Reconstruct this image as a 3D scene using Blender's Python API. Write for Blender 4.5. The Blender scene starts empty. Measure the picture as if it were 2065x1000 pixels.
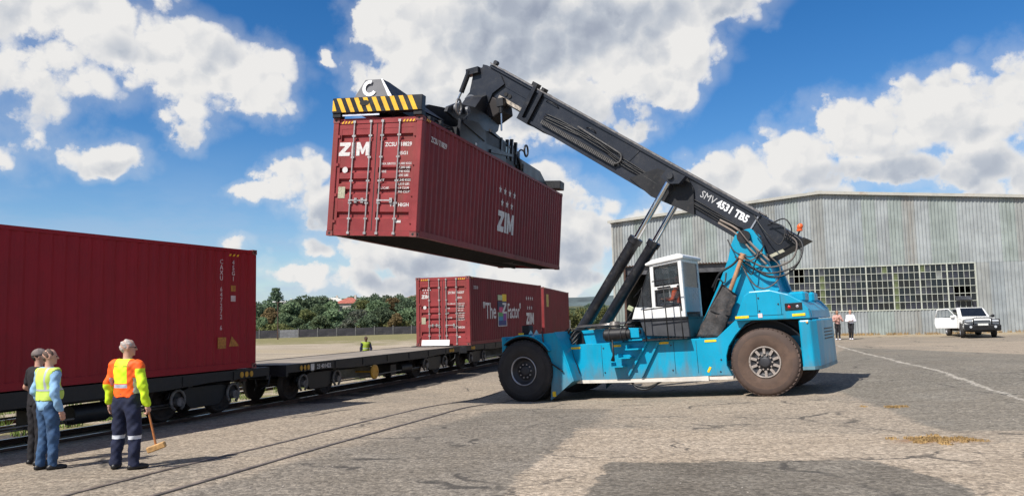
import bpy, bmesh, math, random
import numpy as np
from mathutils import Vector, Matrix, Euler
PI = math.pi
R = math.radians
random.seed(7)
rng = np.random.default_rng(7)
S = bpy.context.scene
COL = S.collection

# ------------------------------------------------------------------ camera
cam_d = bpy.data.cameras.new('camera')
cam = bpy.data.objects.new('camera', cam_d)
COL.objects.link(cam)
S.camera = cam
cam_d.sensor_fit = 'HORIZONTAL'
cam_d.sensor_width = 36.0
cam_d.lens = 36.0 * 1590.0 / 2065.0
cam_d.clip_start = 0.1
cam_d.clip_end = 6000.0
_p, _r = math.atan(141.0 / 1590.0), 0.023
_R0 = Vector((1, 0, 0)); _D0 = Vector((0, math.sin(_p), -math.cos(_p))); _F = Vector((0, math.cos(_p), math.sin(_p)))
_Rc = math.cos(_r) * _R0 + math.sin(_r) * _D0
_Dc = -math.sin(_r) * _R0 + math.cos(_r) * _D0
cam.matrix_world = Matrix(((_Rc.x, -_Dc.x, -_F.x, 0), (_Rc.y, -_Dc.y, -_F.y, 0), (_Rc.z, -_Dc.z, -_F.z, 2.0), (0, 0, 0, 1)))

# ------------------------------------------------------------------ light
SUNV = Vector((-0.63, -0.61, 1.0)).normalized()      # towards the sun
sun_d = bpy.data.lights.new('sun', 'SUN')
sun_d.energy = 5.0
sun_d.angle = R(0.53)
sun_d.color = (1.0, 0.955, 0.89)
sun = bpy.data.objects.new('sun', sun_d)
COL.objects.link(sun)
sun.rotation_euler = SUNV.to_track_quat('Z', 'Y').to_euler()
S.view_settings.view_transform = 'Standard'
S.view_settings.look = 'None'
S.view_settings.gamma = 1.0
S.view_settings.exposure = 0.30
S.view_settings.use_curve_mapping = False
S.cycles.max_bounces = 6
S.cycles.transparent_max_bounces = 12


class NT:
    """tiny helper round a node tree"""
    def __init__(self, tree):
        self.t = tree
        tree.nodes.clear()

    def n(self, kind, **kw):
        nd = self.t.nodes.new(kind)
        for k, v in kw.items():
            setattr(nd, k, v)
        return nd

    def put(self, sock, val):
        if hasattr(val, 'is_linked') or isinstance(val, bpy.types.NodeSocket):
            self.t.links.new(val, sock)
        else:
            sock.default_value = val

    def m(self, op, a, b=None, c=None, clamp=False):
        nd = self.n('ShaderNodeMath', operation=op, use_clamp=clamp)
        self.put(nd.inputs[0], a)
        if b is not None:
            self.put(nd.inputs[1], b)
        if c is not None:
            self.put(nd.inputs[2], c)
        return nd.outputs[0]

    def v(self, op, a, b=None, out=0):
        nd = self.n('ShaderNodeVectorMath', operation=op)
        self.put(nd.inputs[0], a)
        if b is not None:
            self.put(nd.inputs[1], b)
        return nd.outputs['Value'] if op in ('DOT_PRODUCT', 'LENGTH', 'DISTANCE') else nd.outputs[0]

    def mix(self, f, a, b, mode='MIX'):
        nd = self.n('ShaderNodeMix', data_type='RGBA', blend_type=mode)
        self.put(nd.inputs[0], f)
        self.put(nd.inputs[6], a if not isinstance(a, tuple) else (*a[:3], 1))
        self.put(nd.inputs[7], b if not isinstance(b, tuple) else (*b[:3], 1))
        return nd.outputs[2]

    def mixf(self, f, a, b):
        nd = self.n('ShaderNodeMix', data_type='FLOAT')
        self.put(nd.inputs[0], f)
        self.put(nd.inputs[2], a)
        self.put(nd.inputs[3], b)
        return nd.outputs[0]

    def noise(self, vec, scale, detail=4, rough=0.55, dist=0.0, out='Fac'):
        nd = self.n('ShaderNodeTexNoise')
        if vec is not None:
            self.put(nd.inputs['Vector'], vec)
        nd.inputs['Scale'].default_value = scale
        nd.inputs['Detail'].default_value = detail
        nd.inputs['Roughness'].default_value = rough
        nd.inputs['Distortion'].default_value = dist
        return nd.outputs[out]

    def ss(self, x, lo, hi, a=0.0, b=1.0, mode='SMOOTHSTEP'):
        nd = self.n('ShaderNodeMapRange', interpolation_type=mode)
        self.put(nd.inputs['Value'], x)
        self.put(nd.inputs['From Min'], lo)
        self.put(nd.inputs['From Max'], hi)
        self.put(nd.inputs['To Min'], a)
        self.put(nd.inputs['To Max'], b)
        return nd.outputs[0]

    def scalev(self, vec, s):
        nd = self.n('ShaderNodeVectorMath', operation='MULTIPLY')
        self.put(nd.inputs[0], vec)
        nd.inputs[1].default_value = s
        return nd.outputs[0]


def make_world():
    w = bpy.data.worlds.new('World')
    S.world = w
    w.use_nodes = True
    g = NT(w.node_tree)
    out = g.n('ShaderNodeOutputWorld')
    sky = g.n('ShaderNodeTexSky', sky_type='NISHITA')
    sky.sun_disc = False
    sky.sun_elevation = math.asin(SUNV.z)
    sky.sun_rotation = math.atan2(SUNV.x, SUNV.y)
    sky.altitude = 600
    sky.air_density = 1.0
    sky.dust_density = 0.35
    sky.ozone_density = 3.0
    hs = g.n('ShaderNodeHueSaturation')
    hs.inputs['Saturation'].default_value = 1.36
    hs.inputs['Hue'].default_value = 0.505
    g.put(hs.inputs['Color'], sky.outputs[0])
    bg = g.n('ShaderNodeBackground')
    g.put(bg.inputs[0], hs.outputs[0])
    bg.inputs[1].default_value = SKY_STRENGTH
    tc = g.n('ShaderNodeTexCoord')
    d = g.v('NORMALIZE', tc.outputs['Generated'])
    sep = g.n('ShaderNodeSeparateXYZ')
    g.put(sep.inputs[0], d)
    az = g.m('MULTIPLY', g.m('ARCTAN2', sep.outputs[0], sep.outputs[1]), 180 / PI)
    el = g.m('MULTIPLY', g.m('ARCSINE', sep.outputs[2]), 180 / PI)
    big = g.noise(d, 9.0, 3, 0.55, 0, 'Color')
    det = g.noise(d, 34.0, 7, 0.62, 0.0, 'Color')
    bs = g.v('SUBTRACT', big, (0.5, 0.5, 0.5))
    ds = g.v('SUBTRACT', det, (0.5, 0.5, 0.5))
    warp = g.v('ADD', g.scalev(bs, (7.0, 4.6, 0)), g.scalev(ds, (1.8, 1.5, 0)))
    cmb = g.n('ShaderNodeCombineXYZ')
    g.put(cmb.inputs[0], az)
    g.put(cmb.inputs[1], el)
    pos = g.v('ADD', cmb.outputs[0], warp)

    def blobs(lst, p, k):
        cur = None
        for (a, e, ra, re, h) in lst:
            q = g.scalev(g.v('SUBTRACT', p, (a, e, 0)), (1 / ra, 1 / re, 0))
            f = g.m('SUBTRACT', h, g.v('DOT_PRODUCT', q, q))
            cur = f if cur is None else g.m('SMOOTH_MAX', cur, f, k)
        return cur
    cover = blobs(CLOUDS, pos, 0.25)
    # clouds elsewhere in the sky: scattered cumulus of the same kind
    gen = g.noise(g.scalev(d, (1, 1, 1.9)), 2.6, 3, 0.5)
    gmask = g.m('MAXIMUM', g.ss(g.m('ABSOLUTE', az), 36, 46), g.ss(el, 25, 33))
    gen = g.mixf(gmask, -2.0, g.m('MULTIPLY', g.m('SUBTRACT', gen, 0.55), 7.0))
    cover = g.m('MAXIMUM', cover, gen)
    wv = g.v('ADD', d, g.scalev(ds, (0.035, 0.035, 0.035)))
    fb = g.noise(d, 17.0, 8, 0.60, 0.0)

    def puffs(p):
        tot = None
        for sc, wt in ((17.0, 1.25), (41.0, 0.65)):
            vo = g.n('ShaderNodeTexVoronoi', feature='F1')
            g.put(vo.inputs['Vector'], p)
            vo.inputs['Scale'].default_value = sc
            q = g.m('MULTIPLY', g.m('SUBTRACT', 0.52, g.m('POWER', vo.outputs['Distance'], 1.5)), wt)
            tot = q if tot is None else g.m('ADD', tot, q)
        return tot
    pf = puffs(wv)
    pf2 = puffs(g.v('ADD', wv, (-0.010, 0.0, 0.013)))
    field = g.m('ADD', g.m('MULTIPLY_ADD', g.m('SUBTRACT', fb, 0.5), 2.0, cover), g.m('MULTIPLY', pf, 0.95))
    field = g.m('SUBTRACT', field, 0.22)
    alpha = g.ss(field, -0.12, 0.50)
    thin = g.ss(field, -1.1, 0.4, 0.0, 0.24)
    alpha = g.m('MAXIMUM', alpha, thin)
    # pale band low down
    low = g.ss(el, 13.5, 0.5)
    lown = g.ss(g.noise(g.scalev(d, (1, 1, 3.0)), 7.0, 6, 0.6), 0.36, 0.62, 0.25, 0.9)
    band = g.m('MULTIPLY', low, lown)
    dark = blobs(SHADE, g.v('ADD', cmb.outputs[0], g.scalev(bs, (8.0, 4.0, 0))), 0.5)
    dark = g.m('MULTIPLY', g.ss(dark, -0.8, 0.95), g.ss(field, -0.1, 1.0))
    rel = g.m('MULTIPLY', g.m('SUBTRACT', pf2, pf), g.m('MULTIPLY', g.ss(field, 0.1, 0.8), 0.46))
    depth = g.ss(field, 0.3, 2.6, 0.0, 0.16)
    lum = g.m('SUBTRACT', 1.0, g.m('MULTIPLY', dark, 0.44))
    lum = g.m('SUBTRACT', lum, g.m('MULTIPLY', depth, 1.0))
    lum = g.m('SUBTRACT', lum, rel)
    lum = g.m('SUBTRACT', lum, g.m('MULTIPLY', g.m('SUBTRACT', g.noise(d, 7.0, 4, 0.5), 0.5), 0.5), clamp=True)
    ramp = g.n('ShaderNodeValToRGB')
    g.put(ramp.inputs[0], lum)
    cr = ramp.color_ramp
    cr.elements[0].position = 0.12
    cr.elements[0].color = (0.30, 0.345, 0.45, 1)
    cr.elements[1].position = 0.97
    cr.elements[1].color = (0.90, 0.89, 0.875, 1)
    e2 = cr.elements.new(0.55)
    e2.color = (0.53, 0.575, 0.65, 1)
    cb = g.n('ShaderNodeBackground')
    g.put(cb.inputs[0], ramp.outputs[0])
    cb.inputs[1].default_value = 0.76
    bb = g.n('ShaderNodeBackground')
    bb.inputs[0].default_value = (0.34, 0.44, 0.60, 1)
    m1 = g.n('ShaderNodeMixShader')
    g.put(m1.inputs[0], g.m('MULTIPLY', band, 0.85))
    g.put(m1.inputs[1], bg.outputs[0])
    g.put(m1.inputs[2], bb.outputs[0])
    m2 = g.n('ShaderNodeMixShader')
    g.put(m2.inputs[0], alpha)
    g.put(m2.inputs[1], m1.outputs[0])
    g.put(m2.inputs[2], cb.outputs[0])
    g.put(out.inputs[0], m2.outputs[0])


SKY_STRENGTH = 0.099
# azimuth, elevation, half-widths (degrees), height of the lobe
CLOUDS = [
 (-33.0, 15.5, 5.5, 4.5, 1.0), (-34.0, 19.5, 5.0, 3.0, 1.0), (-31.5, 13.5, 3.5, 1.9, .8), (-35, 12.8, 2.5, 1.6, .7),
 (-27.0, 19.4, 5.5, 3.0, 1.15), (-22.0, 17.6, 4.5, 3.0, 1.25), (-18.6, 16.6, 3.2, 2.4, 1.0), (-21.8, 14.6, 2.7, 2.2, .9), (-22.3, 12.6, 1.6, 1.5, .6),
 (-27.2, 11.4, 2.8, 1.4, .8), (-33.6, 11.0, 1.4, .9, .6),
 (-15.4, 9.6, 1.9, 2.2, 1.0), (-18.0, 8.4, 2.2, 0.8, .7), (-14.0, 8.0, 2.2, 1.7, .9), (-14.2, 5.4, 1.8, 1.0, .7),
 (-19.5, 4.9, 1.3, .8, .8), (-28, 3.6, 2.0, .6, .4),
 (-13.0, 17.9, .7, 1.0, .35),
 (-7.6, 20.5, 3.6, 3.8, 1.4), (-6.5, 16.8, 4.6, 3.2, 1.4), (-1.0, 20.0, 6.0, 4.4, 1.7), (5.0, 20.6, 6.0, 4.2, 1.7), (-1.0, 16.2, 5.0, 3.0, 1.3),
 (2.5, 16.2, 6.0, 3.0, 1.5), (9.0, 19.5, 5.5, 3.6, 1.5), (12.0, 17.0, 3.4, 2.6, 1.1), (15.5, 21.6, 4.5, 1.8, .9), (9.0, 14.0, 2.6, 1.6, .7), (-3, 13.8, 3.5, 1.9, 1.0), (3.0, 13.6, 4.0, 1.6, .9), (20, 22.3, 3.4, 1.0, .7),
 (3.6, 9.6, 2.3, 2.0, 1.05), (6.0, 8.4, 2.4, 1.6, .95), (4.5, 6.4, 3.2, 2.0, .95), (5.0, 4.2, 4.0, 1.6, .9),
 (0.0, 4.4, 4.6, 2.0, 1.1), (-7.5, 5.0, 4.6, 1.8, 1.1), (-11.0, 6.2, 2.8, 1.3, .9), (-6.0, 2.6, 9.0, 1.5, 1.0), (3.0, 2.4, 6.0, 1.6, 1.0), (-16, 3.4, 4.0, 0.8, .6), (5.6, 6.0, 2.6, 3.0, 1.1),
 (14.0, 8.6, 3.4, 2.2, 1.0), (17.2, 10.0, 3.0, 2.2, 1.0), (12.2, 6.6, 3.4, 1.8, 1.0), (20.6, 9.6, 3.2, 2.2, 1.0),
 (19.6, 11.5, 2.0, 1.7, .8), (23.8, 11.8, 3.0, 2.6, 1.0), (27.0, 12.6, 3.2, 2.8, 1.0), (31.0, 12.6, 3.6, 2.8, 1.0), (35.0, 12.6, 4, 3.0, 1.0),
 (25.5, 9.4, 4.5, 1.4, .95), (31.5, 9.2, 4.0, 1.6, .9), (19.0, 7.8, 4.6, 1.3, .9),
 (27.4, 6.9, 2.6, .9, .65), (31.5, 6.6, 2.2, 1.6, .85), (34.5, 7.5, 2.6, 1.8, .9),
 (24.0, 13.6, .9, .8, .3),
]
SHADE = [
 (1.0, 19.6, 7.0, 2.2, 1.1), (-2.5, 14.6, 6.0, 1.2, .9), (6, 3.0, 5.0, 1.6, .7), (-7, 2.8, 7.0, 1.4, .6),
 (4.0, 20.5, 8.5, 1.8, 1.0), (-1.0, 21.5, 4.5, 1.2, .7), (1.5, 15.3, 6.0, 1.5, .75), (8.0, 14.0, 3.2, 1.5, .7), (15.0, 21.2, 5, 1.4, .7),
 (-34, 13.3, 4.0, 1.9, .75), (-22.5, 12.2, 2.2, 1.6, .6), (-26.5, 17.8, 3.4, .9, .3), (-27, 10.8, 2.6, .7, .3),
 (-13.6, 6.6, 2.4, 1.6, .95), (-19.3, 4.2, 1.4, .6, .6),
 (6.6, 6.8, 2.4, 1.5, .6), (4.0, 4.6, 4.5, 1.4, .75), (-6.0, 4.0, 6.0, 1.2, .6), (2.5, 7.0, 1.8, 1.0, .4),
 (15.5, 6.6, 3.6, 1.0, .65), (13.2, 7.6, 1.8, .8, .45), (20.5, 7.4, 5.0, .9, .9), (26.5, 8.9, 5.5, 1.1, .9), (31.5, 8.8, 4.5, 1.4, .85),
 (33, 10.8, 3.2, .9, .45), (25, 10.6, 2.4, .8, .35), (32.5, 6.0, 2.4, 1.0, .45),
]
make_world()


# ------------------------------------------------------------------ materials
MATS = {}


def pmat(name, base, rough=0.5, metal=0.0, var=0.12, scale=2.5, dirt=None, dirt_amt=0.35, dirt_scale=3.0, streak=False,
         bump=0.0, bscale=30.0, spec=0.5, coat=0.0, rvar=0.15, trans=0.0, ior=1.45, alpha=1.0, grime=False):
    if name in MATS:
        return MATS[name]
    mt = bpy.data.materials.new(name)
    mt.use_nodes = True
    g = NT(mt.node_tree)
    out = g.n('ShaderNodeOutputMaterial')
    b = g.n('ShaderNodeBsdfPrincipled')
    g.put(out.inputs[0], b.outputs[0])
    tc = g.n('ShaderNodeTexCoord')
    ob = tc.outputs['Object']
    n1 = g.noise(ob, scale, 5, 0.6)
    c0 = tuple(max(0, c * (1 - var)) for c in base)
    c1 = tuple(min(1, c * (1 + var)) for c in base)
    col = g.mix(g.ss(n1, 0.3, 0.7), c0, c1)
    rg = g.m('MULTIPLY_ADD', g.m('SUBTRACT', n1, 0.5), rvar * 2, rough)
    if dirt is not None:
        v = g.scalev(ob, (1, 1, 0.12)) if streak else ob
        n2 = g.noise(v, dirt_scale, 6, 0.65)
        f = g.m('MULTIPLY', g.ss(n2, 0.5, 0.74), dirt_amt)
        n3 = g.noise(ob, dirt_scale * 7, 4, 0.6)
        f = g.m('ADD', f, g.m('MULTIPLY', g.ss(n3, 0.62, 0.7), dirt_amt * 0.6), clamp=True)
        col = g.mix(f, col, dirt)
        rg = g.m('ADD', rg, g.m('MULTIPLY', f, 0.25), clamp=True)
    if grime:
        sp_ = g.n('ShaderNodeSeparateXYZ')
        g.put(sp_.inputs[0], ob)
        gz_ = g.m('ADD', sp_.outputs[2], g.m('MULTIPLY', g.m('SUBTRACT', g.noise(g.scalev(ob, (1, 1, .35)), 3.5, 6, 0.65), 0.5), 1.5))
        col = g.mix(g.ss(gz_, 1.0, 0.35, 0.0, 0.55), col, (0.16, 0.14, 0.12))
        ch = g.noise(ob, 26.0, 3, 0.6)
        col = g.mix(g.ss(ch, 0.70, 0.74, 0.0, 0.7), col, (0.05, 0.05, 0.05))
    g.put(b.inputs['Base Color'], col)
    g.put(b.inputs['Roughness'], rg)
    b.inputs['Metallic'].default_value = metal
    b.inputs['Specular IOR Level'].default_value = spec
    b.inputs['Coat Weight'].default_value = coat
    b.inputs['Coat Roughness'].default_value = 0.15
    b.inputs['Transmission Weight'].default_value = trans
    b.inputs['IOR'].default_value = ior
    b.inputs['Alpha'].default_value = alpha
    if bump > 0:
        bp = g.n('ShaderNodeBump')
        bp.inputs['Strength'].default_value = 1.0
        bp.inputs['Distance'].default_value = bump
        g.put(bp.inputs['Height'], g.noise(ob, bscale, 5, 0.6))
        g.put(b.inputs['Normal'], bp.outputs[0])
    MATS[name] = mt
    return mt


def link(o, parent=None):
    COL.objects.link(o)
    if parent is not None:
        o.parent = parent
    return o


class MB:
    """mesh builder: collects shapes, build() links them as one mesh object"""
    def __init__(self):
        self.v = []
        self.f = []
        self.mi = []
        self.sm = []
        self.cur = 0
        self.smooth = False
        self.x = Matrix.Identity(4)

    def add(self, vs, fs):
        o = len(self.v)
        self.v += [tuple(self.x @ Vector(p)) for p in vs]
        for f in fs:
            self.f.append(tuple(i + o for i in f))
            self.mi.append(self.cur)
            self.sm.append(self.smooth)
        return self

    def box(self, c, s, rot=None):
        hx, hy, hz = s[0] / 2, s[1] / 2, s[2] / 2
        vs = [Vector((x, y, z)) for x in (-hx, hx) for y in (-hy, hy) for z in (-hz, hz)]
        if rot is not None:
            m = rot if isinstance(rot, Matrix) else Euler(rot).to_matrix()
            vs = [m @ p for p in vs]
        c = Vector(c)
        return self.add([p + c for p in vs], [(0, 1, 3, 2), (4, 6, 7, 5), (0, 4, 5, 1), (2, 3, 7, 6), (0, 2, 6, 4), (1, 5, 7, 3)])

    def bx(self, x0, x1, y0, y1, z0, z1):
        return self.box(((x0 + x1) / 2, (y0 + y1) / 2, (z0 + z1) / 2), (abs(x1 - x0), abs(y1 - y0), abs(z1 - z0)))

    def prism(self, poly, a, b, axis='y'):
        """polygon in the plane across axis, extruded from a to b; for 'y' poly is (x, z), 'x' (y, z), 'z' (x, y)"""
        def P(p, t):
            return {'y': (p[0], t, p[1]), 'x': (t, p[0], p[1]), 'z': (p[0], p[1], t)}[axis]
        n = len(poly)
        ar = sum(poly[i][0] * poly[(i + 1) % n][1] - poly[(i + 1) % n][0] * poly[i][1] for i in range(n))
        pl = list(poly) if ar > 0 else list(poly)[::-1]
        vs = [P(p, a) for p in pl] + [P(p, b) for p in pl]
        c = Vector(P(pl[0], a)); 
        fs = [tuple(range(n)), tuple(range(2 * n - 1, n - 1, -1))] + [((i + 1) % n, i, i + n, (i + 1) % n + n) for i in range(n)]
        flip = (axis == 'y') != (b < a)
        if not flip:
            fs = [f[::-1] for f in fs]
        return self.add(vs, fs)

    def cyl(self, p0, p1, r0, r1=None, n=16, caps=True):
        r1 = r0 if r1 is None else r1
        p0, p1 = Vector(p0), Vector(p1)
        d = (p1 - p0).normalized()
        a = d.orthogonal().normalized()
        b = d.cross(a)
        vs = []
        for p, r in ((p0, r0), (p1, r1)):
            for i in range(n):
                t = 2 * PI * i / n
                vs.append(p + (a * math.cos(t) + b * math.sin(t)) * r)
        fs = [(i, (i + 1) % n, (i + 1) % n + n, i + n) for i in range(n)]
        s = self.smooth
        self.smooth = True
        self.add(vs, fs)
        self.smooth = s
        if caps:
            self.add(vs, [tuple(range(n - 1, -1, -1)), tuple(range(n, 2 * n))])
        return self

    def tube(self, pts, r, n=8, closed=False):
        pts = [Vector(p) for p in pts]
        rings = []
        up = None
        m = len(pts)
        for i, p in enumerate(pts):
            if closed:
                d = (pts[(i + 1) % m] - pts[i - 1])
            else:
                d = (pts[min(i + 1, m - 1)] - pts[max(i - 1, 0)])
            d.normalize()
            if up is None:
                up = d.orthogonal().normalized()
            up = (up - d * up.dot(d))
            if up.length < 1e-5:
                up = d.orthogonal()
            up.normalize()
            w = d.cross(up)
            rr = r[i] if isinstance(r, (list, tuple)) else r
            rings.append([p + (up * math.cos(2 * PI * k / n) + w * math.sin(2 * PI * k / n)) * rr for k in range(n)])
        vs = [q for rg in rings for q in rg]
        fs = []
        for i in range(m if closed else m - 1):
            j = (i + 1) % m
            for k in range(n):
                fs.append((i * n + k, i * n + (k + 1) % n, j * n + (k + 1) % n, j * n + k))
        if not closed:
            fs.append(tuple(range(n - 1, -1, -1)))
            fs.append(tuple(range((m - 1) * n, m * n)))
        s = self.smooth
        self.smooth = True
        self.add(vs, fs)
        self.smooth = s
        return self

    def lathe(self, prof, c, axis, n=32, closed=False):
        """prof: list of (distance along axis, radius)"""
        c, d = Vector(c), Vector(axis).normalized()
        a = d.orthogonal().normalized()
        b = d.cross(a)
        vs = []
        for (t, r) in prof:
            for i in range(n):
                q = 2 * PI * i / n
                vs.append(c + d * t + (a * math.cos(q) + b * math.sin(q)) * r)
        m = len(prof)
        fs = []
        for j in range(m - 1 if not closed else m):
            k = (j + 1) % m
            for i in range(n):
                fs.append((j * n + i, j * n + (i + 1) % n, k * n + (i + 1) % n, k * n + i))
        return self.add(vs, fs)

    def sphere(self, c, r, n=12, m=8, sc=(1, 1, 1)):
        vs = []
        for j in range(m + 1):
            p = PI * j / m
            for i in range(n):
                q = 2 * PI * i / n
                vs.append((c[0] + r * sc[0] * math.sin(p) * math.cos(q), c[1] + r * sc[1] * math.sin(p) * math.sin(q), c[2] + r * sc[2] * math.cos(p)))
        fs = [(j * n + i, (j + 1) * n + i, (j + 1) * n + (i + 1) % n, j * n + (i + 1) % n) for j in range(m) for i in range(n)]
        s = self.smooth
        self.smooth = True
        self.add(vs, fs)
        self.smooth = s
        return self

    def mesh(self, name, mats):
        me = bpy.data.meshes.new(name)
        me.from_pydata(self.v, [], self.f)
        for mt in (mats if isinstance(mats, (list, tuple)) else [mats]):
            me.materials.append(mt)
        me.polygons.foreach_set('material_index', self.mi)
        me.polygons.foreach_set('use_smooth', self.sm)
        me.update()
        return me

    def build(self, name, mats, parent=None, bevel=0.0, seg=1, fix=False):
        me = self.mesh(name, mats)
        if fix:
            bm = bmesh.new()
            bm.from_mesh(me)
            bmesh.ops.recalc_face_normals(bm, faces=bm.faces)
            bm.to_mesh(me)
            bm.free()
        o = bpy.data.objects.new(name, me)
        link(o, parent)
        if bevel > 0:
            md = o.modifiers.new('bevel', 'BEVEL')
            md.width = bevel
            md.segments = seg
            md.limit_method = 'ANGLE'
            md.angle_limit = R(35)
            md.harden_normals = False
        return o


def tag(o, label=None, cat=None, group=None, kind=None):
    if label: o['label'] = label
    if cat: o['category'] = cat
    if group: o['group'] = group
    if kind: o['kind'] = kind
    return o


def thing(name, label, cat, loc=(0, 0, 0), rz=0.0, group=None, kind=None, mat=None):
    o = bpy.data.objects.new(name, None)
    o.empty_display_size = 0.3
    COL.objects.link(o)
    if mat is not None:
        o.matrix_world = mat
    else:
        o.location = loc
        o.rotation_euler = (0, 0, rz)
    return tag(o, label, cat, group, kind)


def pempty(name, parent, loc=(0, 0, 0), rot=(0, 0, 0)):
    o = bpy.data.objects.new(name, None)
    COL.objects.link(o)
    o.parent = parent
    o.location = loc
    o.rotation_euler = rot
    return o


def inst(name, me, parent, loc=(0, 0, 0), rot=(0, 0, 0), scale=(1, 1, 1)):
    o = bpy.data.objects.new(name, me)
    COL.objects.link(o)
    o.parent = parent
    o.location = loc
    o.rotation_euler = rot
    o.scale = scale
    return o


def text_mesh(name, body, size, mat, extr=0.002, bold=0.0, sx=1.0, align='LEFT', line=1.0, spacing=1.0):
    c = bpy.data.curves.new(name, 'FONT')
    c.body = body
    c.size = size
    c.extrude = extr
    c.offset = bold
    c.align_x = align
    c.space_line = line
    c.space_character = spacing
    c.resolution_u = 2
    o = bpy.data.objects.new('tmp_text', c)
    COL.objects.link(o)
    dg = bpy.context.evaluated_depsgraph_get()
    me = bpy.data.meshes.new_from_object(o.evaluated_get(dg))
    me.name = name
    bpy.data.objects.remove(o)
    bpy.data.curves.remove(c)
    me.materials.clear()
    me.materials.append(mat)
    for v in me.vertices:
        v.co.x *= sx
    return me


FACE_XM = Matrix(((1, 0, 0), (0, 0, -1), (0, 1, 0)))      # text plane facing -Y (reads from -Y side)


def place_text(me, name, parent, origin, xdir, updir):
    """put text mesh so that it runs along xdir with its top towards updir"""
    x = Vector(xdir).normalized()
    y = Vector(updir).normalized()
    z = x.cross(y)
    o = bpy.data.objects.new(name, me)
    COL.objects.link(o)
    o.parent = parent
    m = Matrix((x, y, z)).transposed().to_4x4()
    m.translation = Vector(origin)
    o.matrix_basis = m
    return o


# ------------------------------------------------------------------ terrain height
_cp = np.array([
 (0, 0, 0.0), (-5.5, 11.2, 0.03), (5, 8, 0.02), (8, 13, 0.03), (0, 11, -0.02), (-4.0, 22, -0.22), (-1.6, 22.2, -0.28), (-0.5, 19.6, -0.14), (-4.5, 17, -0.09), (-6.0, 17, -0.12), (10.3, 22.8, .2),
 (1.30, 23.9, -.335), (0.30, 22.2, -.335), (2.30, 25.7, -.335), (6.9, 20.65, -.03), (6.1, 19.3, -.03), (7.7, 22.0, -.03),
 (-9.5, 15, -.2), (-7.5, 20, -.2), (-5.2, 27, -.24), (-3.0, 33.5, -.28), (0.4, 45, -.32), (3.2, 58, -.35), (-14, 9, -.2),
 (-16, 24, -.3), (-12, 34, -.3), (-6.4, 36, -.3), (-10, 50, -.2), (-20, 60, -.1), (-30, 90, 0.0), (-12, 90, 0.08),
 (12, 32, .15), (18.5, 44.7, .35), (26, 46, .42), (8.0, 53.8, .45), (19.2, 50.5, .5), (31, 47, .52), (14, 20, .1), (20, 25, .2), (5, 45, .0), (25, 10, .1), (-8, -5, 0), (10, -8, 0), (12, 70, .4), (40, 60, .6)], float)


def _tps(r2):
    return r2 * np.log(r2 + 1e-9) * 0.5


def _solve():
    P = _cp[:, :2] / 20.0
    n = len(P)
    K = _tps(((P[:, None] - P[None]) ** 2).sum(-1)) + np.eye(n) * 0.002
    A = np.zeros((n + 3, n + 3))
    A[:n, :n] = K
    A[:n, n] = 1
    A[:n, n + 1:] = P
    A[n:, :n] = A[:n, n:].T
    b = np.zeros(n + 3)
    b[:n] = _cp[:, 2]
    return np.linalg.solve(A, b)


_w = _solve()


def height(x, y):
    x = np.asarray(x, float)
    y = np.asarray(y, float)
    sh = x.shape
    X, Y = x.ravel(), y.ravel()
    P = _cp[:, :2] / 20.0
    Q = np.stack([X, Y], 1) / 20.0
    h = _w[-3] + Q @ _w[-2:]
    h = h + _tps(((Q[:, None] - P[None]) ** 2).sum(-1)) @ _w[:-3]
    h = np.clip(h, -0.6, 0.9)
    # fade to the far terrain
    d = np.sqrt((X - 5) ** 2 + (Y - 35) ** 2)
    k = np.clip((d - 55) / 50, 0, 1)
    k = k * k * (3 - 2 * k)
    far = 0.04 + np.clip(Y - 112, 0, 140) * 0.030 + np.clip(Y - 300, 0, 900) * 0.006
    far = far + 1.2 * np.sin(X * 0.017 + 1) * np.clip((Y - 130) / 100, 0, 1)
    h = h * (1 - k) + far * k
    return h.reshape(sh)


def gh(x, y):
    return float(height(np.array([x]), np.array([y]))[0])


# ------------------------------------------------------------------ palette
M_WHITE_PAINT = pmat('white_lettering', (0.60, 0.585, 0.565), 0.6, var=0.15, scale=6, dirt=(0.28, 0.13, 0.12), dirt_amt=0.55, dirt_scale=9)
M_RED_LIT = pmat('container_red_lit', (0.255, 0.040, 0.042), 0.5, var=0.16, scale=1.3, dirt=(0.12, 0.05, 0.035), dirt_amt=0.6, dirt_scale=2.2, streak=True, bump=0.010, bscale=2.2, spec=0.3)  # container red lightened for the sunlit door ends
M_RED_SHADED = pmat('container_red_shaded', (0.178, 0.027, 0.032), 0.5, var=0.16, scale=1.3, dirt=(0.08, 0.035, 0.03), dirt_amt=0.5, dirt_scale=2.0, streak=True, bump=0.012, bscale=1.6, spec=0.3)  # same container red darkened for the sides in shade
M_RED_LEFT = pmat('container_crimson_red', (0.255, 0.010, 0.018), 0.5, var=0.10, scale=1.0, dirt=(0.10, 0.02, 0.02), dirt_amt=0.35, dirt_scale=1.4, streak=True, bump=0.012, bscale=1.4, spec=0.3)
M_CAST = pmat('corner_casting_steel', (0.20, 0.055, 0.05), 0.5, var=0.2, dirt=(0.05, 0.03, 0.025), dirt_amt=0.7, dirt_scale=8)
M_UNDER = pmat('underframe_black', (0.018, 0.017, 0.017), 0.8, var=0.3, scale=4)
M_GALV = pmat('galvanised_bar', (0.46, 0.44, 0.42), 0.42, metal=0.6, var=0.2, scale=6, dirt=(0.2, 0.1, 0.08), dirt_amt=0.6, dirt_scale=9)
M_RUBBER_SEAL = pmat('door_seal_rubber', (0.035, 0.03, 0.03), 0.8)
M_YELLOW = pmat('hazard_yellow', (0.80, 0.44, 0.02), 0.5, var=0.12, dirt=(0.12, 0.09, 0.05), dirt_amt=0.5, dirt_scale=7)
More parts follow.
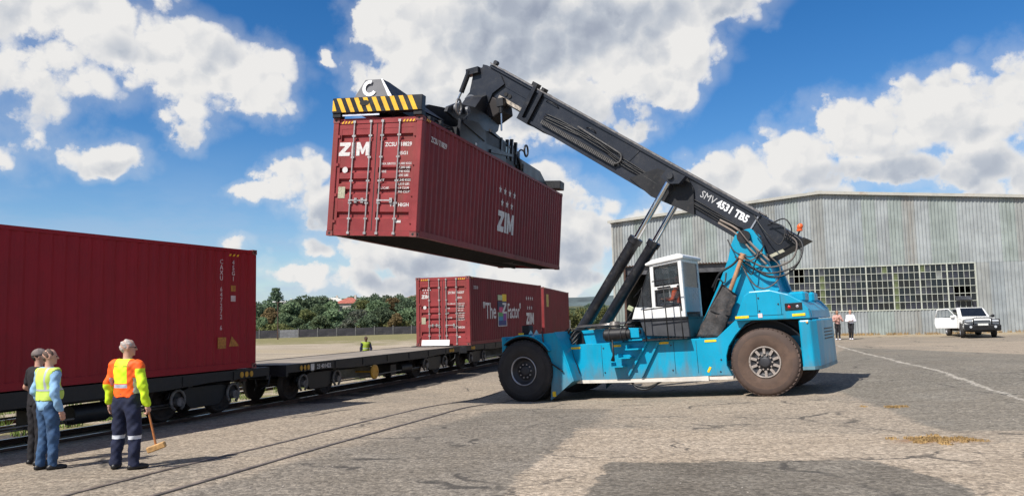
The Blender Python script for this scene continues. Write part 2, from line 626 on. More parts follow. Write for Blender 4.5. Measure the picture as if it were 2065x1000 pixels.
M_BLACK_PAINT = pmat('black_gloss_paint', (0.011, 0.012, 0.016), 0.36, var=0.25, dirt=(0.10, 0.09, 0.08), dirt_amt=0.35, dirt_scale=4, bump=0.001, bscale=12)
M_BLACK_METAL = pmat('greasy_black_steel', (0.009, 0.0095, 0.012), 0.5, var=0.35, dirt=(0.045, 0.038, 0.032), dirt_amt=0.45, dirt_scale=8)
M_GREY_BOOM = pmat('charcoal_boom_paint', (0.017, 0.0195, 0.027), 0.36, var=0.18, scale=0.9, dirt=(0.060, 0.058, 0.056), dirt_amt=0.4, dirt_scale=2.5, bump=0.001, bscale=10)
M_CYAN = pmat('turquoise_machine_paint', (0.0, 0.295, 0.475), 0.36, var=0.08, scale=1.2, dirt=(0.07, 0.13, 0.15), dirt_amt=0.42, dirt_scale=3.2, streak=True, bump=0.0015, bscale=7, coat=0.12, grime=True)
M_CHROME = pmat('chrome_rod', (0.62, 0.63, 0.64), 0.12, metal=1.0, var=0.05)
M_HOSE = pmat('black_hose_rubber', (0.012, 0.012, 0.013), 0.45, var=0.3)
M_TYRE = pmat('black_tyre_rubber', (0.022, 0.020, 0.020), 0.75, var=0.25, scale=3, dirt=(0.07, 0.055, 0.045), dirt_amt=0.4, dirt_scale=3, bump=0.002, bscale=25)
M_TYRE_DUST = pmat('dusty_tyre_rubber', (0.075, 0.050, 0.040), 0.8, var=0.2, scale=2.0, dirt=(0.16, 0.10, 0.07), dirt_amt=0.55, dirt_scale=2.2, bump=0.002, bscale=25)
M_TYRE_BROWN = pmat('brown_dusty_sidewall', (0.100, 0.064, 0.047), 0.85, var=0.25, scale=2.5, dirt=(0.06, 0.042, 0.035), dirt_amt=0.5, dirt_scale=3, bump=0.002, bscale=25)
M_TYRE_INNER = pmat('scuffed_sidewall', (0.030, 0.027, 0.026), 0.7, var=0.3, scale=2.5)
M_RIM_DARK = pmat('dark_rim_steel', (0.028, 0.028, 0.032), 0.5, var=0.3)
M_RIM_RING = pmat('worn_rim_flange', (0.36, 0.36, 0.38), 0.35, metal=0.7, var=0.2)
M_RIM_DUST = pmat('dusty_rim_steel', (0.30, 0.26, 0.23), 0.6, var=0.3, scale=6, dirt=(0.07, 0.05, 0.04), dirt_amt=0.8, dirt_scale=9)
M_WHITE = pmat('white_cab_paint', (0.74, 0.74, 0.72), 0.3, var=0.05, dirt=(0.40, 0.38, 0.34), dirt_amt=0.4, dirt_scale=4, coat=0.2)
M_GLASS = pmat('tinted_glass', (0.06, 0.07, 0.08), 0.04, var=0.0, spec=0.6, alpha=0.30, rvar=0.0)
M_GLASS_DARK = pmat('dark_glass', (0.012, 0.014, 0.018), 0.05, var=0.2, spec=0.8, rvar=0.02)
M_RAIL = pmat('worn_rail_steel', (0.30, 0.28, 0.27), 0.3, metal=0.8, var=0.2)
M_RUST = pmat('rusty_steel', (0.075, 0.042, 0.03), 0.8, var=0.35, scale=5, dirt=(0.03, 0.02, 0.017), dirt_amt=0.6)
M_ORANGE = pmat('orange_lens', (0.75, 0.13, 0.03), 0.3, var=0.1)
M_TAN = pmat('tan_painted_pipe', (0.42, 0.22, 0.12), 0.5, var=0.25, scale=8)
M_SILVER = pmat('weathered_white_strip', (0.62, 0.58, 0.52), 0.6, var=0.15, scale=3, dirt=(0.30, 0.25, 0.2), dirt_amt=0.5)


# ================================================================== ground
def ground_material():
    mt = bpy.data.materials.new('yard_surface')
    mt.use_nodes = True
    g = NT(mt.node_tree)
    out = g.n('ShaderNodeOutputMaterial')
    b = g.n('ShaderNodeBsdfPrincipled')
    g.put(out.inputs[0], b.outputs[0])
    tc = g.n('ShaderNodeTexCoord')
    ob = tc.outputs['Object']
    flat = g.scalev(ob, (1, 1, 0))
    nbig = g.noise(flat, 0.11, 4, 0.55)
    nmid = g.noise(flat, 0.7, 5, 0.6)
    nfine = g.noise(flat, 9.0, 6, 0.7)
    grit = g.noise(flat, 55.0, 3, 0.75)
    vor = g.n('ShaderNodeTexVoronoi', feature='F1')
    g.put(vor.inputs['Vector'], flat)
    vor.inputs['Scale'].default_value = 24.0
    stone = vor.outputs['Color']
    ssep = g.n('ShaderNodeSeparateColor')
    g.put(ssep.inputs[0], stone)
    srand = ssep.outputs[0]
    # warped coordinates for ragged patch edges
    wn = g.v('SUBTRACT', g.noise(flat, 0.9, 5, 0.65, 0, 'Color'), (0.5, 0.5, 0.5))
    wn2 = g.v('SUBTRACT', g.noise(flat, 7.0, 4, 0.7, 0, 'Color'), (0.5, 0.5, 0.5))
    wp = g.v('ADD', g.v('ADD', flat, g.scalev(wn, (0.7, 0.7, 0))), g.scalev(wn2, (0.30, 0.30, 0)))

    def half(x0, y0, x1, y1, soft=0.10):
        # 1 on the left-hand side of the line p0 -> p1
        dx, dy = x1 - x0, y1 - y0
        L = math.hypot(dx, dy)
        nx, ny = -dy / L, dx / L
        q = g.v('DOT_PRODUCT', g.v('SUBTRACT', wp, (x0, y0, 0)), (nx, ny, 0))
        return g.ss(q, -soft, soft)

    def poly(pts, soft=0.10):
        cur = None
        for i in range(len(pts)):
            h = half(*pts[i], *pts[(i + 1) % len(pts)], soft)
            cur = h if cur is None else g.m('MULTIPLY', cur, h)
        return cur
    tan = g.mix(g.ss(nmid, 0.3, 0.72), (0.335, 0.265, 0.192), (0.45, 0.365, 0.275))
    grey = g.mix(g.ss(nmid, 0.3, 0.7), (0.125, 0.112, 0.093), (0.185, 0.165, 0.138))
    # base yard: mix of worn tan surface and darker bitumen in broad areas
    sep = g.n('ShaderNodeSeparateXYZ')
    g.put(sep.inputs[0], wp)
    X, Y = sep.outputs[0], sep.outputs[1]
    base_dark = g.ss(g.m('ADD', nbig, g.m('MULTIPLY', g.m('SUBTRACT', nmid, 0.5), 0.5)), 0.40, 0.60)
    col = g.mix(g.m('MULTIPLY', base_dark, 0.42), (0.31, 0.255, 0.193), grey)
    # darker bitumen left of the machine
    dl = poly([(-0.3, 8.0), (2.2, 18.2), (-0.2, 18.9), (-4.6, 8.0)], 0.2)
    col = g.mix(g.m('MULTIPLY', dl, 0.68), col, grey)
    # pale worn concrete in the middle
    li = poly([(-1.3, 6.0), (2.3, 6.0), (5.8, 6), (8.6, 10.0), (8.4, 12.2), (7.3, 17.9), (2.3, 19.0), (1.3, 14.5)][::1], 0.2)
    li2 = poly([(-0.55, 8.0), (9.5, 8.0), (9.5, 11.6), (6.7, 12.6), (7.2, 18.1), (2.3, 19.2)], 0.10)
    li3 = poly([(4.5, 0.0), (14.0, 0.0), (12.0, 11.4), (6.0, 11.8)], 0.10)
    lite = g.m('MAXIMUM', li2, li3)
    er = g.m('MULTIPLY', g.m('SUBTRACT', g.noise(flat, 4.5, 6, 0.7), 0.5), 1.5)
    lite = g.m('MULTIPLY', g.ss(g.m('ADD', lite, er), 0.0, 1.0), 0.95)
    col = g.mix(g.m('MULTIPLY', lite, 0.66), col, tan)
    # grey-blue bitumen on the right
    dr = poly([(6.9, 12.9), (14.0, 11.9), (24, 12), (15.9, 38.0), (8.6, 24.0)], 0.12)
    g2 = g.mix(g.ss(nmid, 0.3, 0.7), (0.105, 0.100, 0.084), (0.165, 0.155, 0.130))
    col = g.mix(g.m('MULTIPLY', dr, 0.62), col, g2)
    # bitumen patch in the foreground
    fp = poly([(0.1, 6.0), (5.3, 6.0), (4.95, 9.0), (5.35, 10.6), (1.25, 11.15)], 0.04)
    fp = g.m('MAXIMUM', fp, poly([(-3.5, 0.0), (5.0, 0.0), (5.3, 7.0), (0.3, 7.2), (-1.5, 6.0)], 0.2))
    g3 = g.mix(g.ss(nmid, 0.3, 0.7), (0.088, 0.080, 0.067), (0.138, 0.127, 0.107))
    col = g.mix(g.m('MULTIPLY', fp, 0.78), col, g3)
    # pale joint running away on the right
    dj = g.v('DOT_PRODUCT', g.v('SUBTRACT', wp, (15.78, 38.2, 0)), Vector((21.4, -5.1, 0)).normalized()[:])
    jl = g.m('MULTIPLY', g.ss(g.m('ABSOLUTE', dj), 0.11, 0.03), g.ss(Y, 8, 12))
    jl = g.m('MULTIPLY', jl, g.ss(Y, 42, 38))
    col = g.mix(g.m('MULTIPLY', jl, 0.75), col, (0.42, 0.38, 0.32))
    # sandy waste ground and grass beyond the railway
    bey = g.ss(g.m('ADD', X, g.m('MULTIPLY', Y, -0.335)), -14.2, -15.4)
    sand = g.mix(g.ss(g.noise(g.scalev(flat, (0.25, 1, 1)), 0.55, 5, 0.6), 0.35, 0.7), (0.39, 0.32, 0.235), (0.29, 0.24, 0.175))
    grs = g.mix(nmid, (0.25, 0.205, 0.10), (0.145, 0.145, 0.055))
    gm = g.ss(g.m('ADD', g.m('MULTIPLY', g.m('SUBTRACT', nbig, 0.5), 40), g.m('MULTIPLY_ADD', g.m('SUBTRACT', nmid, 0.5), 22, Y)), 72, 86)
    nearg = g.m('MULTIPLY', g.ss(Y, 34, 24), g.ss(nmid, 0.42, 0.52))
    gm = g.m('MAXIMUM', gm, nearg)
    patch = g.m('MULTIPLY', g.ss(g.v('LENGTH', g.scalev(g.v('SUBTRACT', wp, (-6.0, 52, 0)), (1 / 5.0, 1 / 9.0, 0))), 1.1, 0.8), 0.9)
    gm = g.m('MAXIMUM', gm, patch)
    waste = g.mix(gm, sand, grs)
    bey = g.m('MAXIMUM', bey, g.ss(Y, 62, 72))
    col = g.mix(bey, col, waste)
    # sandy strip at the foot of the shed
    sh = g.v('DOT_PRODUCT', g.v('SUBTRACT', wp, (19.23, 50.0, 0)), (0.276, 0.961, 0))
    ss_ = g.m('MULTIPLY', g.ss(sh, -3.4, -2.2), g.ss(sh, 6, 2))
    col = g.mix(g.m('MULTIPLY', ss_, 0.8), col, (0.34, 0.275, 0.185))
    # forest floor far away
    col = g.mix(g.ss(Y, 108, 118), col, (0.085, 0.09, 0.045))
    # gravel speckle, cracks, oil stains, tyre marks
    near = g.ss(g.v('LENGTH', flat), 60, 18)
    spk = g.m('MULTIPLY_ADD', g.m('SUBTRACT', nfine, 0.5), 1.9, 1.0)
    gr = g.m('MULTIPLY_ADD', g.m('SUBTRACT', grit, 0.5), 1.9, 1.0)
    st = g.m('MULTIPLY_ADD', g.m('SUBTRACT', srand, 0.5), g.m('MULTIPLY', near, 0.8), 1.0)
    mul = g.m('MULTIPLY', g.m('MULTIPLY', spk, gr), st)
    fine = g.mixf(0.85, 1.0, mul)
    # streaks along the passage of vehicles
    strk = g.noise(g.v('MULTIPLY', g.v('ADD', flat, g.scalev(wn, (0.3, 0.3, 0))), (0.35, 2.6, 0)), 1.6, 5, 0.65)
    fine = g.m('MULTIPLY', fine, g.m('MULTIPLY_ADD', g.m('SUBTRACT', strk, 0.5), 0.75, 1.0))
    hsv = g.n('ShaderNodeHueSaturation')
    g.put(hsv.inputs['Color'], col)
    g.put(hsv.inputs['Value'], fine)
    col = hsv.outputs[0]
    ck = g.n('ShaderNodeTexVoronoi', feature='DISTANCE_TO_EDGE')
    g.put(ck.inputs['Vector'], g.v('ADD', flat, g.scalev(wn, (1.4, 1.4, 0))))
    ck.inputs['Scale'].default_value = 0.33
    crack = g.m('MULTIPLY', g.ss(ck.outputs['Distance'], 0.018, 0.004), g.ss(nmid, 0.45, 0.6))
    crack = g.m('MULTIPLY', crack, g.m('SUBTRACT', 1.0, bey))
    col = g.mix(g.m('MULTIPLY', crack, 0.8), col, (0.05, 0.045, 0.04))
    # dead grass and rust patch
    rp = g.v('LENGTH', g.scalev(g.v('SUBTRACT', g.v('ADD', flat, g.scalev(wn, (1.6, 1.6, 0))), (6.3, 12.15, 0)), (1 / 0.75, 1 / 0.42, 0)))
    col = g.mix(g.m('MULTIPLY', g.ss(rp, 1.0, 0.3), g.ss(nfine, 0.4, 0.6, 0.35, 0.9)), col, (0.24, 0.11, 0.04))
    oil = g.m('MULTIPLY', g.ss(g.noise(flat, 0.42, 4, 0.6), 0.66, 0.74), 0.4)
    col = g.mix(g.m('MULTIPLY', oil, g.m('SUBTRACT', 1.0, bey)), col, (0.05, 0.047, 0.045))
    g.put(b.inputs['Base Color'], col)
    b.inputs['Roughness'].default_value = 0.92
    b.inputs['Specular IOR Level'].default_value = 0.25
    h = g.m('ADD', g.m('MULTIPLY', nfine, 0.035), g.m('MULTIPLY', grit, 0.010))
    h = g.m('ADD', h, g.m('MULTIPLY', vor.outputs['Distance'], -0.010))
    h = g.m('ADD', h, g.m('MULTIPLY', nmid, 0.03))
    bp = g.n('ShaderNodeBump')
    bp.inputs['Strength'].default_value = 0.75
    bp.inputs['Distance'].default_value = 1.0
    g.put(bp.inputs['Height'], h)
    g.put(b.inputs['Normal'], bp.outputs[0])
    return mt


def build_ground():
    xs = np.concatenate([-np.geomspace(1800, 32, 26), np.arange(-30, 36, 0.6), np.geomspace(37, 1800, 26)])
    ys = np.concatenate([-np.geomspace(600, 14, 10), np.arange(-12, 62, 0.6), np.geomspace(63, 130, 30), np.geomspace(134, 1700, 24)])
    XX, YY = np.meshgrid(xs, ys, indexing='ij')
    ZZ = height(XX, YY)
    near = np.exp(-((XX / 40) ** 2 + ((YY - 20) / 40) ** 2))
    ZZ = ZZ + near * 0.012 * np.sin(XX * 0.9 + 0.6 * np.sin(YY * 0.7)) * np.cos(YY * 0.8 + XX * 0.3)
    v = np.stack([XX, YY, ZZ], -1).reshape(-1, 3)
    nx, ny = len(xs), len(ys)
    i, j = np.meshgrid(np.arange(nx - 1), np.arange(ny - 1), indexing='ij')
    a = (i * ny + j).ravel()
    f = np.stack([a, a + ny, a + ny + 1, a + 1], 1)
    me = bpy.data.meshes.new('ground')
    me.from_pydata(v.tolist(), [], f.tolist())
    me.polygons.foreach_set('use_smooth', [True] * len(me.polygons))
    me.materials.append(ground_material())
    o = bpy.data.objects.new('ground', me)
    COL.objects.link(o)
    tag(o, 'broad worn yard surface of pale concrete, dark bitumen patches and sandy waste ground', None, None, 'structure')


build_ground()


def build_hills():
    mt = pmat('hazed_hill_cover', (0.075, 0.10, 0.10), 0.9, var=0.35, scale=0.02)  # bluish distance haze put into the hill colour
    n = 220
    vs, fs = [], []
    for i in range(n):
        t = -1900 + 3800 * i / (n - 1)
        h = 30 + 5 * math.sin(t * 0.0042 + 0.8) + 3 * math.sin(t * 0.013) + 1.5 * math.sin(t * 0.041)
        vs += [(t, 1250, 4), (t, 1400 + 30 * math.sin(t * 0.01), h), (t, 1690, h * 0.55)]
    for i in range(n - 1):
        for k in (0, 1):
            a = i * 3 + k
            fs.append((a, a + 3, a + 4, a + 1))
    m = MB()
    m.smooth = True
    m.add(vs, fs)
    o = m.build('distant_hills', mt, fix=True)
    tag(o, 'low wooded hills along the horizon beyond the yard', None, None, 'structure')


build_hills()


# ================================================================== railway
# track centre line (x, y) following the three containers
TC = [(-22.8, -14.0), (-14.6, 3.2), (-11.9, 9.2), (-9.66, 14.4), (-7.515, 20.07), (-5.2, 26.8), (-3.0, 33.49), (0.41, 45.2), (3.0, 57.0), (5.0, 72.0), (6.2, 95.0)]


def catmull(P, step=0.5):
    out = []
    for i in range(1, len(P) - 2):
        p0, p1, p2, p3 = [np.array(P[i + k]) for k in (-1, 0, 1, 2)]
        n = max(2, int(np.linalg.norm(p2 - p1) / step))
        for t in np.linspace(0, 1, n, endpoint=False):
            out.append(0.5 * ((2 * p1) + (-p0 + p2) * t + (2 * p0 - 5 * p1 + 4 * p2 - p3) * t * t + (-p0 + 3 * p1 - 3 * p2 + p3) * t ** 3))
    return np.array(out)


TRK = catmull(TC, 0.5)
RAIL_Z = -0.10


def build_track(line, zoff, label, off=0.0):
    d = np.gradient(line, axis=0)
    d /= np.linalg.norm(d, axis=1)[:, None]
    nrm = np.stack([d[:, 1], -d[:, 0]], 1)
    c = line + nrm * off
    root = thing('railway_track', label, 'railway track', (float(c[len(c) // 2][0]), float(c[len(c) // 2][1]), 0.0))
    root['kind'] = 'structure'
    del root['category']
    ox, oy = root.location.x, root.location.y
    # ballast bed
    zg = [gh(*p) for p in c]
    bed = MB()
    bed.smooth = False
    vs = []
    ofs = [(-2.3, -0.12), (-1.5, 0.04), (1.5, 0.04), (2.1, -0.10)]
    for p, q, z in zip(c, nrm, zg):
        for o_, dz in ofs:
            j = random.uniform(-0.03, 0.03)
            vs.append((p[0] + q[0] * o_ - ox, p[1] + q[1] * o_ - oy, (zoff - 0.17) + dz + j if abs(o_) < 2 else z - 0.06))
    fs = []
    for i in range(len(c) - 1):
        for k in range(3):
            a = i * 4 + k
            fs.append((a, a + 1, a + 5, a + 4))
    bed.add(vs, fs)
    mb_ = pmat('track_ballast', (0.07, 0.058, 0.048), 0.95, var=0.5, scale=14, dirt=(0.02, 0.018, 0.016), dirt_amt=0.7, dirt_scale=5, bump=0.03, bscale=20)
    b = bed.build('ballast', mb_, root, fix=True)
    b['kind'] = 'stuff'
    # rails
    for s in (-0.565, 0.565):
        r = MB()
        prof = [(-0.035, 0.0), (0.035, 0.0), (0.035, -0.04), (0.01, -0.06), (0.01, -0.12), (0.06, -0.15), (-0.06, -0.15), (-0.01, -0.12), (-0.01, -0.06), (-0.035, -0.04)]
        n = len(prof)
        vs = []
        for p, q in zip(c, nrm):
            for (a, z) in prof:
                vs.append((p[0] + q[0] * (s + a) - ox, p[1] + q[1] * (s + a) - oy, zoff + z))
        fs = []
        for i in range(len(c) - 1):
            for k in range(n):
                a = i * n + k
                bq = i * n + (k + 1) % n
                fs.append((a, bq, bq + n, a + n))
        r.cur = 0
        r.add(vs, fs)
        me = r.mesh('rail', [M_RUST, M_RAIL])
        for i, pl in enumerate(me.polygons):
            if i % n == 0:
                pl.material_index = 1
        bmx = bmesh.new(); bmx.from_mesh(me); bmesh.ops.recalc_face_normals(bmx, faces=bmx.faces); bmx.to_mesh(me); bmx.free()
        inst('rail', me, root)
    # sleepers
    sm = MB().bx(-1.0, 1.0, -0.12, 0.12, -0.14, 0.0).mesh('sleeper', pmat('weathered_sleeper', (0.06, 0.05, 0.045), 0.9, var=0.4, scale=8))
    acc, last = 0.0, c[0]
    for i in range(1, len(c)):
        acc += np.linalg.norm(c[i] - last)
        last = c[i]
        if acc >= 0.68 and 2 < c[i][1] < 46:
            acc = 0
            ang = math.atan2(nrm[i][1], nrm[i][0])
            inst('sleeper', sm, root, (c[i][0] - ox, c[i][1] - oy, zoff - 0.135), (0, 0, ang))
    return root


build_track(TRK, RAIL_Z, 'railway track under the row of container wagons')
TRK2 = catmull([(p[0] - 3.9 + 0.0 * i, p[1]) for i, p in enumerate(TC)], 0.8)
build_track(TRK2, RAIL_Z - 0.06, 'second railway track just behind the wagons')


def groove(pts, nm, gw=0.03):
    """one rail of the disused track sunk in the yard paving, with a flat dark strip for its flangeway"""
    root = None
    m = MB()
    ln = catmull(pts, 0.4)
    d = np.gradient(ln, axis=0)
    d /= np.linalg.norm(d, axis=1)[:, None]
    nrm = np.stack([d[:, 1], -d[:, 0]], 1)
    z = height(ln[:, 0], ln[:, 1]) + 0.012 * np.exp(-((ln[:, 0] / 40) ** 2 + ((ln[:, 1] - 20) / 40) ** 2)) * np.sin(ln[:, 0] * 0.9 + 0.6 * np.sin(ln[:, 1] * 0.7)) * np.cos(ln[:, 1] * 0.8 + ln[:, 0] * 0.3)
    k = len(ln)
    vs, fs, mi = [], [], []
    for i in range(k):
        for o_, dz in ((-0.035, 0.004), (-0.03, 0.012), (0.03, 0.012), (0.035, 0.006), (0.036 + gw, 0.005)):
            j = random.uniform(-0.006, 0.006) if o_ > 0.0355 else 0
            vs.append((ln[i][0] + nrm[i][0] * (o_ + j), ln[i][1] + nrm[i][1] * (o_ + j), z[i] + dz))
    for i in range(k - 1):
        for q in range(4):
            a = i * 5 + q
            m.mi.append(1 if q == 3 else 0)  # outermost strip is dark and lies flat, no groove cut
            m.f.append((a, a + 1, a + 6, a + 5))
            m.sm.append(False)
    m.v = vs
    o = m.build('embedded_rail', [pmat('sunken_rail_steel', (0.15, 0.12, 0.10), 0.6, var=0.35, scale=6), pmat('flangeway_dark', (0.022, 0.019, 0.016), 0.95, var=0.3)], fix=True)
    tag(o, nm, None, None, 'structure')


groove([(-9.6, -8), (-6.35, 3), (-4.18, 9.53), (-2.6, 14.6), (-0.53, 21.58), (1.3, 28), (3.7, 37)], 'nearer rail of the disused track sunk in the paving', 0.034)
groove([(-10.7, -7.9), (-7.45, 3.1), (-5.24, 9.7), (-3.65, 14.8), (-1.60, 21.8), (0.25, 28.3), (2.65, 37.3)], 'farther rail of the disused track sunk in the paving', 0.016)


# ================================================================== containers
CL, CW, CHH = 12.19, 2.44, 2.90


def corrugated(x_out, x_in, y0, y1, z0, z1, pitch=0.278):
    """side sheet in the YZ plane with trapezoid ribs"""
    n = int(round((y1 - y0) / pitch))
    p = (y1 - y0) / n
    pts = []
    for i in range(n):
        a = y0 + i * p
        pts += [(a + p * 0.0, x_out), (a + p * 0.26, x_out), (a + p * 0.5, x_in), (a + p * 0.76, x_in)]
    pts.append((y1, x_out))
    vs, fs = [], []
    for (y, x) in pts:
        vs += [(x, y, z0), (x, y, z1)]
    for i in range(len(pts) - 1):
        a = i * 2
        fs.append((a, a + 2, a + 3, a + 1))
    return vs, fs


_bar_cache = {}


def make_container(root, paint, end_paint, side_text=None, door_text=True, sleek=False, number='ZCSU 718829 8', detail=True, underside=True):
    """origin: bottom centre of the door end; +Y runs along the container, doors face -Y"""
    W, L, H = CW, CL, CHH
    hw = W / 2
    # side panels
    for s in (-1, 1):
        m = MB()
        vs, fs = corrugated(s * (hw - 0.012), s * (hw - (0.058 if not sleek else 0.034)), 0.16, L - 0.16, 0.155, H - 0.075)
        m.add(vs, fs if s > 0 else [f[::-1] for f in fs])
        m.build('side_panel', paint, root)
    # end wall
    m = MB()
    vs, fs = corrugated(0.0, 0.045, -hw + 0.15, hw - 0.15, 0.155, H - 0.11, 0.27)
    m.add([(y, L - 0.015 - x, z) for (x, y, z) in vs], fs)
    m.build('end_wall', paint, root, fix=False)
    # roof
    m = MB()
    m.bx(-hw + 0.03, hw - 0.03, 0.05, L - 0.05, H - 0.075, H - 0.045)
    for i in range(38):
        y = 0.45 + i * 0.298
        m.bx(-hw + 0.12, hw - 0.12, y, y + 0.14, H - 0.046, H - 0.028)
    m.build('roof', paint, root)
    # frame
    for s in (-1, 1):
        m = MB().bx(s * (hw - 0.06), s * hw, 0.17, L - 0.17, H - 0.09, H - 0.015)
        m.build('top_rail', paint, root)
        m = MB().bx(s * (hw - 0.055), s * hw, 0.17, L - 0.17, 0.02, 0.158)
        m.bx(s * (hw - 0.15), s * (hw - 0.055), 0.17, L - 0.17, 0.02, 0.03)
        m.build('bottom_rail', paint, root)
        for y in (0.002, L - 0.162):
            m = MB().bx(s * (hw - 0.155), s * (hw - 0.003), y, y + 0.16, 0.118, H - 0.118)
            m.build('corner_post', end_paint if y < 1 else paint, root, bevel=0.01)
    # header, sill
    m = MB().bx(-hw + 0.18, hw - 0.18, 0.02, 0.15, H - 0.14, H - 0.01).build('door_header', end_paint, root)
    m = MB().bx(-hw + 0.18, hw - 0.18, 0.02, 0.15, 0.01, 0.13).build('door_sill', end_paint, root)
    m = MB().bx(-hw + 0.18, hw - 0.18, L - 0.15, L - 0.02, H - 0.12, H - 0.01).bx(-hw + 0.18, hw - 0.18, L - 0.15, L - 0.02, 0.01, 0.16).build('end_frame', paint, root)
    # castings with their oval openings
    key = 'cast'
    if key not in _bar_cache:
        c = MB()
        c.bx(-0.089, 0.089, -0.081, 0.081, -0.059, 0.059)
        c.cur = 1
        for t in (0, 1):
            c.cyl((0, -0.0815 + t * 0.160, 0), (0, -0.0790 + t * 0.1605, 0), 0.033, n=12)
            c.cyl((-0.0895 + t * 0.176, 0, 0), (-0.0870 + t * 0.1765, 0, 0), 0.033, n=12)
        _bar_cache[key] = c.mesh('corner_casting', [M_CAST, M_UNDER])
    for s in (-1, 1):
        for y in (0.081 - 0.006, L - 0.081 + 0.006):
            for z in (0.059, H - 0.059):
                inst('corner_casting', _bar_cache[key], root, (s * (hw - 0.089 + 0.004), y, z + (0.004 if z > 1 else -0.004)))
    # floor and cross members
    m = MB().bx(-hw + 0.05, hw - 0.05, 0.1, L - 0.1, 0.13, 0.16)
    m.build('floor', M_UNDER, root)
    if underside:
        m = MB()
        for i in range(40):
            y = 0.3 + i * 0.297
            if y > L - 3.2:
                for s in (-1, 1):
                    m.bx(s * 0.56, s * (hw - 0.06), y, y + 0.045, 0.02, 0.13)
            else:
                m.bx(-hw + 0.06, hw - 0.06, y, y + 0.045, 0.02, 0.13)
        o = m.build('cross_member', M_UNDER, root)
        m = MB()
        for s in (-1, 1):
            m.bx(s * 0.50, s * 0.56, L - 3.3, L - 0.15, -0.02, 0.13)
        m.bx(-0.5, 0.5, L - 3.3, L - 0.15, 0.10, 0.125)
        m.build('gooseneck_tunnel', M_UNDER, root)
    if not detail:
        return
    # doors
    z0, z1 = 0.135, H - 0.145
    chan = [(0.30, 0.46), (0.885, 1.02), (1.14, 1.275), (1.41, 1.545), (2.19, 2.36)]
    for s in (-1, 1):
        xa, xb = (0.012, hw - 0.165) if s > 0 else (-hw + 0.165, -0.012)
        m = MB()
        # frame of the leaf
        m.bx(xa, xb, 0.035, 0.075, z0, z0 + 0.11)
        m.bx(xa, xb, 0.035, 0.075, z1 - 0.12, z1)
        m.bx(xa, xa + 0.075, 0.035, 0.075, z0 + 0.11, z1 - 0.12)
        m.bx(xb - 0.075, xb, 0.035, 0.075, z0 + 0.11, z1 - 0.12)
        prof = []
        za, zb = z0 + 0.11, z1 - 0.12
        prof.append((za, 0.040))
        for (c0, c1) in chan:
            c0, c1 = c0 + 0.13, c1 + 0.13
            prof += [(c0, 0.040), (c0 + 0.030, 0.098), (c1 - 0.030, 0.098), (c1, 0.040)]
        prof.append((zb, 0.040))
        vs, fs = [], []
        for (z, y) in prof:
            vs += [(xa + 0.075, y, z), (xb - 0.075, y, z)]
        for i in range(len(prof) - 1):
            a = i * 2
            fs.append((a, a + 1, a + 3, a + 2))
        m.add(vs, fs)
        for (c0, c1) in chan:         # close channel ends
            c0, c1 = c0 + 0.13, c1 + 0.13
            for x, fl in ((xa + 0.075, 0), (xb - 0.075, 1)):
                q = [(x, 0.040, c0), (x, 0.098, c0 + 0.030), (x, 0.098, c1 - 0.030), (x, 0.040, c1)]
                m.add(q, [(0, 1, 2, 3) if fl else (3, 2, 1, 0)])
        dr = m.build('door', end_paint, root)
        sl = MB()
        for (a, b) in ((xa - 0.010, xa), (xb, xb + 0.012)):
            sl.bx(a, b, 0.032, 0.07, z0, z1)
        sl.bx(xa, xb, 0.032, 0.07, z0 - 0.008, z0).bx(xa, xb, 0.032, 0.07, z1, z1 + 0.008)
        sl.build('door_seal', M_RUBBER_SEAL, dr)
        # locking bars
        w = xb - xa
        for fx in (0.142, 0.583) if s > 0 else (0.417, 0.858):
            x = xa + w * fx
            b = MB()
            b.cyl((x, 0.005, 0.07), (x, 0.005, H - 0.07), 0.019, n=10)
            for z in (0.07, H - 0.10):
                b.bx(x - 0.035, x + 0.035, -0.014, 0.035, z - 0.03, z + 0.03)
            for z in (0.42, 0.80, 1.34, 1.92, 2.45):
                b.bx(x - 0.045, x + 0.045, -0.004, 0.036, z - 0.022, z + 0.022)
            b.build('locking_bar', M_GALV, dr)
            hb = MB()
            dx = 0.34 if fx < 0.5 else -0.30
            hb.box((x + dx / 2, -0.018, 0.86), (abs(dx), 0.014, 0.030), (0, R(random.uniform(-3, 3)), 0))
            hb.bx(x - 0.03, x + 0.03, -0.026, 0.0, 0.83, 0.89)
            hb.bx(x + dx - 0.035, x + dx + 0.035, -0.012, 0.036, 0.80, 0.92)
            if fx != 0.583:
                hb.build('door_handle', M_GALV, dr)
        for z in (0.35, 1.0, 1.75, 2.45):
            hx = (hw - 0.16) * s
            MB().bx(hx - 0.05, hx + 0.05, 0.004, 0.034, z - 0.035, z + 0.035).build('door_hinge', end_paint, root)
    # hazard stripes on the high-cube header
    for s in (-1, 1):
        m = MB()
        for k in range(4):
            x = s * (hw - 0.25) - s * k * 0.085
            m.prism([(x - 0.022, H - 0.135), (x + 0.016, H - 0.135), (x + 0.050, H - 0.075), (x + 0.012, H - 0.075)], 0.016, 0.0185)
        m.build('hazard_mark', M_YELLOW, root)
    for s in (-1, 1):
        m = MB()
        for k in range(3):
            y = 0.24 + k * 0.085
            x = s * hw
            m.prism([(y - 0.02, H - 0.082), (y + 0.016, H - 0.082), (y + 0.045, H - 0.025), (y + 0.010, H - 0.025)], x, x + s * 0.003, axis='x')
        m.build('hazard_mark', M_YELLOW, root)
    if door_text:
        door_lettering(root, number, door_text)


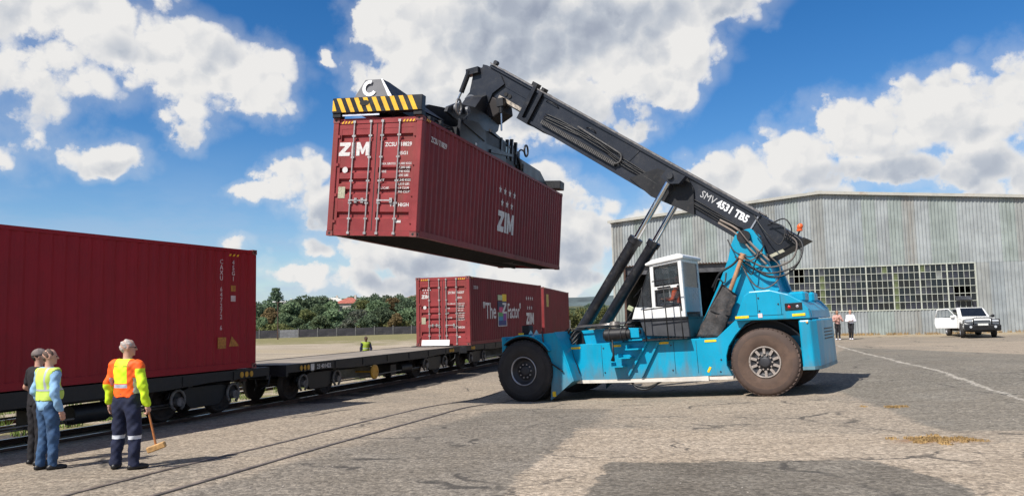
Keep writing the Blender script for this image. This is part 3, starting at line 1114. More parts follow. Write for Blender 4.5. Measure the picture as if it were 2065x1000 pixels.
def logo_mesh():
    """heavy ZIM word mark"""
    if 'logo' in _bar_cache:
        return _bar_cache['logo']
    m = MB()
    t = 0.004
    def P(pl):
        m.prism(pl, 0, t, axis='z')
    P([(0, 0), (0.95, 0), (1.02, 0.27), (0.50, 0.27), (1.02, 0.80), (1.02, 1), (0.06, 1), (0.06, 0.74), (0.55, 0.74), (0, 0.22)])
    P([(1.12, 0), (1.42, 0), (1.42, 1), (1.12, 1)])
    P([(1.54, 0), (1.83, 0), (1.83, 0.55), (2.02, 0.12), (2.16, 0.12), (2.36, 0.55), (2.36, 0), (2.66, 0), (2.66, 1), (2.36, 1), (2.09, 0.46), (1.83, 1), (1.54, 1)])
    _bar_cache['logo'] = m.mesh('logo_lettering', M_WHITE_PAINT)
    return _bar_cache['logo']


def star_mesh(n):
    m = MB()
    for (cx, cy) in n:
        pts = []
        for k in range(10):
            r = 0.5 if k % 2 == 0 else 0.21
            q = PI / 2 + k * PI / 5
            pts.append((cx + r * math.cos(q), cy + r * math.sin(q)))
        m.prism(pts, 0, 0.004, axis='z')
    return m.mesh('star', M_WHITE_PAINT)


def place_mesh(me, name, parent, origin, xdir, updir, sc=(1, 1, 1)):
    o = place_text(me, name, parent, origin, xdir, updir)
    o.matrix_basis = o.matrix_basis @ Matrix.Diagonal((sc[0], sc[1], sc[2], 1))
    return o


def door_lettering(root, number, style):
    H, hw = CHH, CW / 2
    yf = 0.0385
    X, Z = (1, 0, 0), (0, 0, 1)
    if style == 'big':
        place_mesh(logo_mesh(), 'logo_lettering', root, (-1.035, yf, 1.965), X, Z, (0.318, 0.335, 1))
    else:
        place_mesh(logo_mesh(), 'logo_lettering', root, (-0.97, yf, 2.0), X, Z, (0.135, 0.16, 1))
        st = star_mesh([(0, 0)])
        for (u, v_) in [(0, 0), (1.3, 0), (2.6, 0), (3.9, 0), (0.65, -1.3), (1.95, -1.3), (3.25, -1.3)]:
            place_mesh(st, 'star', root, (-0.90 + u * .085, yf, 2.36 + v_ * .085), X, Z, (0.085, 0.085, 1))
    place_text(text_mesh('container_number', number, 0.135, M_WHITE_PAINT, bold=0.004, sx=0.92), 'container_number', root, (0.24, yf, 2.18), X, Z)
    place_text(text_mesh('size_code', '45G1', 0.115, M_WHITE_PAINT, bold=0.003), 'size_code', root, (0.62, yf, 1.97), X, Z)
    body = 'MAX.GROSS  30,480 KGS\n               67,200 LBS\nTARE        3,940 KGS\n                8,690 LBS'
    WZ = {0: 1.73, 1: 1.33}
    for q_, bd in enumerate((body, 'NET          26,540 KGS\n                58,510 LBS\nCU.CAP.    76.4 CU.M\n             2,700 CU.FT')):
        for i_, ln in enumerate(bd.split('\n')):
            lab, _, val = ln.rstrip().rpartition('  ')
            if lab.strip():
                place_text(text_mesh('weight_label', lab.strip(), 0.078, M_WHITE_PAINT, bold=0.001), 'weight_label', root, (0.13, yf, WZ[q_] - .095 * i_), X, Z)
            place_text(text_mesh('weight_value', val.strip(), 0.078, M_WHITE_PAINT, bold=0.001), 'weight_value', root, (0.60, yf, WZ[q_] - .095 * i_), X, Z)
    place_text(text_mesh('door_code', '9\'6" HIGH', 0.12, M_WHITE_PAINT, bold=0.003), 'door_code', root, (0.46, yf, 0.72), X, Z)
    # round approval mark, data plate and sticker
    m = MB()
    ring = [(0.075 * math.cos(a), 0.075 * math.sin(a)) for a in np.linspace(0, 2 * PI, 20, endpoint=False)]
    m.prism(ring, 0, 0.003, axis='z')
    place_mesh(m.mesh('approval_mark', M_WHITE_PAINT), 'approval_mark', root, (-0.83, yf, 1.62), X, Z)
    m = MB().bx(-0.98, -0.79, 0.030, 0.0395, 0.92, 1.20)
    m.build('data_plate', pmat('aluminium_plate', (0.42, 0.40, 0.28), 0.45, metal=0.3, var=0.3, scale=30), root)
    m = MB().bx(0.62, 0.78, 0.033, 0.0395, 0.33, 0.39)
    m.build('sticker', M_WHITE_PAINT, root)


def side_lettering(root, kind, number):
    """on the +X side, read from +X: text runs towards +Y"""
    H, hw = CHH, CW / 2
    x = hw - 0.0105
    X, Z = (0, 1, 0), (0, 0, 1)
    place_text(text_mesh('container_number', number, 0.19, M_WHITE_PAINT, bold=0.003, sx=0.85), 'container_number', root, (x, 0.55, 2.38), X, Z)
    if kind == 'lifted':
        place_mesh(logo_mesh(), 'logo_lettering', root, (x, 5.36, 0.74), X, Z, (0.54, 0.63, 1))
        st = star_mesh([(0, 0)])
        for (u, v_) in [(0, 0), (1.5, 0), (3.0, 0), (4.5, 0), (0.75, -1.7), (2.25, -1.7), (3.75, -1.7)]:
            place_mesh(st, 'star', root, (x, 5.48 + u * .285, 2.0 + v_ * .22), X, Z, (0.26, 0.26, 1))
    if kind == 'factor':
        place_mesh(logo_mesh(), 'logo_lettering', root, (x, 8.92, 0.74), X, Z, (0.58, 0.62, 1))
        st = star_mesh([(0, 0)])
        for (u, v_) in [(0, 0), (1.5, 0), (3.0, 0), (4.5, 0), (0.75, -2.1), (2.25, -2.1), (3.75, -2.1)]:
            place_mesh(st, 'star', root, (x, 9.05 + u * .27, 2.12 + v_ * .24), X, Z, (0.26, 0.26, 1))
        place_text(text_mesh('slogan_word', '"The', 1.02, M_WHITE_PAINT, bold=0.012, sx=0.98), 'slogan_word', root, (x, 1.75, 1.10), X, Z)
        place_text(text_mesh('slogan_word', 'Factor"', 1.02, M_WHITE_PAINT, bold=0.012, sx=0.80), 'slogan_word', root, (x, 5.50, 1.10), X, Z)
        # coloured emblem with a Z in it, built from overlapping squares
        cols = [((0.42, 0.50, 0.30), 4.35, 1.96, 0.62, 0.33), ((0.75, 0.50, 0.03), 4.95, 1.90, 0.55, 0.46), ((0.02, 0.03, 0.08), 4.32, 1.35, 1.15, 0.55),
                ((0.50, 0.05, 0.16), 4.50, 1.16, 0.50, 0.36), ((0.08, 0.30, 0.10), 4.40, 0.92, 0.62, 0.26), ((0.03, 0.20, 0.33), 4.40, 0.66, 0.62, 0.27),
                ((0.01, 0.03, 0.16), 4.40, 0.36, 1.02, 0.31), ((0.20, 0.03, 0.22), 5.02, 0.66, 0.42, 0.53)]
        QY = lambda y_: 3.93 + (y_ - 4.32) * 1.205
        QZ = lambda z_: .72 + (z_ - .30) * .738
        em = MB()
        mats = []
        for i, (c, y, z, w, h) in enumerate(cols):
            mats.append(pmat('emblem_colour_%d' % i, c, 0.5, var=0.1))
            em.cur = i
            t = 0.003 + 0.0012 * i
            em.bx(x, x + t, QY(y), QY(y + w), QZ(z), QZ(z + h))
        mats.append(M_WHITE_PAINT)
        em.cur = len(mats) - 1
        for (y, z, w, h) in ((4.36, 0.30, 1.12, 0.05), (5.44, 0.30, 0.05, 0.95), (4.33, 0.30, 0.04, 0.9)):
            em.bx(x + 0.001, x + 0.016, QY(y), QY(y + w), QZ(z), QZ(z + h))
        em.prism([(QY(a_), QZ(b_)) for a_, b_ in [(4.88, 1.12), (5.45, 1.12), (5.45, 1.24), (5.12, 1.24), (5.45, 1.68), (5.45, 1.80), (4.92, 1.80), (4.92, 1.68), (5.24, 1.68), (4.88, 1.24)]], x + 0.013, x + 0.018, axis='x')
        em.build('emblem', mats, root)


def container(name, label, x, y, z, yaw, paint, end_paint, mat=None, **kw):
    t = thing(name, label, 'shipping container', (x, y, z), -yaw, mat=mat)
    make_container(t, paint, end_paint, **kw)
    return t


# the lifted container (pose with the slight tilt it hangs at)
LM = Matrix(((0.941, 0.331, 0.071), (-0.331, 0.944, -0.010), (-0.070, -0.014, 0.997)))
LM = LM.to_quaternion().to_matrix()
LO = Vector((-4.5488, 19.2191, 4.122)) + LM @ Vector((CW / 2, 0, 0))
LMAT = LM.to_4x4()
LMAT.translation = LO
lifted = container('shipping_container', 'maroon container hanging in the air from the crane spreader', 0, 0, 0, 0, M_RED_SHADED, M_RED_LIT, mat=LMAT, door_text='big', number='ZCSU 718829 8')
side_lettering(lifted, 'lifted', 'ZCSU 718829')
lifted['group'] = 'maroon shipping containers'

DECK_Z = 0.915
yA = 0.376
Lc = Vector((-7.515, 20.07))
dA = Vector((math.sin(yA), math.cos(yA)))
o_ = Lc - dA * CL
left_c = container('shipping_container', 'bright crimson container on the nearest wagon, standing behind the three men', o_.x, o_.y, DECK_Z + 0.01, yA, M_RED_LEFT, M_RED_LEFT, detail=False, sleek=True)
left_c['group'] = 'shipping containers on the train'
mid_c = container('shipping_container', 'maroon container lettered The Factor in big white letters, doors towards the camera', -2.995, 33.49, DECK_Z - 0.01, 0.284, M_RED_SHADED, M_RED_LIT, door_text='small', number='ZCSU 816257 8')
side_lettering(mid_c, 'factor', 'ZCSU 81')
mid_c['group'] = 'shipping containers on the train'
third_c = container('shipping_container', 'farthest maroon container on the train with a yellow sticker on its plain side', 0.62, 46.9, DECK_Z - 0.03, 0.19, M_RED_SHADED, M_RED_LIT, door_text='small', number='ZCSU 824410 3')
third_c['group'] = 'shipping containers on the train'
m = MB()
m.bx(CW / 2 - 0.011, CW / 2 - 0.004, 1.0, 1.9, 1.75, 2.5)
m.build('yellow_sticker_panel', pmat('faded_yellow_sticker', (0.42, 0.33, 0.08), 0.6, var=0.4, scale=6), third_c)

# markings on the crimson container (its right-hand end)
M_MARK = pmat('faded_pink_lettering', (0.55, 0.42, 0.42), 0.6, var=0.2)
xs_ = CW / 2 - 0.0105
def vtext(body, y, z, size, mat):
    place_text(text_mesh('column_lettering', '\n'.join(body), size, mat, bold=0.002, align='CENTER', line=0.86), 'column_lettering', left_c, (xs_, y, z), (0, 1, 0), (0, 0, 1))
vtext('CAXU 647272 6', CL - 1.22, 2.50, 0.15, M_MARK)
vtext('45G1', CL - 0.82, 2.50, 0.15, M_MARK)
m = MB()
_wm = (pmat('orange_yellow_marking', (0.36, 0.15, 0.025), 0.5, var=0.3, scale=20))
MB().bx(xs_, xs_ + 0.004, CL - 0.90, CL - 0.74, 1.86, 2.0).build('sticker', _wm, left_c)
MB().bx(xs_, xs_ + 0.004, CL - 1.32, CL - 1.05, 0.52, 0.78).build('warning_mark', _wm, left_c)
MB().prism([(CL - 0.95, 0.56), (CL - 0.60, 0.56), (CL - 0.86, 0.80)], xs_, xs_ + 0.004, axis='x').build('warning_mark', _wm, left_c)
m = MB().bx(xs_, xs_ + 0.004, CL - 0.90, CL - 0.74, 1.62, 1.76)
m.build('white_mark', M_MARK, left_c)
m = MB()
for k in range(3):
    y = CL - 0.95 + k * 0.13
    m.prism([(y - 0.03, CHH - 0.20), (y + 0.03, CHH - 0.20), (y + 0.07, CHH - 0.15), (y + 0.01, CHH - 0.15)], xs_, xs_ + 0.004, axis='x')
m.build('hazard_mark', M_YELLOW, left_c)
# scrape on the crimson side
m = MB().bx(xs_, xs_ + 0.003, CL - 9.36, CL - 9.34, 1.0, 1.7)
m.build('scrape', M_MARK, left_c)


# ================================================================== wagons
def make_wagon(root, L, number=None, brake=True, light=True):
    """origin: rail level under the wagon's middle; +Y along"""
    h = DECK_Z - RAIL_Z
    hw = 1.22
    M_DECK = pmat('wagon_deck_dust', (0.235, 0.20, 0.16), 0.8, var=0.2, scale=0.8, dirt=(0.16, 0.14, 0.12), dirt_amt=0.5, dirt_scale=2)
    m = MB().bx(-hw + 0.01, hw - 0.01, -L / 2 + 0.01, L / 2 - 0.01, h - 0.05, h - 0.012)
    m.build('deck', M_DECK, root)
    for s in (-1, 1):
        m = MB()
        m.prism([(-L / 2, h), (L / 2, h), (L / 2, h - 0.21), (L / 2 - 1.9, h - 0.22), (L / 2 - 3.2, h - 0.28), (-L / 2 + 3.2, h - 0.28), (-L / 2 + 1.9, h - 0.22), (-L / 2, h - 0.21)], s * (hw - 0.07), s * hw, axis='x')
        for i in range(int(L / 1.6)):
            y = -L / 2 + 0.7 + i * 1.6
            m.bx(s * hw, s * (hw + 0.018), y, y + 0.07, h - 0.23, h - 0.03)
        m.build('side_sill', M_BLACK_METAL, root)
    m = MB().bx(-0.3, 0.3, -L / 2 + 0.4, L / 2 - 0.4, h - 0.42, h - 0.05)
    for i in range(9):
        y = -L / 2 + 1.2 + i * (L - 2.4) / 8
        m.bx(-hw + 0.08, hw - 0.08, y, y + 0.12, h - 0.28, h - 0.05)
    m.build('centre_sill', M_BLACK_METAL, root)
    for s in (-1, 1):
        m = MB().bx(-hw, hw, s * L / 2, s * (L / 2 + 0.10), h - 0.30, h)
        m.build('headstock', M_BLACK_METAL, root)
        m = MB().bx(-0.10, 0.10, s * (L / 2 + 0.1), s * (L / 2 + 0.34), h - 0.34, h - 0.16)
        m.bx(-0.14, 0.14, s * (L / 2 + 0.28), s * (L / 2 + 0.42), h - 0.40, h - 0.12)
        m.build('coupler', M_RUST, root)
        for x in (-0.75, 0.75):
            MB().tube([(x, s * (L / 2 + 0.1), h - 0.25), (x, s * (L / 2 + 0.2), h - 0.5), (x * 0.8, s * (L / 2 + 0.3), h - 0.62)], 0.02, 6).build('brake_hose', M_HOSE, root)
    # bogies
    for s in (-1, 1):
        cy = s * (L / 2 - 1.85)
        b = MB().bx(-0.95, 0.95, cy - 0.16, cy + 0.16, 0.40, 0.66)
        bo = b.build('bogie', M_BLACK_METAL, root)
        for sx in (-1, 1):
            f = MB()
            x0, x1 = sx * 0.86, sx * 0.98
            pl = [(-1.12, 0.52), (-1.05, 0.66), (-0.72, 0.66), (-0.50, 0.72), (0.50, 0.72), (0.72, 0.66), (1.05, 0.66), (1.12, 0.52), (0.98, 0.44), (0.74, 0.50), (0.44, 0.24), (-0.44, 0.24), (-0.74, 0.50), (-0.98, 0.44)]
            f.prism([(p[0] + cy, p[1]) for p in pl], x0, x1, axis='x')
            fo = f.build('side_frame', M_BLACK_METAL, bo, bevel=0.015)
            for q in (-1, 1):
                a = MB()
                pts = []
                for t in np.linspace(-0.35 * PI, 1.35 * PI, 12):
                    pts.append((sx * 1.02, cy + q * 0.87 + 0.20 * math.cos(t), 0.47 + 0.22 * math.sin(t)))
                a.tube(pts, 0.035, 6)
                a.cyl((sx * 0.9, cy + q * 0.87, 0.44), (sx * 1.10, cy + q * 0.87, 0.44), 0.10, n=12)
                a.build('axle_box', pmat('dusty_axle_box', (0.13, 0.12, 0.115), 0.6, var=0.4, scale=9, dirt=(0.03, 0.028, 0.026), dirt_amt=0.7, dirt_scale=7), bo)
            sp = MB()
            for q in (-0.16, 0.0, 0.16):
                pts = [(sx * 0.92 + 0.05 * math.cos(t), cy + q + 0.05 * math.sin(t), 0.27 + 0.27 * t / (10 * PI)) for t in np.linspace(0, 10 * PI, 50)]
                sp.tube(pts, 0.014, 5)
            sp.build('spring', M_RUST, bo)
        for q in (-1, 1):
            w = MB()
            w.smooth = True
            w.cyl((-0.7, cy + q * 0.87, 0.43), (0.7, cy + q * 0.87, 0.43), 0.07, n=12)
            for sx in (-1, 1):
                w.lathe([(-0.06, 0.07), (-0.06, 0.37), (-0.065, 0.455), (-0.035, 0.455), (-0.03, 0.43), (0.065, 0.425), (0.065, 0.35), (0.02, 0.33), (0.02, 0.16), (0.07, 0.14), (0.07, 0.07)], (sx * 0.565, cy + q * 0.87, 0.43), (sx, 0, 0), 28)
            w.build('wheelset', pmat('grimy_wheel_steel', (0.030, 0.022, 0.019), 0.7, var=0.4, scale=6), bo)
    # brake gear and tanks
    m = MB()
    m.smooth = True
    m.cyl((0.75, 1.35, h - 0.58), (0.75, 2.15, h - 0.58), 0.19, n=18)
    m.smooth = False
    m.bx(0.4, 0.9, 0.55, 0.95, h - 0.75, h - 0.40)
    m.build('air_tank', M_BLACK_METAL, root)
    m = MB()
    for (x, z) in ((0.9, h - 0.62), (0.7, h - 0.70), (-0.6, h - 0.62)):
        m.tube([(x, -L / 2 + 2.6, z), (x, 0, z - 0.02), (x, L / 2 - 2.6, z)], 0.022, 6)
    m.bx(-0.9, 0.95, -0.8, -0.74, h - 0.72, h - 0.36)
    m.build('brake_rodding', pmat('worn_rod_steel', (0.20, 0.19, 0.18), 0.5, metal=0.5, var=0.3), root)
    if brake:
        m = MB()
        c = (1.27, -L / 2 + 4.55, h - 0.50)
        m.smooth = True
        m.lathe([(-0.02, 0.0), (-0.02, 0.13), (-0.03, 0.16), (-0.03, 0.225), (0.03, 0.225), (0.03, 0.16), (0.02, 0.13), (0.02, 0.0)], c, (1, 0, 0), 20)
        m.smooth = False
        for k in range(4):
            a = k * PI / 2
            m.bx(c[0] + 0.02, c[0] + 0.04, c[1] + 0.16 * math.cos(a) - 0.02, c[1] + 0.16 * math.cos(a) + 0.02, c[2] + 0.16 * math.sin(a) - 0.02, c[2] + 0.16 * math.sin(a) + 0.02)
        m.cyl((0.6, c[1], c[2]), (c[0], c[1], c[2]), 0.03)
        m.build('brake_wheel', pmat('ochre_wheel_paint', (0.50, 0.27, 0.03), 0.6, var=0.3, dirt=(0.05, 0.04, 0.03), dirt_amt=0.6, dirt_scale=12), root)
    ylw = pmat('ochre_wheel_paint', (0.5, 0.27, 0.03))
    for s in (-1, 1):
        m = MB()
        for k in range(3):
            y = s * (L / 2 - 0.75) + (k - 1) * 0.17
            ring = [(y + 0.055 * math.cos(a), h - 0.12 + 0.07 * math.sin(a)) for a in np.linspace(0, 2 * PI, 12, endpoint=False)]
            m.prism(ring, hw + 0.001, hw + 0.02, axis='x')
        m.build('lashing_ring', ylw, root)
    if number:
        x = hw + 0.004
        place_text(text_mesh('wagon_number', number, 0.17, M_WHITE_PAINT, bold=0.002), 'wagon_number', root, (x, -L / 2 + 1.35, h - 0.19), (0, 1, 0), (0, 0, 1))
        m = MB().bx(hw, hw + 0.004, -L / 2 + 1.05, -L / 2 + 1.22, h - 0.22, h - 0.04)
        m.build('white_mark', M_WHITE_PAINT, root)


def wagon(label, cx, cy, yaw, L, **kw):
    t = thing('flat_wagon', label, 'railway wagon', (cx, cy, RAIL_Z), -yaw, group='container flat wagons of one train')
    make_wagon(t, L, **kw)
    return t


pA = Lc + dA * 0.40
WL = 13.1
cA = pA - dA * (WL / 2)
wagon('black flat wagon under the bright crimson container', cA.x, cA.y, yA, WL, brake=False)
dC = Vector((math.sin(0.284), math.cos(0.284)))
pC = Vector((-2.995, 33.49)) - dC * 0.45
cC = pC + dC * (WL / 2)
wagon('black flat wagon under the container lettered The Factor', cC.x, cC.y, 0.284, WL, brake=False)
pB0 = pA + Vector((math.sin(.33), math.cos(.33))) * 0.85
pB1 = pC - Vector((math.sin(.31), math.cos(.31))) * 0.85
vB = pB1 - pB0
wB = wagon('empty black flat wagon with a dusty deck and an ochre brake wheel', (pB0.x + pB1.x) / 2, (pB0.y + pB1.y) / 2, math.atan2(vB.x, vB.y), vB.length, number='23 401422')
pD = pC + dC * (WL + 0.85)
dD = Vector((math.sin(0.19), math.cos(0.19)))
cD = pD + dD * (WL / 2)
wagon('black flat wagon under the farthest container, mostly hidden', cD.x, cD.y, 0.19, WL, brake=False)
# white board lying at the foot of the container doors
bx_ = MB().box((0, 0, 0), (1.25, 0.05, 0.24), (R(-14), 0, 0))
p_ = Vector((-2.995, 33.49)) - dC * 0.14
ob_ = bx_.build('board', pmat('white_board_paint', (0.80, 0.79, 0.76), 0.5, var=0.06))
ob_.location = (p_.x - 0.27, p_.y + 0.06, DECK_Z + 0.12)
ob_.rotation_euler = (0, 0, -0.284)
tag(ob_, 'white board leaning against the foot of the container doors on the wagon deck', 'board')


# ================================================================== reach stacker
_yw, _pt = 0.527, math.atan((0.335 - 0.026) / 6.484)
SM = Matrix.Translation((1.302, 23.913, -0.335)) @ Matrix.Rotation(-_yw, 4, 'Z') @ Matrix.Rotation(-_pt, 4, 'Y')
stk = thing('reach_stacker', 'turquoise reach stacker with a charcoal boom holding up a container', 'reach stacker', mat=SM)
# local frame: X towards the rear (0 = front axle), -Y towards the camera, Z up


def wheel(parent, c, R0, w, rr, tyre_m, rim_m, ring_m, side, bolts=10, steer=0.0, holes=False, name='wheel'):
    """c centre, side -1: outer face towards -Y"""
    e = pempty(name, parent, c, (0, 0, steer))
    s = side
    h = w / 2
    t = MB()
    t.smooth = True
    prof = [(-h * 0.86, rr), (-h, rr + 0.05), (-h * 1.04, rr + (R0 - rr) * 0.45), (-h * 0.98, R0 - 0.085), (-h * 0.86, R0 - 0.03), (-h * 0.55, R0), (h * 0.55, R0), (h * 0.86, R0 - 0.03), (h * 0.98, R0 - 0.085), (h * 1.04, rr + (R0 - rr) * 0.45), (h, rr + 0.05), (h * 0.86, rr)]
    # beads and inner sidewalls carry more dust than the tread
    mid_r = rr + (R0 - rr) * 0.62
    full = []
    for (a_, b_) in zip(prof[:-1], prof[1:]):
        full.append(a_)
        if (a_[1] - mid_r) * (b_[1] - mid_r) < 0:
            q_ = (mid_r - a_[1]) / (b_[1] - a_[1])
            full.append((a_[0] + (b_[0] - a_[0]) * q_, mid_r))
            full.append((a_[0] + (b_[0] - a_[0]) * q_ * 1.0, mid_r + (0.006 if b_[1] > a_[1] else -0.006)))
    full.append(prof[-1])
    for (a_, b_) in zip(full[:-1], full[1:]):
        t.cur = 1 if max(a_[1], b_[1]) <= mid_r + 1e-6 else 0
        t.lathe([a_, b_], (0, 0, 0), (0, 1, 0), 56)
    t.smooth = False
    tb = t.build('tyre', [tyre_m, M_TYRE_BROWN if holes else M_TYRE_INNER], e, fix=False)
    bm_ = bmesh.new(); bm_.from_mesh(tb.data)
    bmesh.ops.remove_doubles(bm_, verts=bm_.verts, dist=1e-5)
    bmesh.ops.recalc_face_normals(bm_, faces=bm_.faces)
    bm_.to_mesh(tb.data); bm_.free()
    g = MB()      # tread blocks at the shoulders
    n = 44
    for k in range(n):
        a = 2 * PI * k / n
        for q in (-1, 1):
            aa = a + (PI / n if q > 0 else 0)
            m3 = Matrix.Rotation(aa, 3, 'Y')
            p = m3 @ Vector((0, q * h * 0.50, R0 - 0.022))
            g.box(p, (0.11, h * 0.60, 0.05), m3 @ Matrix.Rotation(q * 0.35, 3, 'Z'))
    go = g.build('tread', tyre_m, e)
    go['kind'] = 'stuff'
    r = MB()
    r.smooth = True
    o = s * h
    # outer flange, well, disc
    prof = [(o * 0.88, rr + 0.005), (o * 0.97, rr + 0.012), (o * 0.99, rr - 0.012), (o * 0.90, rr - 0.028)]
    r.lathe(prof, (0, 0, 0), (0, 1, 0), 48)
    r.build('rim_flange', ring_m, e, fix=True)
    d = MB()
    d.smooth = True
    dep = 0.35 if not holes else 0.72
    prof = [(o * 0.90, rr - 0.026), (o * 0.82, rr - 0.055), (o * dep, rr - 0.075), (o * (dep - .02), rr * 0.62), (o * (dep + .06), rr * 0.58), (o * (dep + .06), rr * 0.36), (o * (dep + 0.26), rr * 0.33), (o * (dep + 0.30), rr * 0.24), (o * (dep + 0.30), 0.0)]
    d.lathe(prof, (0, 0, 0), (0, 1, 0), 40)
    d.smooth = False
    d.build('rim', rim_m if not holes else M_RIM_DARK, e, fix=True)
    nm_ = MB().cyl((0, 0, 0), (0, s * 0.045, 0), 0.022, n=6).mesh('wheel_nut', ring_m)
    for k in range(bolts):
        a = 2 * PI * k / bolts
        inst('wheel_nut', nm_, e, (rr * 0.47 * math.cos(a), o * (dep + .05), rr * 0.47 * math.sin(a)))
    if holes:
        hm_ = MB().box((0, 0, 0), (0.15, 0.06, 0.062)).mesh('wheel_lug', rim_m)
        for k in range(bolts):
            a = 2 * PI * (k + 0.5) / bolts
            inst('wheel_lug', hm_, e, (rr * 0.735 * math.cos(a), o * (dep + 0.07), rr * 0.735 * math.sin(a)), (0, -a, 0))
    return e


FR, RR = 0.855, 0.82
for s in (-1, 1):
    wheel(stk, (0, s * 1.80, FR), FR, 0.50, 0.395, M_TYRE, M_RIM_DARK, M_RIM_RING, s)
    wheel(stk, (0, s * 1.20, FR), FR, 0.50, 0.395, M_TYRE, M_RIM_DARK, M_RIM_RING, s)
    wheel(stk, (6.484, s * 1.34, RR), RR, 0.52, 0.375, M_TYRE_DUST, M_RIM_DUST, M_RIM_DUST, s, holes=True)
m = MB()
m.cyl((0, -1.6, FR), (0, 1.6, FR), 0.24, n=20)
m.bx(-0.35, 0.35, -0.9, 0.9, 0.5, 1.2)
m.build('front_axle', M_BLACK_METAL, stk, fix=True)
m = MB()
m.cyl((6.484, -1.2, RR), (6.484, 1.2, RR), 0.17, n=16)
m.bx(6.2, 6.75, -0.75, 0.75, 0.62, 1.15)
m.build('rear_axle', M_BLACK_METAL, stk)

# ---- chassis
m = MB()
for s in (-1, 1):
    y0, y1 = s * 0.78, s * 0.92
    m.prism([(-0.75, 1.15), (-0.62, 1.80), (0.3, 1.86), (1.9, 1.88), (3.4, 1.78), (4.6, 1.50), (7.6, 1.5), (7.6, 1.0), (5.6, 0.75), (4.6, 0.55), (0.9, 0.55), (0.5, 0.9)], y0, y1)
m.bx(-0.7, 2.9, -0.78, 0.78, 1.55, 1.82)
m.bx(2.9, 7.5, -0.78, 0.78, 0.72, 1.42)
m.bx(0.6, 2.9, -0.78, 0.78, 0.6, 0.75)
m.build('chassis_frame', M_CYAN, stk, fix=True)
for s in (-1, 1):
    m = MB()
    m.prism([(0.80, 0.52), (1.32, 0.50), (5.40, 0.52), (5.60, 0.50), (5.49, 0.76), (5.50, 1.0), (5.58, 1.24), (5.77, 1.50), (6.04, 1.77), (6.25, 1.86), (5.83, 1.90), (5.30, 1.47), (0.98, 1.50), (0.86, 1.1)], s * 1.35, s * 1.19)
    m.build('side_plate', M_CYAN, stk, bevel=0.012, fix=True)
    m = MB()
    m.bx(0.95, 5.28, s * 0.90, s * 1.20, 1.40, 1.47)
    m.bx(1.0, 5.3, s * 0.90, s * 1.20, 0.56, 0.62)
    m.build('side_deck', M_CYAN, stk)
    # fuel / hydraulic tank standing proud of the plate
    m = MB()
    # skirt behind the front wheel
    pl = [(0.30, 1.84), (0.52, 1.66), (0.72, 1.36), (0.82, 1.06), (0.80, 0.6), (0.72, 0.02), (1.42, 0.52), (1.30, 0.95), (1.12, 1.48), (0.95, 1.86)]
    m.prism(pl, s * 1.90, s * 1.86)
    m.prism([(0.80, 0.25), (1.45, 0.52), (1.42, 0.60), (0.84, 0.42)], s * 1.86, s * 1.2)
    m.prism([(1.30, 0.95), (1.42, 0.52), (1.46, 0.54), (1.34, 0.97)], s * 1.89, s * 1.3)
    m.prism([(1.12, 1.48), (1.30, 0.95), (1.34, 0.97), (1.16, 1.50)], s * 1.89, s * 1.3)
    m.prism([(0.95, 1.86), (1.12, 1.48), (1.16, 1.50), (0.99, 1.88)], s * 1.89, s * 0.9)
    m.build('wheel_skirt', M_CYAN, stk, fix=True)
    # mudguard
    m = MB()
    pts = []
    for t in np.linspace(R(32), R(128), 14):
        pts.append((FR * 0 + 1.0 * math.cos(t), 0.86 + 1.0 * math.sin(t)))
    inner = [(p[0] * 0.965, 0.86 + (p[1] - 0.86) * 0.965) for p in pts]
    m.prism(pts + inner[::-1], s * 2.02, s * 0.92)
    m.build('mudguard', M_CYAN, stk, fix=True)
    m = MB()
    out = [(p[0] * 0.955, 0.86 + (p[1] - 0.86) * 0.955) for p in pts]
    inn = [(p[0] * 0.925, 0.86 + (p[1] - 0.86) * 0.925) for p in pts]
    m.prism(out + inn[::-1], s * 2.04, s * 1.0)
    m.build('mudguard_lip', M_BLACK_METAL, stk, fix=True)
m = MB().bx(-0.74, -0.60, -1.9, 1.9, 1.15, 1.83)
m.build('front_crossbeam', M_CYAN, stk, bevel=0.02)
# white worn sill strip
m = MB()
m.prism([(1.30, 0.43), (5.00, 0.40), (5.00, 0.52), (3.2, 0.50), (1.30, 0.52)], -1.37, -1.30)
m.build('sill_strip', M_SILVER, stk, fix=True)
m = MB()
m.bx(5.02, 5.62, -1.34, -1.24, 0.42, 0.50)
m.build('sill_strip', M_SILVER, stk)

# ---- rear hood and counterweight
for s in (-1, 1):
    m = MB()
    # inner arch panel (dark) and outer hood cheek
    m.prism([(5.83, 1.86), (6.10, 2.46), (6.25, 2.56), (6.75, 2.56), (7.17, 2.42), (7.45, 2.24), (7.60, 2.04), (7.63, 1.80)], s * 1.52, s * 1.30)
    m.build('hood_side', M_CYAN, stk, bevel=0.03, seg=2, fix=True)
m = MB()
m.prism([(5.90, 1.9), (6.13, 2.44), (6.27, 2.54), (6.75, 2.54), (7.17, 2.40), (7.45, 2.20), (7.62, 2.0), (7.64, 1.80)], -1.32, 1.32)
m.build('engine_hood', M_CYAN, stk, bevel=0.02, fix=True)
for y_ in (-0.95, 0.35):
    MB().bx(7.05, 7.45, y_, y_ + .6, 2.22, 2.48).build('radiator_cowl', M_CYAN, stk, bevel=0.05)
m = MB()
prof = [(7.34, -1.52), (7.60, -1.52), (7.72, -1.30), (7.76, -0.9), (7.76, 0.9), (7.72, 1.10), (7.60, 1.25), (7.34, 1.25)]
m.prism(prof, 0.60, 1.78, axis='z')
m.build('counterweight', M_CYAN, stk, bevel=0.04, seg=2, fix=True)
m = MB()
m.prism([(p[0] + 0.012 * (1 if p[0] > 7.5 else 0), p[1] * 1.006) for p in prof], 0.60, 0.68, axis='z')
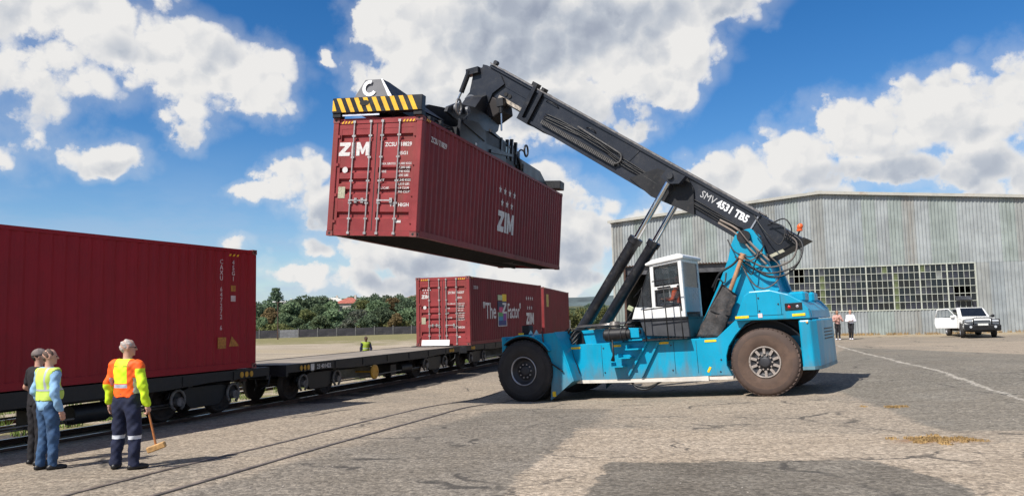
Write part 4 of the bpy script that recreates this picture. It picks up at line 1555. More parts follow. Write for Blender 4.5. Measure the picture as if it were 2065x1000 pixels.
m.build('counterweight_edge', pmat('scuffed_edge_paint', (0.10, 0.20, 0.24), 0.5, var=0.3), stk, fix=True)
for k_ in range(4):
    MB().bx(7.762, 7.770, -0.6, 0.6, 1.28 + k_ * .08, 1.31 + k_ * .08).build('vent_slot', M_BLACK_METAL, stk)
# arch interior, dark
m = MB()
m.bx(5.62, 7.4, -0.95, 0.95, 1.42, 1.84)
m.bx(5.60, 7.4, -1.31, 1.31, 1.80, 1.86)
m.build('wheel_well', M_BLACK_METAL, stk)
m = MB()
t_ = np.linspace(R(20), R(178), 16)
o1 = [(6.484 + 1.02 * math.cos(t), 0.84 + 1.0 * math.sin(t)) for t in t_]
o2 = [(6.484 + 0.99 * math.cos(t), 0.84 + 0.97 * math.sin(t)) for t in t_]
m.prism(o1 + o2[::-1], -1.30, -0.95)
m.prism(o1 + o2[::-1], 1.30, 0.95)
m.build('wheel_arch', M_BLACK_METAL, stk, fix=True)
# recessed rear lamp cluster
m = MB()
m.bx(7.07, 7.47, -1.535, -1.515, 2.02, 2.20)
lp = m.build('lamp_panel', M_BLACK_METAL, stk, bevel=0.01)
m = MB(); m.smooth = True
m.sphere((7.17, -1.535, 2.11), 0.038, sc=(1, .5, 1))
m.build('tail_lamp', pmat('red_lamp_lens', (0.60, 0.02, 0.02), 0.2), lp)
m = MB()
m.sphere((7.36, -1.535, 2.11), 0.038, sc=(1, .5, 1))
m.build('reversing_lamp', pmat('clear_lamp_lens', (0.30, 0.30, 0.34), 0.15), lp)
m = MB()
m.sphere((7.54, -1.53, 1.72), 0.028)
m.build('side_marker', pmat('amber_lens', (0.85, 0.45, 0.12), 0.3), stk)

# ---- boom tower
for s in (-1, 1):
    m = MB()
    m.prism([(4.55, 1.44), (5.30, 2.80), (5.62, 3.45), (5.74, 3.84), (5.90, 4.14), (6.26, 4.20), (6.48, 3.98), (6.62, 3.3), (6.86, 2.5), (6.0, 1.5)], s * 0.62, s * 0.80)
    m.build('boom_tower', M_CYAN, stk, bevel=0.012, fix=True)
m = MB()
m.prism([(5.0, 1.5), (5.72, 2.9), (5.80, 2.86), (5.2, 1.5)], -0.62, 0.62)
m.prism([(6.45, 3.2), (6.53, 3.2), (6.80, 2.3), (6.70, 2.3)], -0.62, 0.62)
m.build('tower_web', M_CYAN, stk, fix=True)
m = MB().cyl((6.1, -0.90, 3.99), (6.1, 0.90, 3.99), 0.12, n=20)
m.cyl((6.1, -0.92, 3.99), (6.1, -0.80, 3.99), 0.17, n=20)
m.build('pivot_pin', M_BLACK_METAL, stk)

# ---- boom, built in the XZ plane along its own axis
_e = Vector((-0.80, 0, 0.60)); _m = Vector((0.60, 0, 0.80)); _P0 = Vector((6.1, 0, 3.99))
boom = pempty('boom', stk)
BX = Matrix((_e, Vector((0, 1, 0)), _m)).transposed().to_4x4()
BX.translation = _P0
boom.matrix_basis = BX
# local frame now: x along the boom towards its tip, y away from the camera, z up across the boom


def bpoly(m, pl, y0, y1):
    m.prism(pl, y0, y1)


m = MB()
bpoly(m, [(-1.24, 0.68), (-0.72, -0.18), (0.3, -0.16), (1.7, -0.16), (2.9, -0.28), (7.9, -0.28), (7.9, 0.30), (7.9, 0.55), (7.8, 0.68)], -0.42, 0.42)
m.build('outer_boom', M_GREY_BOOM, boom, bevel=0.012, fix=True)
# edge flanges, lid plate and stiffeners
for s in (-1, 1):
    m = MB()
    bpoly(m, [(0.02, 0.62), (7.85, 0.62), (7.85, 0.70), (0.02, 0.70)], s * 0.42, s * 0.47)
    m.build('top_flange', M_GREY_BOOM, boom, fix=True)
    m = MB()
    bpoly(m, [(2.9, -0.30), (7.9, -0.30), (7.9, -0.22), (2.9, -0.22)], s * 0.42, s * 0.455)
    m.build('bottom_flange', M_GREY_BOOM, boom, fix=True)
    m = MB()
    bpoly(m, [(0.04, -0.14), (0.08, -0.14), (0.08, 0.62), (0.04, 0.62)], s * 0.42, s * 0.45)
    m.build('stiffener', M_RIM_RING, boom, fix=True)
    # collar at the mouth of the outer boom
    m = MB()
    bpoly(m, [(7.60, -0.36), (8.02, -0.36), (8.02, 0.74), (7.90, 0.74), (7.86, -0.25), (7.72, -0.25), (7.72, 0.70), (7.60, 0.70)], s * 0.42, s * 0.53)
    m.build('mouth_collar', M_BLACK_PAINT, boom, fix=True)
    # cylinder bracket
    m = MB()
    bpoly(m, [(2.25, 0.60), (3.15, 0.42), (3.75, -0.20), (2.9, -0.34), (1.55, -0.18), (1.95, 0.42)], s * 0.42, s * 0.50)
    m.build('cylinder_bracket', M_BLACK_METAL, boom, fix=True)
    m = MB()
    bpoly(m, [(2.20, 0.62), (2.75, 0.58), (2.80, 0.28), (2.50, 0.22), (2.25, 0.36)], s * 0.62, s * 0.86)
    m.cyl((2.57, s * 0.45, 0.42), (2.57, s * 0.93, 0.42), 0.09, n=16)
    m.build('cylinder_lug', M_GREY_BOOM, boom, fix=True)
m = MB()
m.bx(7.60, 8.02, -0.42, 0.42, -0.37, -0.285)
m.bx(7.0, 7.6, -0.40, 0.40, -0.345, -0.285)
m.build('wear_pad_housing', M_BLACK_PAINT, boom)
m = MB()
bpoly(m, [(-1.28, 0.72), (-1.20, 0.72), (-0.66, -0.20), (-0.74, -0.24)], -0.47, 0.47)
m.build('rear_end_plate', M_BLACK_METAL, boom, fix=True)
m = MB()
bpoly(m, [(-1.0, 0.18), (-0.92, 0.2), (-0.70, -0.12), (-0.78, -0.14)], -0.50, -0.47)
m.build('counter_patch', pmat('pale_boom_patch', (0.42, 0.40, 0.30), 0.6), boom, fix=True)
# upper cable tray and sockets on the lid
m = MB()
m.bx(0.1, 9.9, -0.46, -0.34, 0.70, 0.735)
m.bx(0.1, 9.9, 0.34, 0.46, 0.70, 0.735)
m.build('lid_edge', pmat('worn_boom_edge', (0.16, 0.15, 0.145), 0.5, var=0.4, scale=9), boom)
m = MB()
m.bx(8.05, 8.25, -0.30, -0.05, 0.72, 0.86)
m.bx(7.75, 7.85, -0.30, -0.05, 0.72, 0.84)
m.build('lid_lug', M_BLACK_METAL, boom)
# inner boom
m = MB()
bpoly(m, [(7.9, -0.16), (9.25, -0.16), (10.05, 0.10), (10.22, 0.56), (10.05, 0.60), (7.9, 0.60)], -0.34, 0.34)
m.build('inner_boom', M_GREY_BOOM, boom, bevel=0.012, fix=True)
m = MB()
m.bx(7.95, 9.9, -0.40, 0.40, 0.60, 0.685)
m.bx(8.1, 9.75, -0.355, -0.34, 0.28, 0.36)
m.build('slide_plate', M_GREY_BOOM, boom, bevel=0.01)
m = MB()
m.bx(8.0, 9.1, -0.352, -0.34, -0.13, -0.02)
m.bx(8.0, 9.1, -0.30, 0.30, -0.175, -0.16)
m.build('worn_slide_strip', pmat('bare_slide_steel', (0.45, 0.38, 0.30), 0.4, metal=0.6, var=0.4, scale=12), boom)
m = MB()
for x in (8.72, 8.88):
    m.cyl((x, -0.37, 0.10), (x, -0.33, 0.10), 0.065, n=14)
m.build('access_hole', M_UNDER, boom)
m = MB()
m.cyl((9.92, -0.20, 0.80), (9.92, -0.05, 0.80), 0.07, n=14)
m.bx(9.84, 10.0, -0.16, -0.09, 0.66, 0.80)
m.build('hose_pulley', M_RIM_DARK, boom)
# lettering


def boom_label(body, s0, t0, size, bold, mat, sx=1.0):
    me = text_mesh('boom_lettering', body, size, mat, bold=bold, sx=sx)
    x = -_e
    y = _m
    z = x.cross(y)
    o = bpy.data.objects.new('boom_lettering', me)
    COL.objects.link(o)
    o.parent = stk
    mm = Matrix((x, y, z)).transposed().to_4x4()
    mm.translation = _P0 + _e * s0 + _m * t0 + Vector((0, -0.4265, 0))
    o.matrix_basis = mm
    return o


boom_label('SMV', 1.72, 0.32, 0.27, 0.0, pmat('grey_lettering', (0.50, 0.50, 0.50), 0.5), 0.95)
boom_label('4531 TB5', 1.20, 0.32, 0.27, 0.011, pmat('bright_lettering', (0.80, 0.80, 0.80), 0.5), 0.90)

# hose run along the near side of the boom
for k in range(5):
    m = MB()
    pts = []
    ph = random.random() * 6
    for t in np.linspace(0.25, 7.2, 60):
        z = 0.02 + 0.035 * k + 0.02 * math.sin(t * 2.3 + ph) + (0.10 * math.sin((t - 4.2) * 1.0) if t > 4.2 else 0)
        pts.append((t, -0.455 - 0.02 * (k % 2) - 0.012 * math.sin(t * 3 + ph), z))
    m.tube(pts, 0.017, 6)
    m.build('boom_hose', M_HOSE, boom)
m = MB()
for i in range(46):      # energy chain
    t = 4.35 + i * 0.062
    m.bx(t, t + 0.045, -0.52, -0.44, -0.13, -0.01)
m.build('energy_chain', pmat('dusty_chain_link', (0.075, 0.072, 0.07), 0.6, var=0.4, scale=20), boom)
m = MB()
pts = [(4.35 + 0.0, -0.50, -0.07)]
for t in np.linspace(-PI / 2, PI / 2, 10):
    pts.append((4.42 - 0.17 * math.cos(t), -0.50, 0.10 + 0.17 * math.sin(t)))
pts += [(5.2, -0.50, 0.30), (6.0, -0.50, 0.34)]
m.tube(pts, 0.028, 7)
m.build('hose_loop', pmat('dusty_chain_link', (0.075, 0.072, 0.07)), boom)
m = MB()
bpoly(m, [(3.9, 0.60), (4.9, 0.60), (4.5, 0.05), (4.1, -0.02)], -0.435, -0.421)
m.build('doubler_plate', M_GREY_BOOM, boom, fix=True)
for (a, b, z) in ((5.4, 5.75, 0.42), (6.9, 7.4, 0.52)):
    m = MB()
    m.tube([(a, -0.43, z), (a + 0.05, -0.49, z + 0.05), (b - 0.05, -0.49, z + 0.05), (b, -0.43, z)], 0.014, 6)
    m.build('grab_handle', M_BLACK_METAL, boom)
# beacon on the boom's tail
m = MB()
m.tube([(-1.02, -0.30, 0.68), (-1.0, -0.30, 0.80)], 0.02, 6)
m.build('beacon_stem', M_BLACK_METAL, boom)
m = MB()
m.cyl((-1.0, -0.30, 0.80), (-0.97, -0.30, 0.84), 0.075, n=14)
m.smooth = True
m.sphere((-0.95, -0.30, 0.90), 0.075, sc=(1, 1, 1.15))
m.build('beacon', M_ORANGE, boom)

# lift cylinders
for s in (-1, 1):
    y = s * 0.72
    a, b, c = Vector((1.12, y, 1.72)), Vector((3.12, y, 4.30)), Vector((4.26, y, 5.84))
    m = MB()
    m.cyl(a, b, 0.165, n=22)
    d = (b - a).normalized()
    m.cyl(b - d * 0.14, b + d * 0.03, 0.20, n=22)
    m.cyl(a - d * 0.02, a + d * 0.15, 0.185, n=22)
    m.cyl((a.x, y - 0.16, a.z), (a.x, y + 0.16, a.z), 0.13, n=16)
    cyo = m.build('lift_cylinder', M_BLACK_PAINT, stk)
    m = MB().cyl(b, c, 0.085, n=20)
    m.build('cylinder_rod', M_CHROME, cyo)
    m = MB()
    m.cyl((c.x, y - 0.11, c.z), (c.x, y + 0.11, c.z), 0.12, n=16)
    m.build('rod_eye', M_BLACK_METAL, cyo)
    m = MB()
    off = Vector((0.13, s * 0.10, 0.0))
    m.tube([a + off + d * 0.3, b + off - d * 0.1, b + Vector((0.05, s * 0.12, 0))], 0.022, 6)
    m.build('cylinder_pipe', M_BLACK_METAL, cyo)
    m = MB()
    m.prism([(0.80, 1.45), (1.45, 1.45), (1.38, 1.80), (1.18, 1.92), (0.95, 1.80)], y - 0.26, y - 0.19)
    m.prism([(0.80, 1.45), (1.45, 1.45), (1.38, 1.80), (1.18, 1.92), (0.95, 1.80)], y + 0.19, y + 0.26)
    m.build('cylinder_mount', M_BLACK_METAL, stk, fix=True)


def hose(name, pts, r=0.022, mat=None, parent=None):
    P = catmull3(pts)
    return MB().tube(P, r, 7).build(name, mat or M_HOSE, parent or stk)


def catmull3(P, n=8):
    P = [Vector(p) for p in P]
    P = [P[0] * 2 - P[1]] + P + [P[-1] * 2 - P[-2]]
    out = []
    for i in range(1, len(P) - 2):
        p0, p1, p2, p3 = P[i - 1], P[i], P[i + 1], P[i + 2]
        for k in range(n):
            t = k / n
            out.append(0.5 * ((2 * p1) + (-p0 + p2) * t + (2 * p0 - 5 * p1 + 4 * p2 - p3) * t * t + (-p0 + 3 * p1 - 3 * p2 + p3) * t ** 3))
    out.append(P[-2])
    return out


# tangle of hoses at the foot of the near cylinder
for k in range(7):
    a = random.uniform(-.1, .1)
    hose('cylinder_hose', [(1.05 + a, -0.95 - .06 * k % .2, 1.95), (0.85 + a, -1.15, 1.75 - .05 * k), (0.95 + a, -1.25, 1.45), (1.2 + a, -1.15, 1.55 + 0.05 * k), (1.35, -0.95, 1.85)], 0.020)
hose('cylinder_hose', [(0.95, -1.3, 1.7), (0.62, -1.95, 1.45), (0.78, -1.95, 1.1), (1.18, -1.95, 0.80)], 0.022)
hose('cylinder_hose', [(1.1, -1.2, 1.6), (1.25, -1.40, 1.2), (1.36, -1.40, 0.9), (1.42, -1.40, 0.7)], 0.02)
m = MB()
m.tube([(1.08, -1.42, 0.98), (1.10, -1.46, 0.90), (1.20, -1.46, 0.84), (1.30, -1.46, 0.88), (1.32, -1.42, 0.98)], 0.022, 7)
m.build('hose_coupling', M_CHROME, stk)
m = MB()
m.tube([(0.62, -1.95, 1.93), (0.64, -1.95, 1.62), (0.55, -1.93, 1.52)], 0.02, 6)
m.build('hand_loop', M_RUST, stk)
# loops of hose round the boom pivot and its tail
L_ = [
 [(6.0, -0.95, 3.5), (6.6, -1.0, 3.15), (7.2, -0.95, 3.25), (7.35, -0.7, 3.7), (7.05, -0.5, 4.0)],
 [(6.0, -0.95, 3.38), (6.6, -1.0, 3.00), (7.3, -0.95, 3.12), (7.48, -0.7, 3.65), (7.12, -0.5, 4.05)],
 [(6.1, -0.95, 3.30), (6.7, -1.0, 2.90), (7.2, -0.9, 3.0), (7.42, -0.6, 3.5), (7.0, -0.5, 3.95)],
 [(5.95, -0.95, 3.45), (6.2, -1.05, 2.85), (6.5, -1.0, 2.62), (6.85, -0.95, 2.8), (6.9, -0.8, 3.15), (6.6, -0.7, 3.5)],
 [(5.85, -0.95, 3.50), (6.05, -1.05, 3.25), (6.25, -1.05, 3.0), (6.35, -1.0, 3.3), (6.55, -0.9, 3.6)],
 [(6.35, -0.6, 4.55), (6.6, -0.75, 4.1), (6.95, -0.8, 3.7), (7.1, -0.7, 4.1), (6.7, -0.55, 4.35)],
 [(6.0, -0.95, 4.2), (6.2, -1.05, 3.9), (6.45, -1.05, 3.5), (6.2, -1.05, 3.35), (5.95, -1.0, 3.55)],
 [(5.7, -0.95, 3.95), (5.9, -1.05, 3.6), (6.3, -1.05, 3.45), (6.6, -1.0, 3.7), (6.4, -0.95, 4.1)],
 [(6.65, -0.5, 4.25), (7.1, -0.62, 4.35), (7.25, -0.66, 4.0), (6.95, -0.62, 3.75)],
]
for i, p in enumerate(L_):
    hose('pivot_hose', p, 0.024 if i < 3 else 0.017, M_HOSE if i % 3 else pmat('worn_hose_cover', (0.10, 0.085, 0.075), 0.6))
hose('pivot_hose', [(5.5, -0.75, 4.52), (5.95, -0.8, 4.2), (6.35, -0.9, 3.7), (6.7, -0.95, 3.3)], 0.028, pmat('dusty_sleeve', (0.22, 0.18, 0.15), 0.7))
hose('pivot_hose', [(5.45, -0.75, 4.45), (5.9, -0.8, 4.1), (6.25, -0.9, 3.65), (6.62, -0.95, 3.22)], 0.028, pmat('dusty_sleeve', (0.22, 0.18, 0.15)))
# tan pipe and the dirty mesh guard
m = MB().cyl((6.04, -1.0, 3.46), (5.60, -1.0, 2.52), 0.055, n=14)
m.cyl((6.08, -1.0, 3.55), (6.02, -1.0, 3.42), 0.085, n=14)
m.build('exhaust_pipe', M_TAN, stk)
m = MB()
nx_, nz_ = 10, 16
vs, fs = [], []
for j in range(nz_ + 1):
    v = j / nz_
    a = (4.68 + (5.48 - 4.68) * v, 1.52 + (2.82 - 1.52) * v)
    b = (5.34 + (5.84 - 5.34) * v, 1.48 + (2.50 - 1.48) * v)
    for i in range(nx_ + 1):
        u = i / nx_
        vs.append((a[0] + (b[0] - a[0]) * u + 0.015 * math.sin(v * 21 + u * 3), -1.02 - 0.05 * math.sin(u * PI) - 0.03 * math.sin(u * 9 + v * 4), a[1] + (b[1] - a[1]) * u + 0.012 * math.sin(u * 13)))
for j in range(nz_):
    for i in range(nx_):
        q = j * (nx_ + 1) + i
        fs.append((q, q + 1, q + nx_ + 2, q + nx_ + 1))
m.smooth = True
m.add(vs, fs)
gm_ = pmat('grimy_guard_mesh', (0.050, 0.047, 0.047), 0.8, var=0.5, scale=5, dirt=(0.16, 0.12, 0.10), dirt_amt=0.6, dirt_scale=9, bump=0.02, bscale=12)
go = m.build('guard_mesh', gm_, stk, fix=True)
md = go.modifiers.new('thick', 'SOLIDIFY'); md.thickness = 0.03
m = MB()
for v in (0.0, 0.5, 1.0):
    a = (4.68 + 0.80 * v, 1.52 + 1.30 * v); b = (5.34 + 0.5 * v, 1.48 + 1.02 * v)
    m.tube([(a[0], -1.05, a[1]), ((a[0] + b[0]) / 2, -1.12, (a[1] + b[1]) / 2), (b[0], -1.05, b[1])], 0.016, 6)
m.tube([(4.66, -1.05, 1.50), (5.50, -1.05, 2.86)], 0.02, 6)
m.build('guard_frame', M_BLACK_METAL, stk)
hose('guard_hose', [(5.2, -1.0, 2.75), (5.45, -1.05, 3.1), (5.8, -1.02, 3.3), (6.0, -1.0, 3.5)], 0.03)
hose('guard_hose', [(5.25, -1.05, 2.65), (5.4, -1.1, 2.95), (5.55, -1.08, 2.85), (5.6, -1.0, 3.1)], 0.02)

# ---- cab
CY0, CY1 = -1.22, 0.28
cab = pempty('cab', stk)
prof = [(3.00, 2.07), (3.63, 3.50), (4.50, 3.60), (4.50, 2.05)]
# frame posts and panels
m = MB()
for y0, y1 in ((CY0, CY0 + 0.06), (CY1 - 0.06, CY1)):
    m.prism([(3.00, 2.07), (4.50, 2.05), (4.50, 2.32), (3.12, 2.40)], y0, y1)            # lower panel
    m.prism([(3.60, 2.3), (3.70, 2.3), (3.72, 3.52), (3.62, 3.51)], y0, y1)                # B pillar
    m.prism([(4.40, 2.3), (4.50, 2.3), (4.50, 3.60), (4.40, 3.59)], y0, y1)                # rear pillar
    m.prism([(3.62, 3.42), (4.42, 3.50), (4.42, 3.60), (3.64, 3.52)], y0, y1)              # cant rail
    m.prism([(3.70, 2.80), (4.42, 2.84), (4.42, 2.92), (3.70, 2.89)], y0, y1)              # mid rail of the door
m.bx(4.44, 4.50, CY0 + 0.06, CY1 - 0.06, 3.50, 3.60)
m.bx(4.44, 4.50, CY0 + 0.06, CY0 + 0.12, 2.05, 3.50)
m.bx(4.44, 4.50, CY1 - 0.12, CY1 - 0.06, 2.05, 3.50)
m.prism([(3.00, 2.07), (3.10, 2.07), (3.20, 2.40), (3.14, 2.40)], CY0 + 0.06, CY1 - 0.06)
m.build('cab_frame', M_WHITE, cab, bevel=0.012, fix=True)
m = MB()
m.prism([(3.52, 3.47), (4.58, 3.58), (4.58, 3.66), (4.45, 3.72), (3.70, 3.62), (3.50, 3.53)], CY0 - 0.05, CY1 + 0.05)
m.build('cab_roof', M_WHITE, cab, bevel=0.035, seg=3, fix=True)
m = MB()
m.prism([(3.14, 2.40), (3.16, 2.40), (3.62, 3.47), (3.60, 3.47)], CY0 + 0.05, CY1 - 0.05)
m.build('windscreen', M_GLASS, cab, fix=True)
for y in (CY0 + 0.02, CY1 - 0.03):
    m = MB()
    m.prism([(3.15, 2.40), (3.60, 2.36), (3.60, 3.45)], y, y + 0.01)
    m.build('front_side_window', M_GLASS, cab, fix=True)
    for zs in ((2.90, 2.92, 3.46, 3.50), (2.34, 2.36, 2.82, 2.85)):
        m = MB()
        m.prism([(3.71, zs[0]), (4.41, zs[1]), (4.41, zs[3]), (3.71, zs[2])], y, y + 0.01)
        m.build('door_window', M_GLASS, cab, fix=True)
# thin dark gaskets round the openings
m = MB()
for zz in ([(3.74, 2.94), (4.38, 2.96), (4.38, 3.45), (3.74, 3.41)], [(3.74, 2.40), (4.0, 2.37), (4.36, 2.40), (4.38, 2.79), (3.74, 2.76)]):
    m.tube([(p[0], CY0 - 0.002, p[1]) for p in zz], 0.014, 5, closed=True)
m.tube([(3.165, CY0 - 0.002, 2.41), (3.585, CY0 - 0.002, 2.37), (3.595, CY0 - 0.002, 3.42)], 0.014, 5, closed=True)
m.build('window_gasket', M_BLACK_METAL, cab)
m = MB().bx(4.466, 4.476, CY0 + 0.12, CY1 - 0.12, 2.84, 3.50)
m.build('rear_window', M_GLASS_DARK, cab)
m = MB().bx(4.466, 4.490, CY0 + 0.12, CY1 - 0.12, 2.18, 2.84)
m.build('rear_panel', pmat('hazy_blue_panel', (0.10, 0.24, 0.32), 0.3, var=0.2, scale=3), cab)
m = MB()
m.sphere((4.36, CY0 - 0.02, 2.87), 0.03)
m.tube([(3.80, CY0 - 0.03, 2.855), (4.16, CY0 - 0.03, 2.875)], 0.02, 6)
m.build('door_handle', M_BLACK_METAL, cab)
# interior
m = MB()
m.bx(3.3, 4.45, CY0 + 0.07, CY1 - 0.07, 2.05, 2.12)
m.build('cab_floor', M_BLACK_METAL, cab)
m = MB()
m.bx(3.90, 4.30, -0.72, -0.22, 2.22, 2.34)
m.bx(4.26, 4.38, -0.72, -0.22, 2.32, 2.86)
m.bx(4.29, 4.37, -0.60, -0.34, 2.86, 3.04)
m.bx(4.0, 4.25, -0.62, -0.32, 2.12, 2.22)
m.build('seat', pmat('seat_fabric', (0.03, 0.03, 0.035), 0.8), cab, bevel=0.03)
m = MB()
m.tube([(3.42, -0.47, 2.12), (3.62, -0.47, 2.75)], 0.03, 8)
pts = [(3.62 + 0.08 * math.sin(a), -0.47 + 0.17 * math.cos(a), 2.78 + 0.14 * math.sin(a) * .6) for a in np.linspace(0, 2 * PI, 18, endpoint=False)]
m.tube(pts, 0.014, 6, closed=True)
m.build('steering_wheel', M_BLACK_METAL, cab)
m = MB()
m.bx(3.72, 3.86, CY1 - 0.24, CY1 - 0.12, 3.05, 3.38)
m.bx(3.74, 3.90, CY0 + 0.10, CY0 + 0.18, 3.00, 3.36)
m.build('display_unit', M_BLACK_METAL, cab)
# cab base
m = MB()
m.prism([(3.25, 2.03), (4.58, 2.01), (4.60, 1.52), (3.36, 1.62)], CY0 - 0.06, CY1 + 0.1)
m.build('cab_base', pmat('grey_base_paint', (0.05, 0.052, 0.058), 0.5, var=0.2), cab, bevel=0.015, fix=True)
m = MB()
m.prism([(2.95, 2.09), (4.60, 2.05), (4.60, 2.0), (3.0, 2.03)], CY0 - 0.09, CY1 + 0.09)
m.build('cab_sill', M_BLACK_METAL, cab, fix=True)
# perforated walkway
m = MB()
m.bx(3.4, 4.62, -1.62, -1.30, 1.49, 1.53)
for i in range(12):
    m.bx(3.42 + i * 0.10, 3.46 + i * 0.10, -1.62, -1.30, 1.53, 1.545)
m.build('walkway', M_BLACK_METAL, stk)
# handrails
for pts in ([(3.52, -1.62, 1.5), (3.50, -1.62, 2.6), (3.50, -1.60, 2.88), (3.22, -1.5, 2.66)], [(4.12, -1.62, 1.5), (4.10, -1.62, 3.0)], [(3.52, -1.62, 2.30), (4.50, -1.62, 2.34)], [(3.80, -1.62, 3.02), (4.52, -1.62, 3.05), (4.54, -1.62, 2.2)], [(4.52, -1.62, 1.5), (4.50, -1.62, 2.4)]):
    m = MB().tube(pts, 0.016, 7)
    m.build('handrail', M_BLACK_METAL, stk)
# work lamp and mirror ahead of the cab
m = MB().box((3.12, -1.55, 2.37), (0.16, 0.05, 0.13), (0, R(30), 0))
wl = m.build('mirror', pmat('mirror_back', (0.35, 0.38, 0.24), 0.4), stk, bevel=0.015)
m = MB().tube([(3.15, -1.5, 2.32), (2.86, -1.45, 1.92)], 0.014, 6)
m.build('mirror_arm', M_BLACK_METAL, wl)

# pre-cleaner, filter canister and steps
m = MB()
m.cyl((2.38, -1.58, 1.70), (3.00, -1.58, 1.70), 0.175, n=22)
m.cyl((2.32, -1.58, 1.70), (2.38, -1.58, 1.70), 0.12, 0.175, n=22)
m.cyl((3.0, -1.58, 1.70), (3.10, -1.58, 1.70), 0.14, n=22)
m.cyl((3.1, -1.58, 1.72), (3.36, -1.58, 1.74), 0.06, n=12)
m.build('air_filter', M_BLACK_METAL, stk)
for x in (2.52, 2.86):
    m = MB()
    ring = [(x, -1.58 + 0.185 * math.cos(a), 1.70 + 0.185 * math.sin(a)) for a in np.linspace(0, 2 * PI, 18, endpoint=False)]
    m.tube(ring, 0.016, 5, closed=True)
    m.build('filter_strap', M_RIM_DARK, stk)
m = MB()
m.cyl((2.62, -1.50, 1.88), (2.62, -1.50, 1.96), 0.13, n=18)
m.cyl((2.62, -1.50, 1.96), (2.62, -1.50, 2.06), 0.17, 0.12, n=18)
m.build('pre_cleaner', pmat('grimy_pot_metal', (0.13, 0.12, 0.11), 0.5, metal=0.4, var=0.4), stk)
m = MB()
m.bx(3.08, 3.34, -1.66, -1.36, 1.60, 1.84)
m.bx(3.0, 3.4, -1.62, -1.36, 1.52, 1.56)
m.build('filter_bracket', M_CYAN, stk)
m = MB()
m.bx(1.7, 3.1, -1.3, -0.92, 1.90, 1.94)
m.build('pipe_cover', M_BLACK_METAL, stk)
m = MB()
for (y, z) in ((-1.1, 1.97), (-1.0, 2.0)):
    m.tube([(1.3, y, z), (2.9, y, z + 0.02)], 0.02, 6)
m.build('hydraulic_pipe', M_RAIL, stk)
st_pts = [(2.44, 0.84), (2.66, 1.06), (2.92, 1.28)]
for (x, z) in st_pts:
    m = MB()
    m.bx(x, x + 0.38, -1.68, -1.36, z, z + 0.035)
    m.bx(x + 0.02, x + 0.05, -1.66, -1.36, z + 0.035, z + 0.13)
    m.build('step', M_CYAN, stk)
m = MB()
m.prism([(2.80, 0.56), (2.86, 0.56), (3.48, 1.46), (3.42, 1.46)], -1.44, -1.36)
m.prism([(3.20, 0.56), (3.26, 0.56), (3.80, 1.46), (3.74, 1.46)], -1.44, -1.36)
m.build('step_stringer', M_CYAN, stk, fix=True)
m = MB().tube([(2.60, -1.72, 1.58), (2.60, -1.72, 1.16), (2.56, -1.70, 1.02)], [0.02, 0.03, 0.06], 8)
m.build('mud_flap_stay', M_BLACK_METAL, stk)
for k in range(2):
    hose('under_hose', [(2.75 + .1 * k, -1.25, 0.5), (3.0, -1.32, 0.34 - .06 * k), (3.3, -1.32, 0.28 - .06 * k), (3.6, -1.3, 0.36), (3.85 - .1 * k, -1.25, 0.5)], 0.026)
hose('under_hose', [(1.7, -1.2, 0.5), (2.3, -1.25, 0.42), (2.9, -1.2, 0.45)], 0.02)
# hood door seams, hinges and scuffs
for pl in ([(6.42, 1.96), (6.42, 2.50)], [(6.98, 1.94), (6.98, 2.42)], [(6.16, 1.96), (7.02, 1.94)], [(2.1, 0.60), (2.1, 1.44)], [(4.15, 0.60), (4.15, 1.44)], [(4.75, 0.60), (4.75, 1.42)]):
    yy_ = -1.5215 if pl[0][1] > 1.8 else -1.3515
    MB().tube([(pl[0][0], yy_, pl[0][1]), (pl[1][0], yy_, pl[1][1])], 0.006, 4).build('panel_seam', M_BLACK_METAL, stk)
for (x_, z_) in ((6.46, 2.06), (6.46, 2.38), (6.92, 2.20), (2.16, 1.36), (2.16, 0.70), (4.08, 0.70), (4.08, 1.34), (5.32, 0.62), (5.36, 0.92), (1.06, 1.36), (1.12, 0.68)):
    yy_ = -1.525 if z_ > 1.8 else -1.355
    MB().cyl((x_, yy_ + .01, z_), (x_, yy_ - .012, z_), 0.020, n=8).build('bolt', M_RIM_DARK, stk)
# yellow reflectors
for (x, z, w, a) in ((1.17, 1.40, 0.30, 0), (2.42, 1.40, 0.26, 0), (3.72, 1.41, 0.30, 0), (4.98, 1.40, 0.30, 0), (4.96, 0.68, 0.15, 60)):
    m = MB().box((x + w / 2, -1.355, z), (w, 0.012, 0.055), (0, R(-a), 0))
    m.build('reflector', pmat('yellow_reflector', (0.85, 0.55, 0.02), 0.4, var=0.15, scale=12), stk)
for (x, z, w) in ((5.86, 1.91, 0.33), (7.22, 1.88, 0.30)):
    m = MB().bx(x, x + w, -1.535, -1.52, z, z + 0.06)
    m.build('reflector', MATS['yellow_reflector'], stk)
m = MB().box((0.85, -1.91, 0.20), (0.10, 0.012, 0.14))
m.build('reflector', MATS['yellow_reflector'], stk)
m = MB().bx(-0.14, -0.02, -1.95, -1.85, 1.86, 1.91)
m.build('reflector', MATS['yellow_reflector'], stk)
m = MB().bx(6.42, 6.52, -1.532, -1.52, 1.90, 2.0)
m.build('sticker', pmat('pink_sticker', (0.7, 0.5, 0.48), 0.5), stk)
m = MB()
m.bx(-0.22, 0.02, -1.6, -1.35, 1.86, 2.12)
m.build('work_lamp', M_BLACK_METAL, stk, bevel=0.02)
for x in (0.16, 0.34):
    m = MB().prism([(x, 1.865), (x + 0.12, 1.865), (x + 0.07, 1.97)], -1.9, -1.86)
    m.build('lifting_eye', pmat('pale_cyan_lug', (0.25, 0.50, 0.58), 0.5), stk)

# ---- boom head and rotator
m = MB()
def hp(pl, y0, y1):
    m.prism(pl, y0, y1)
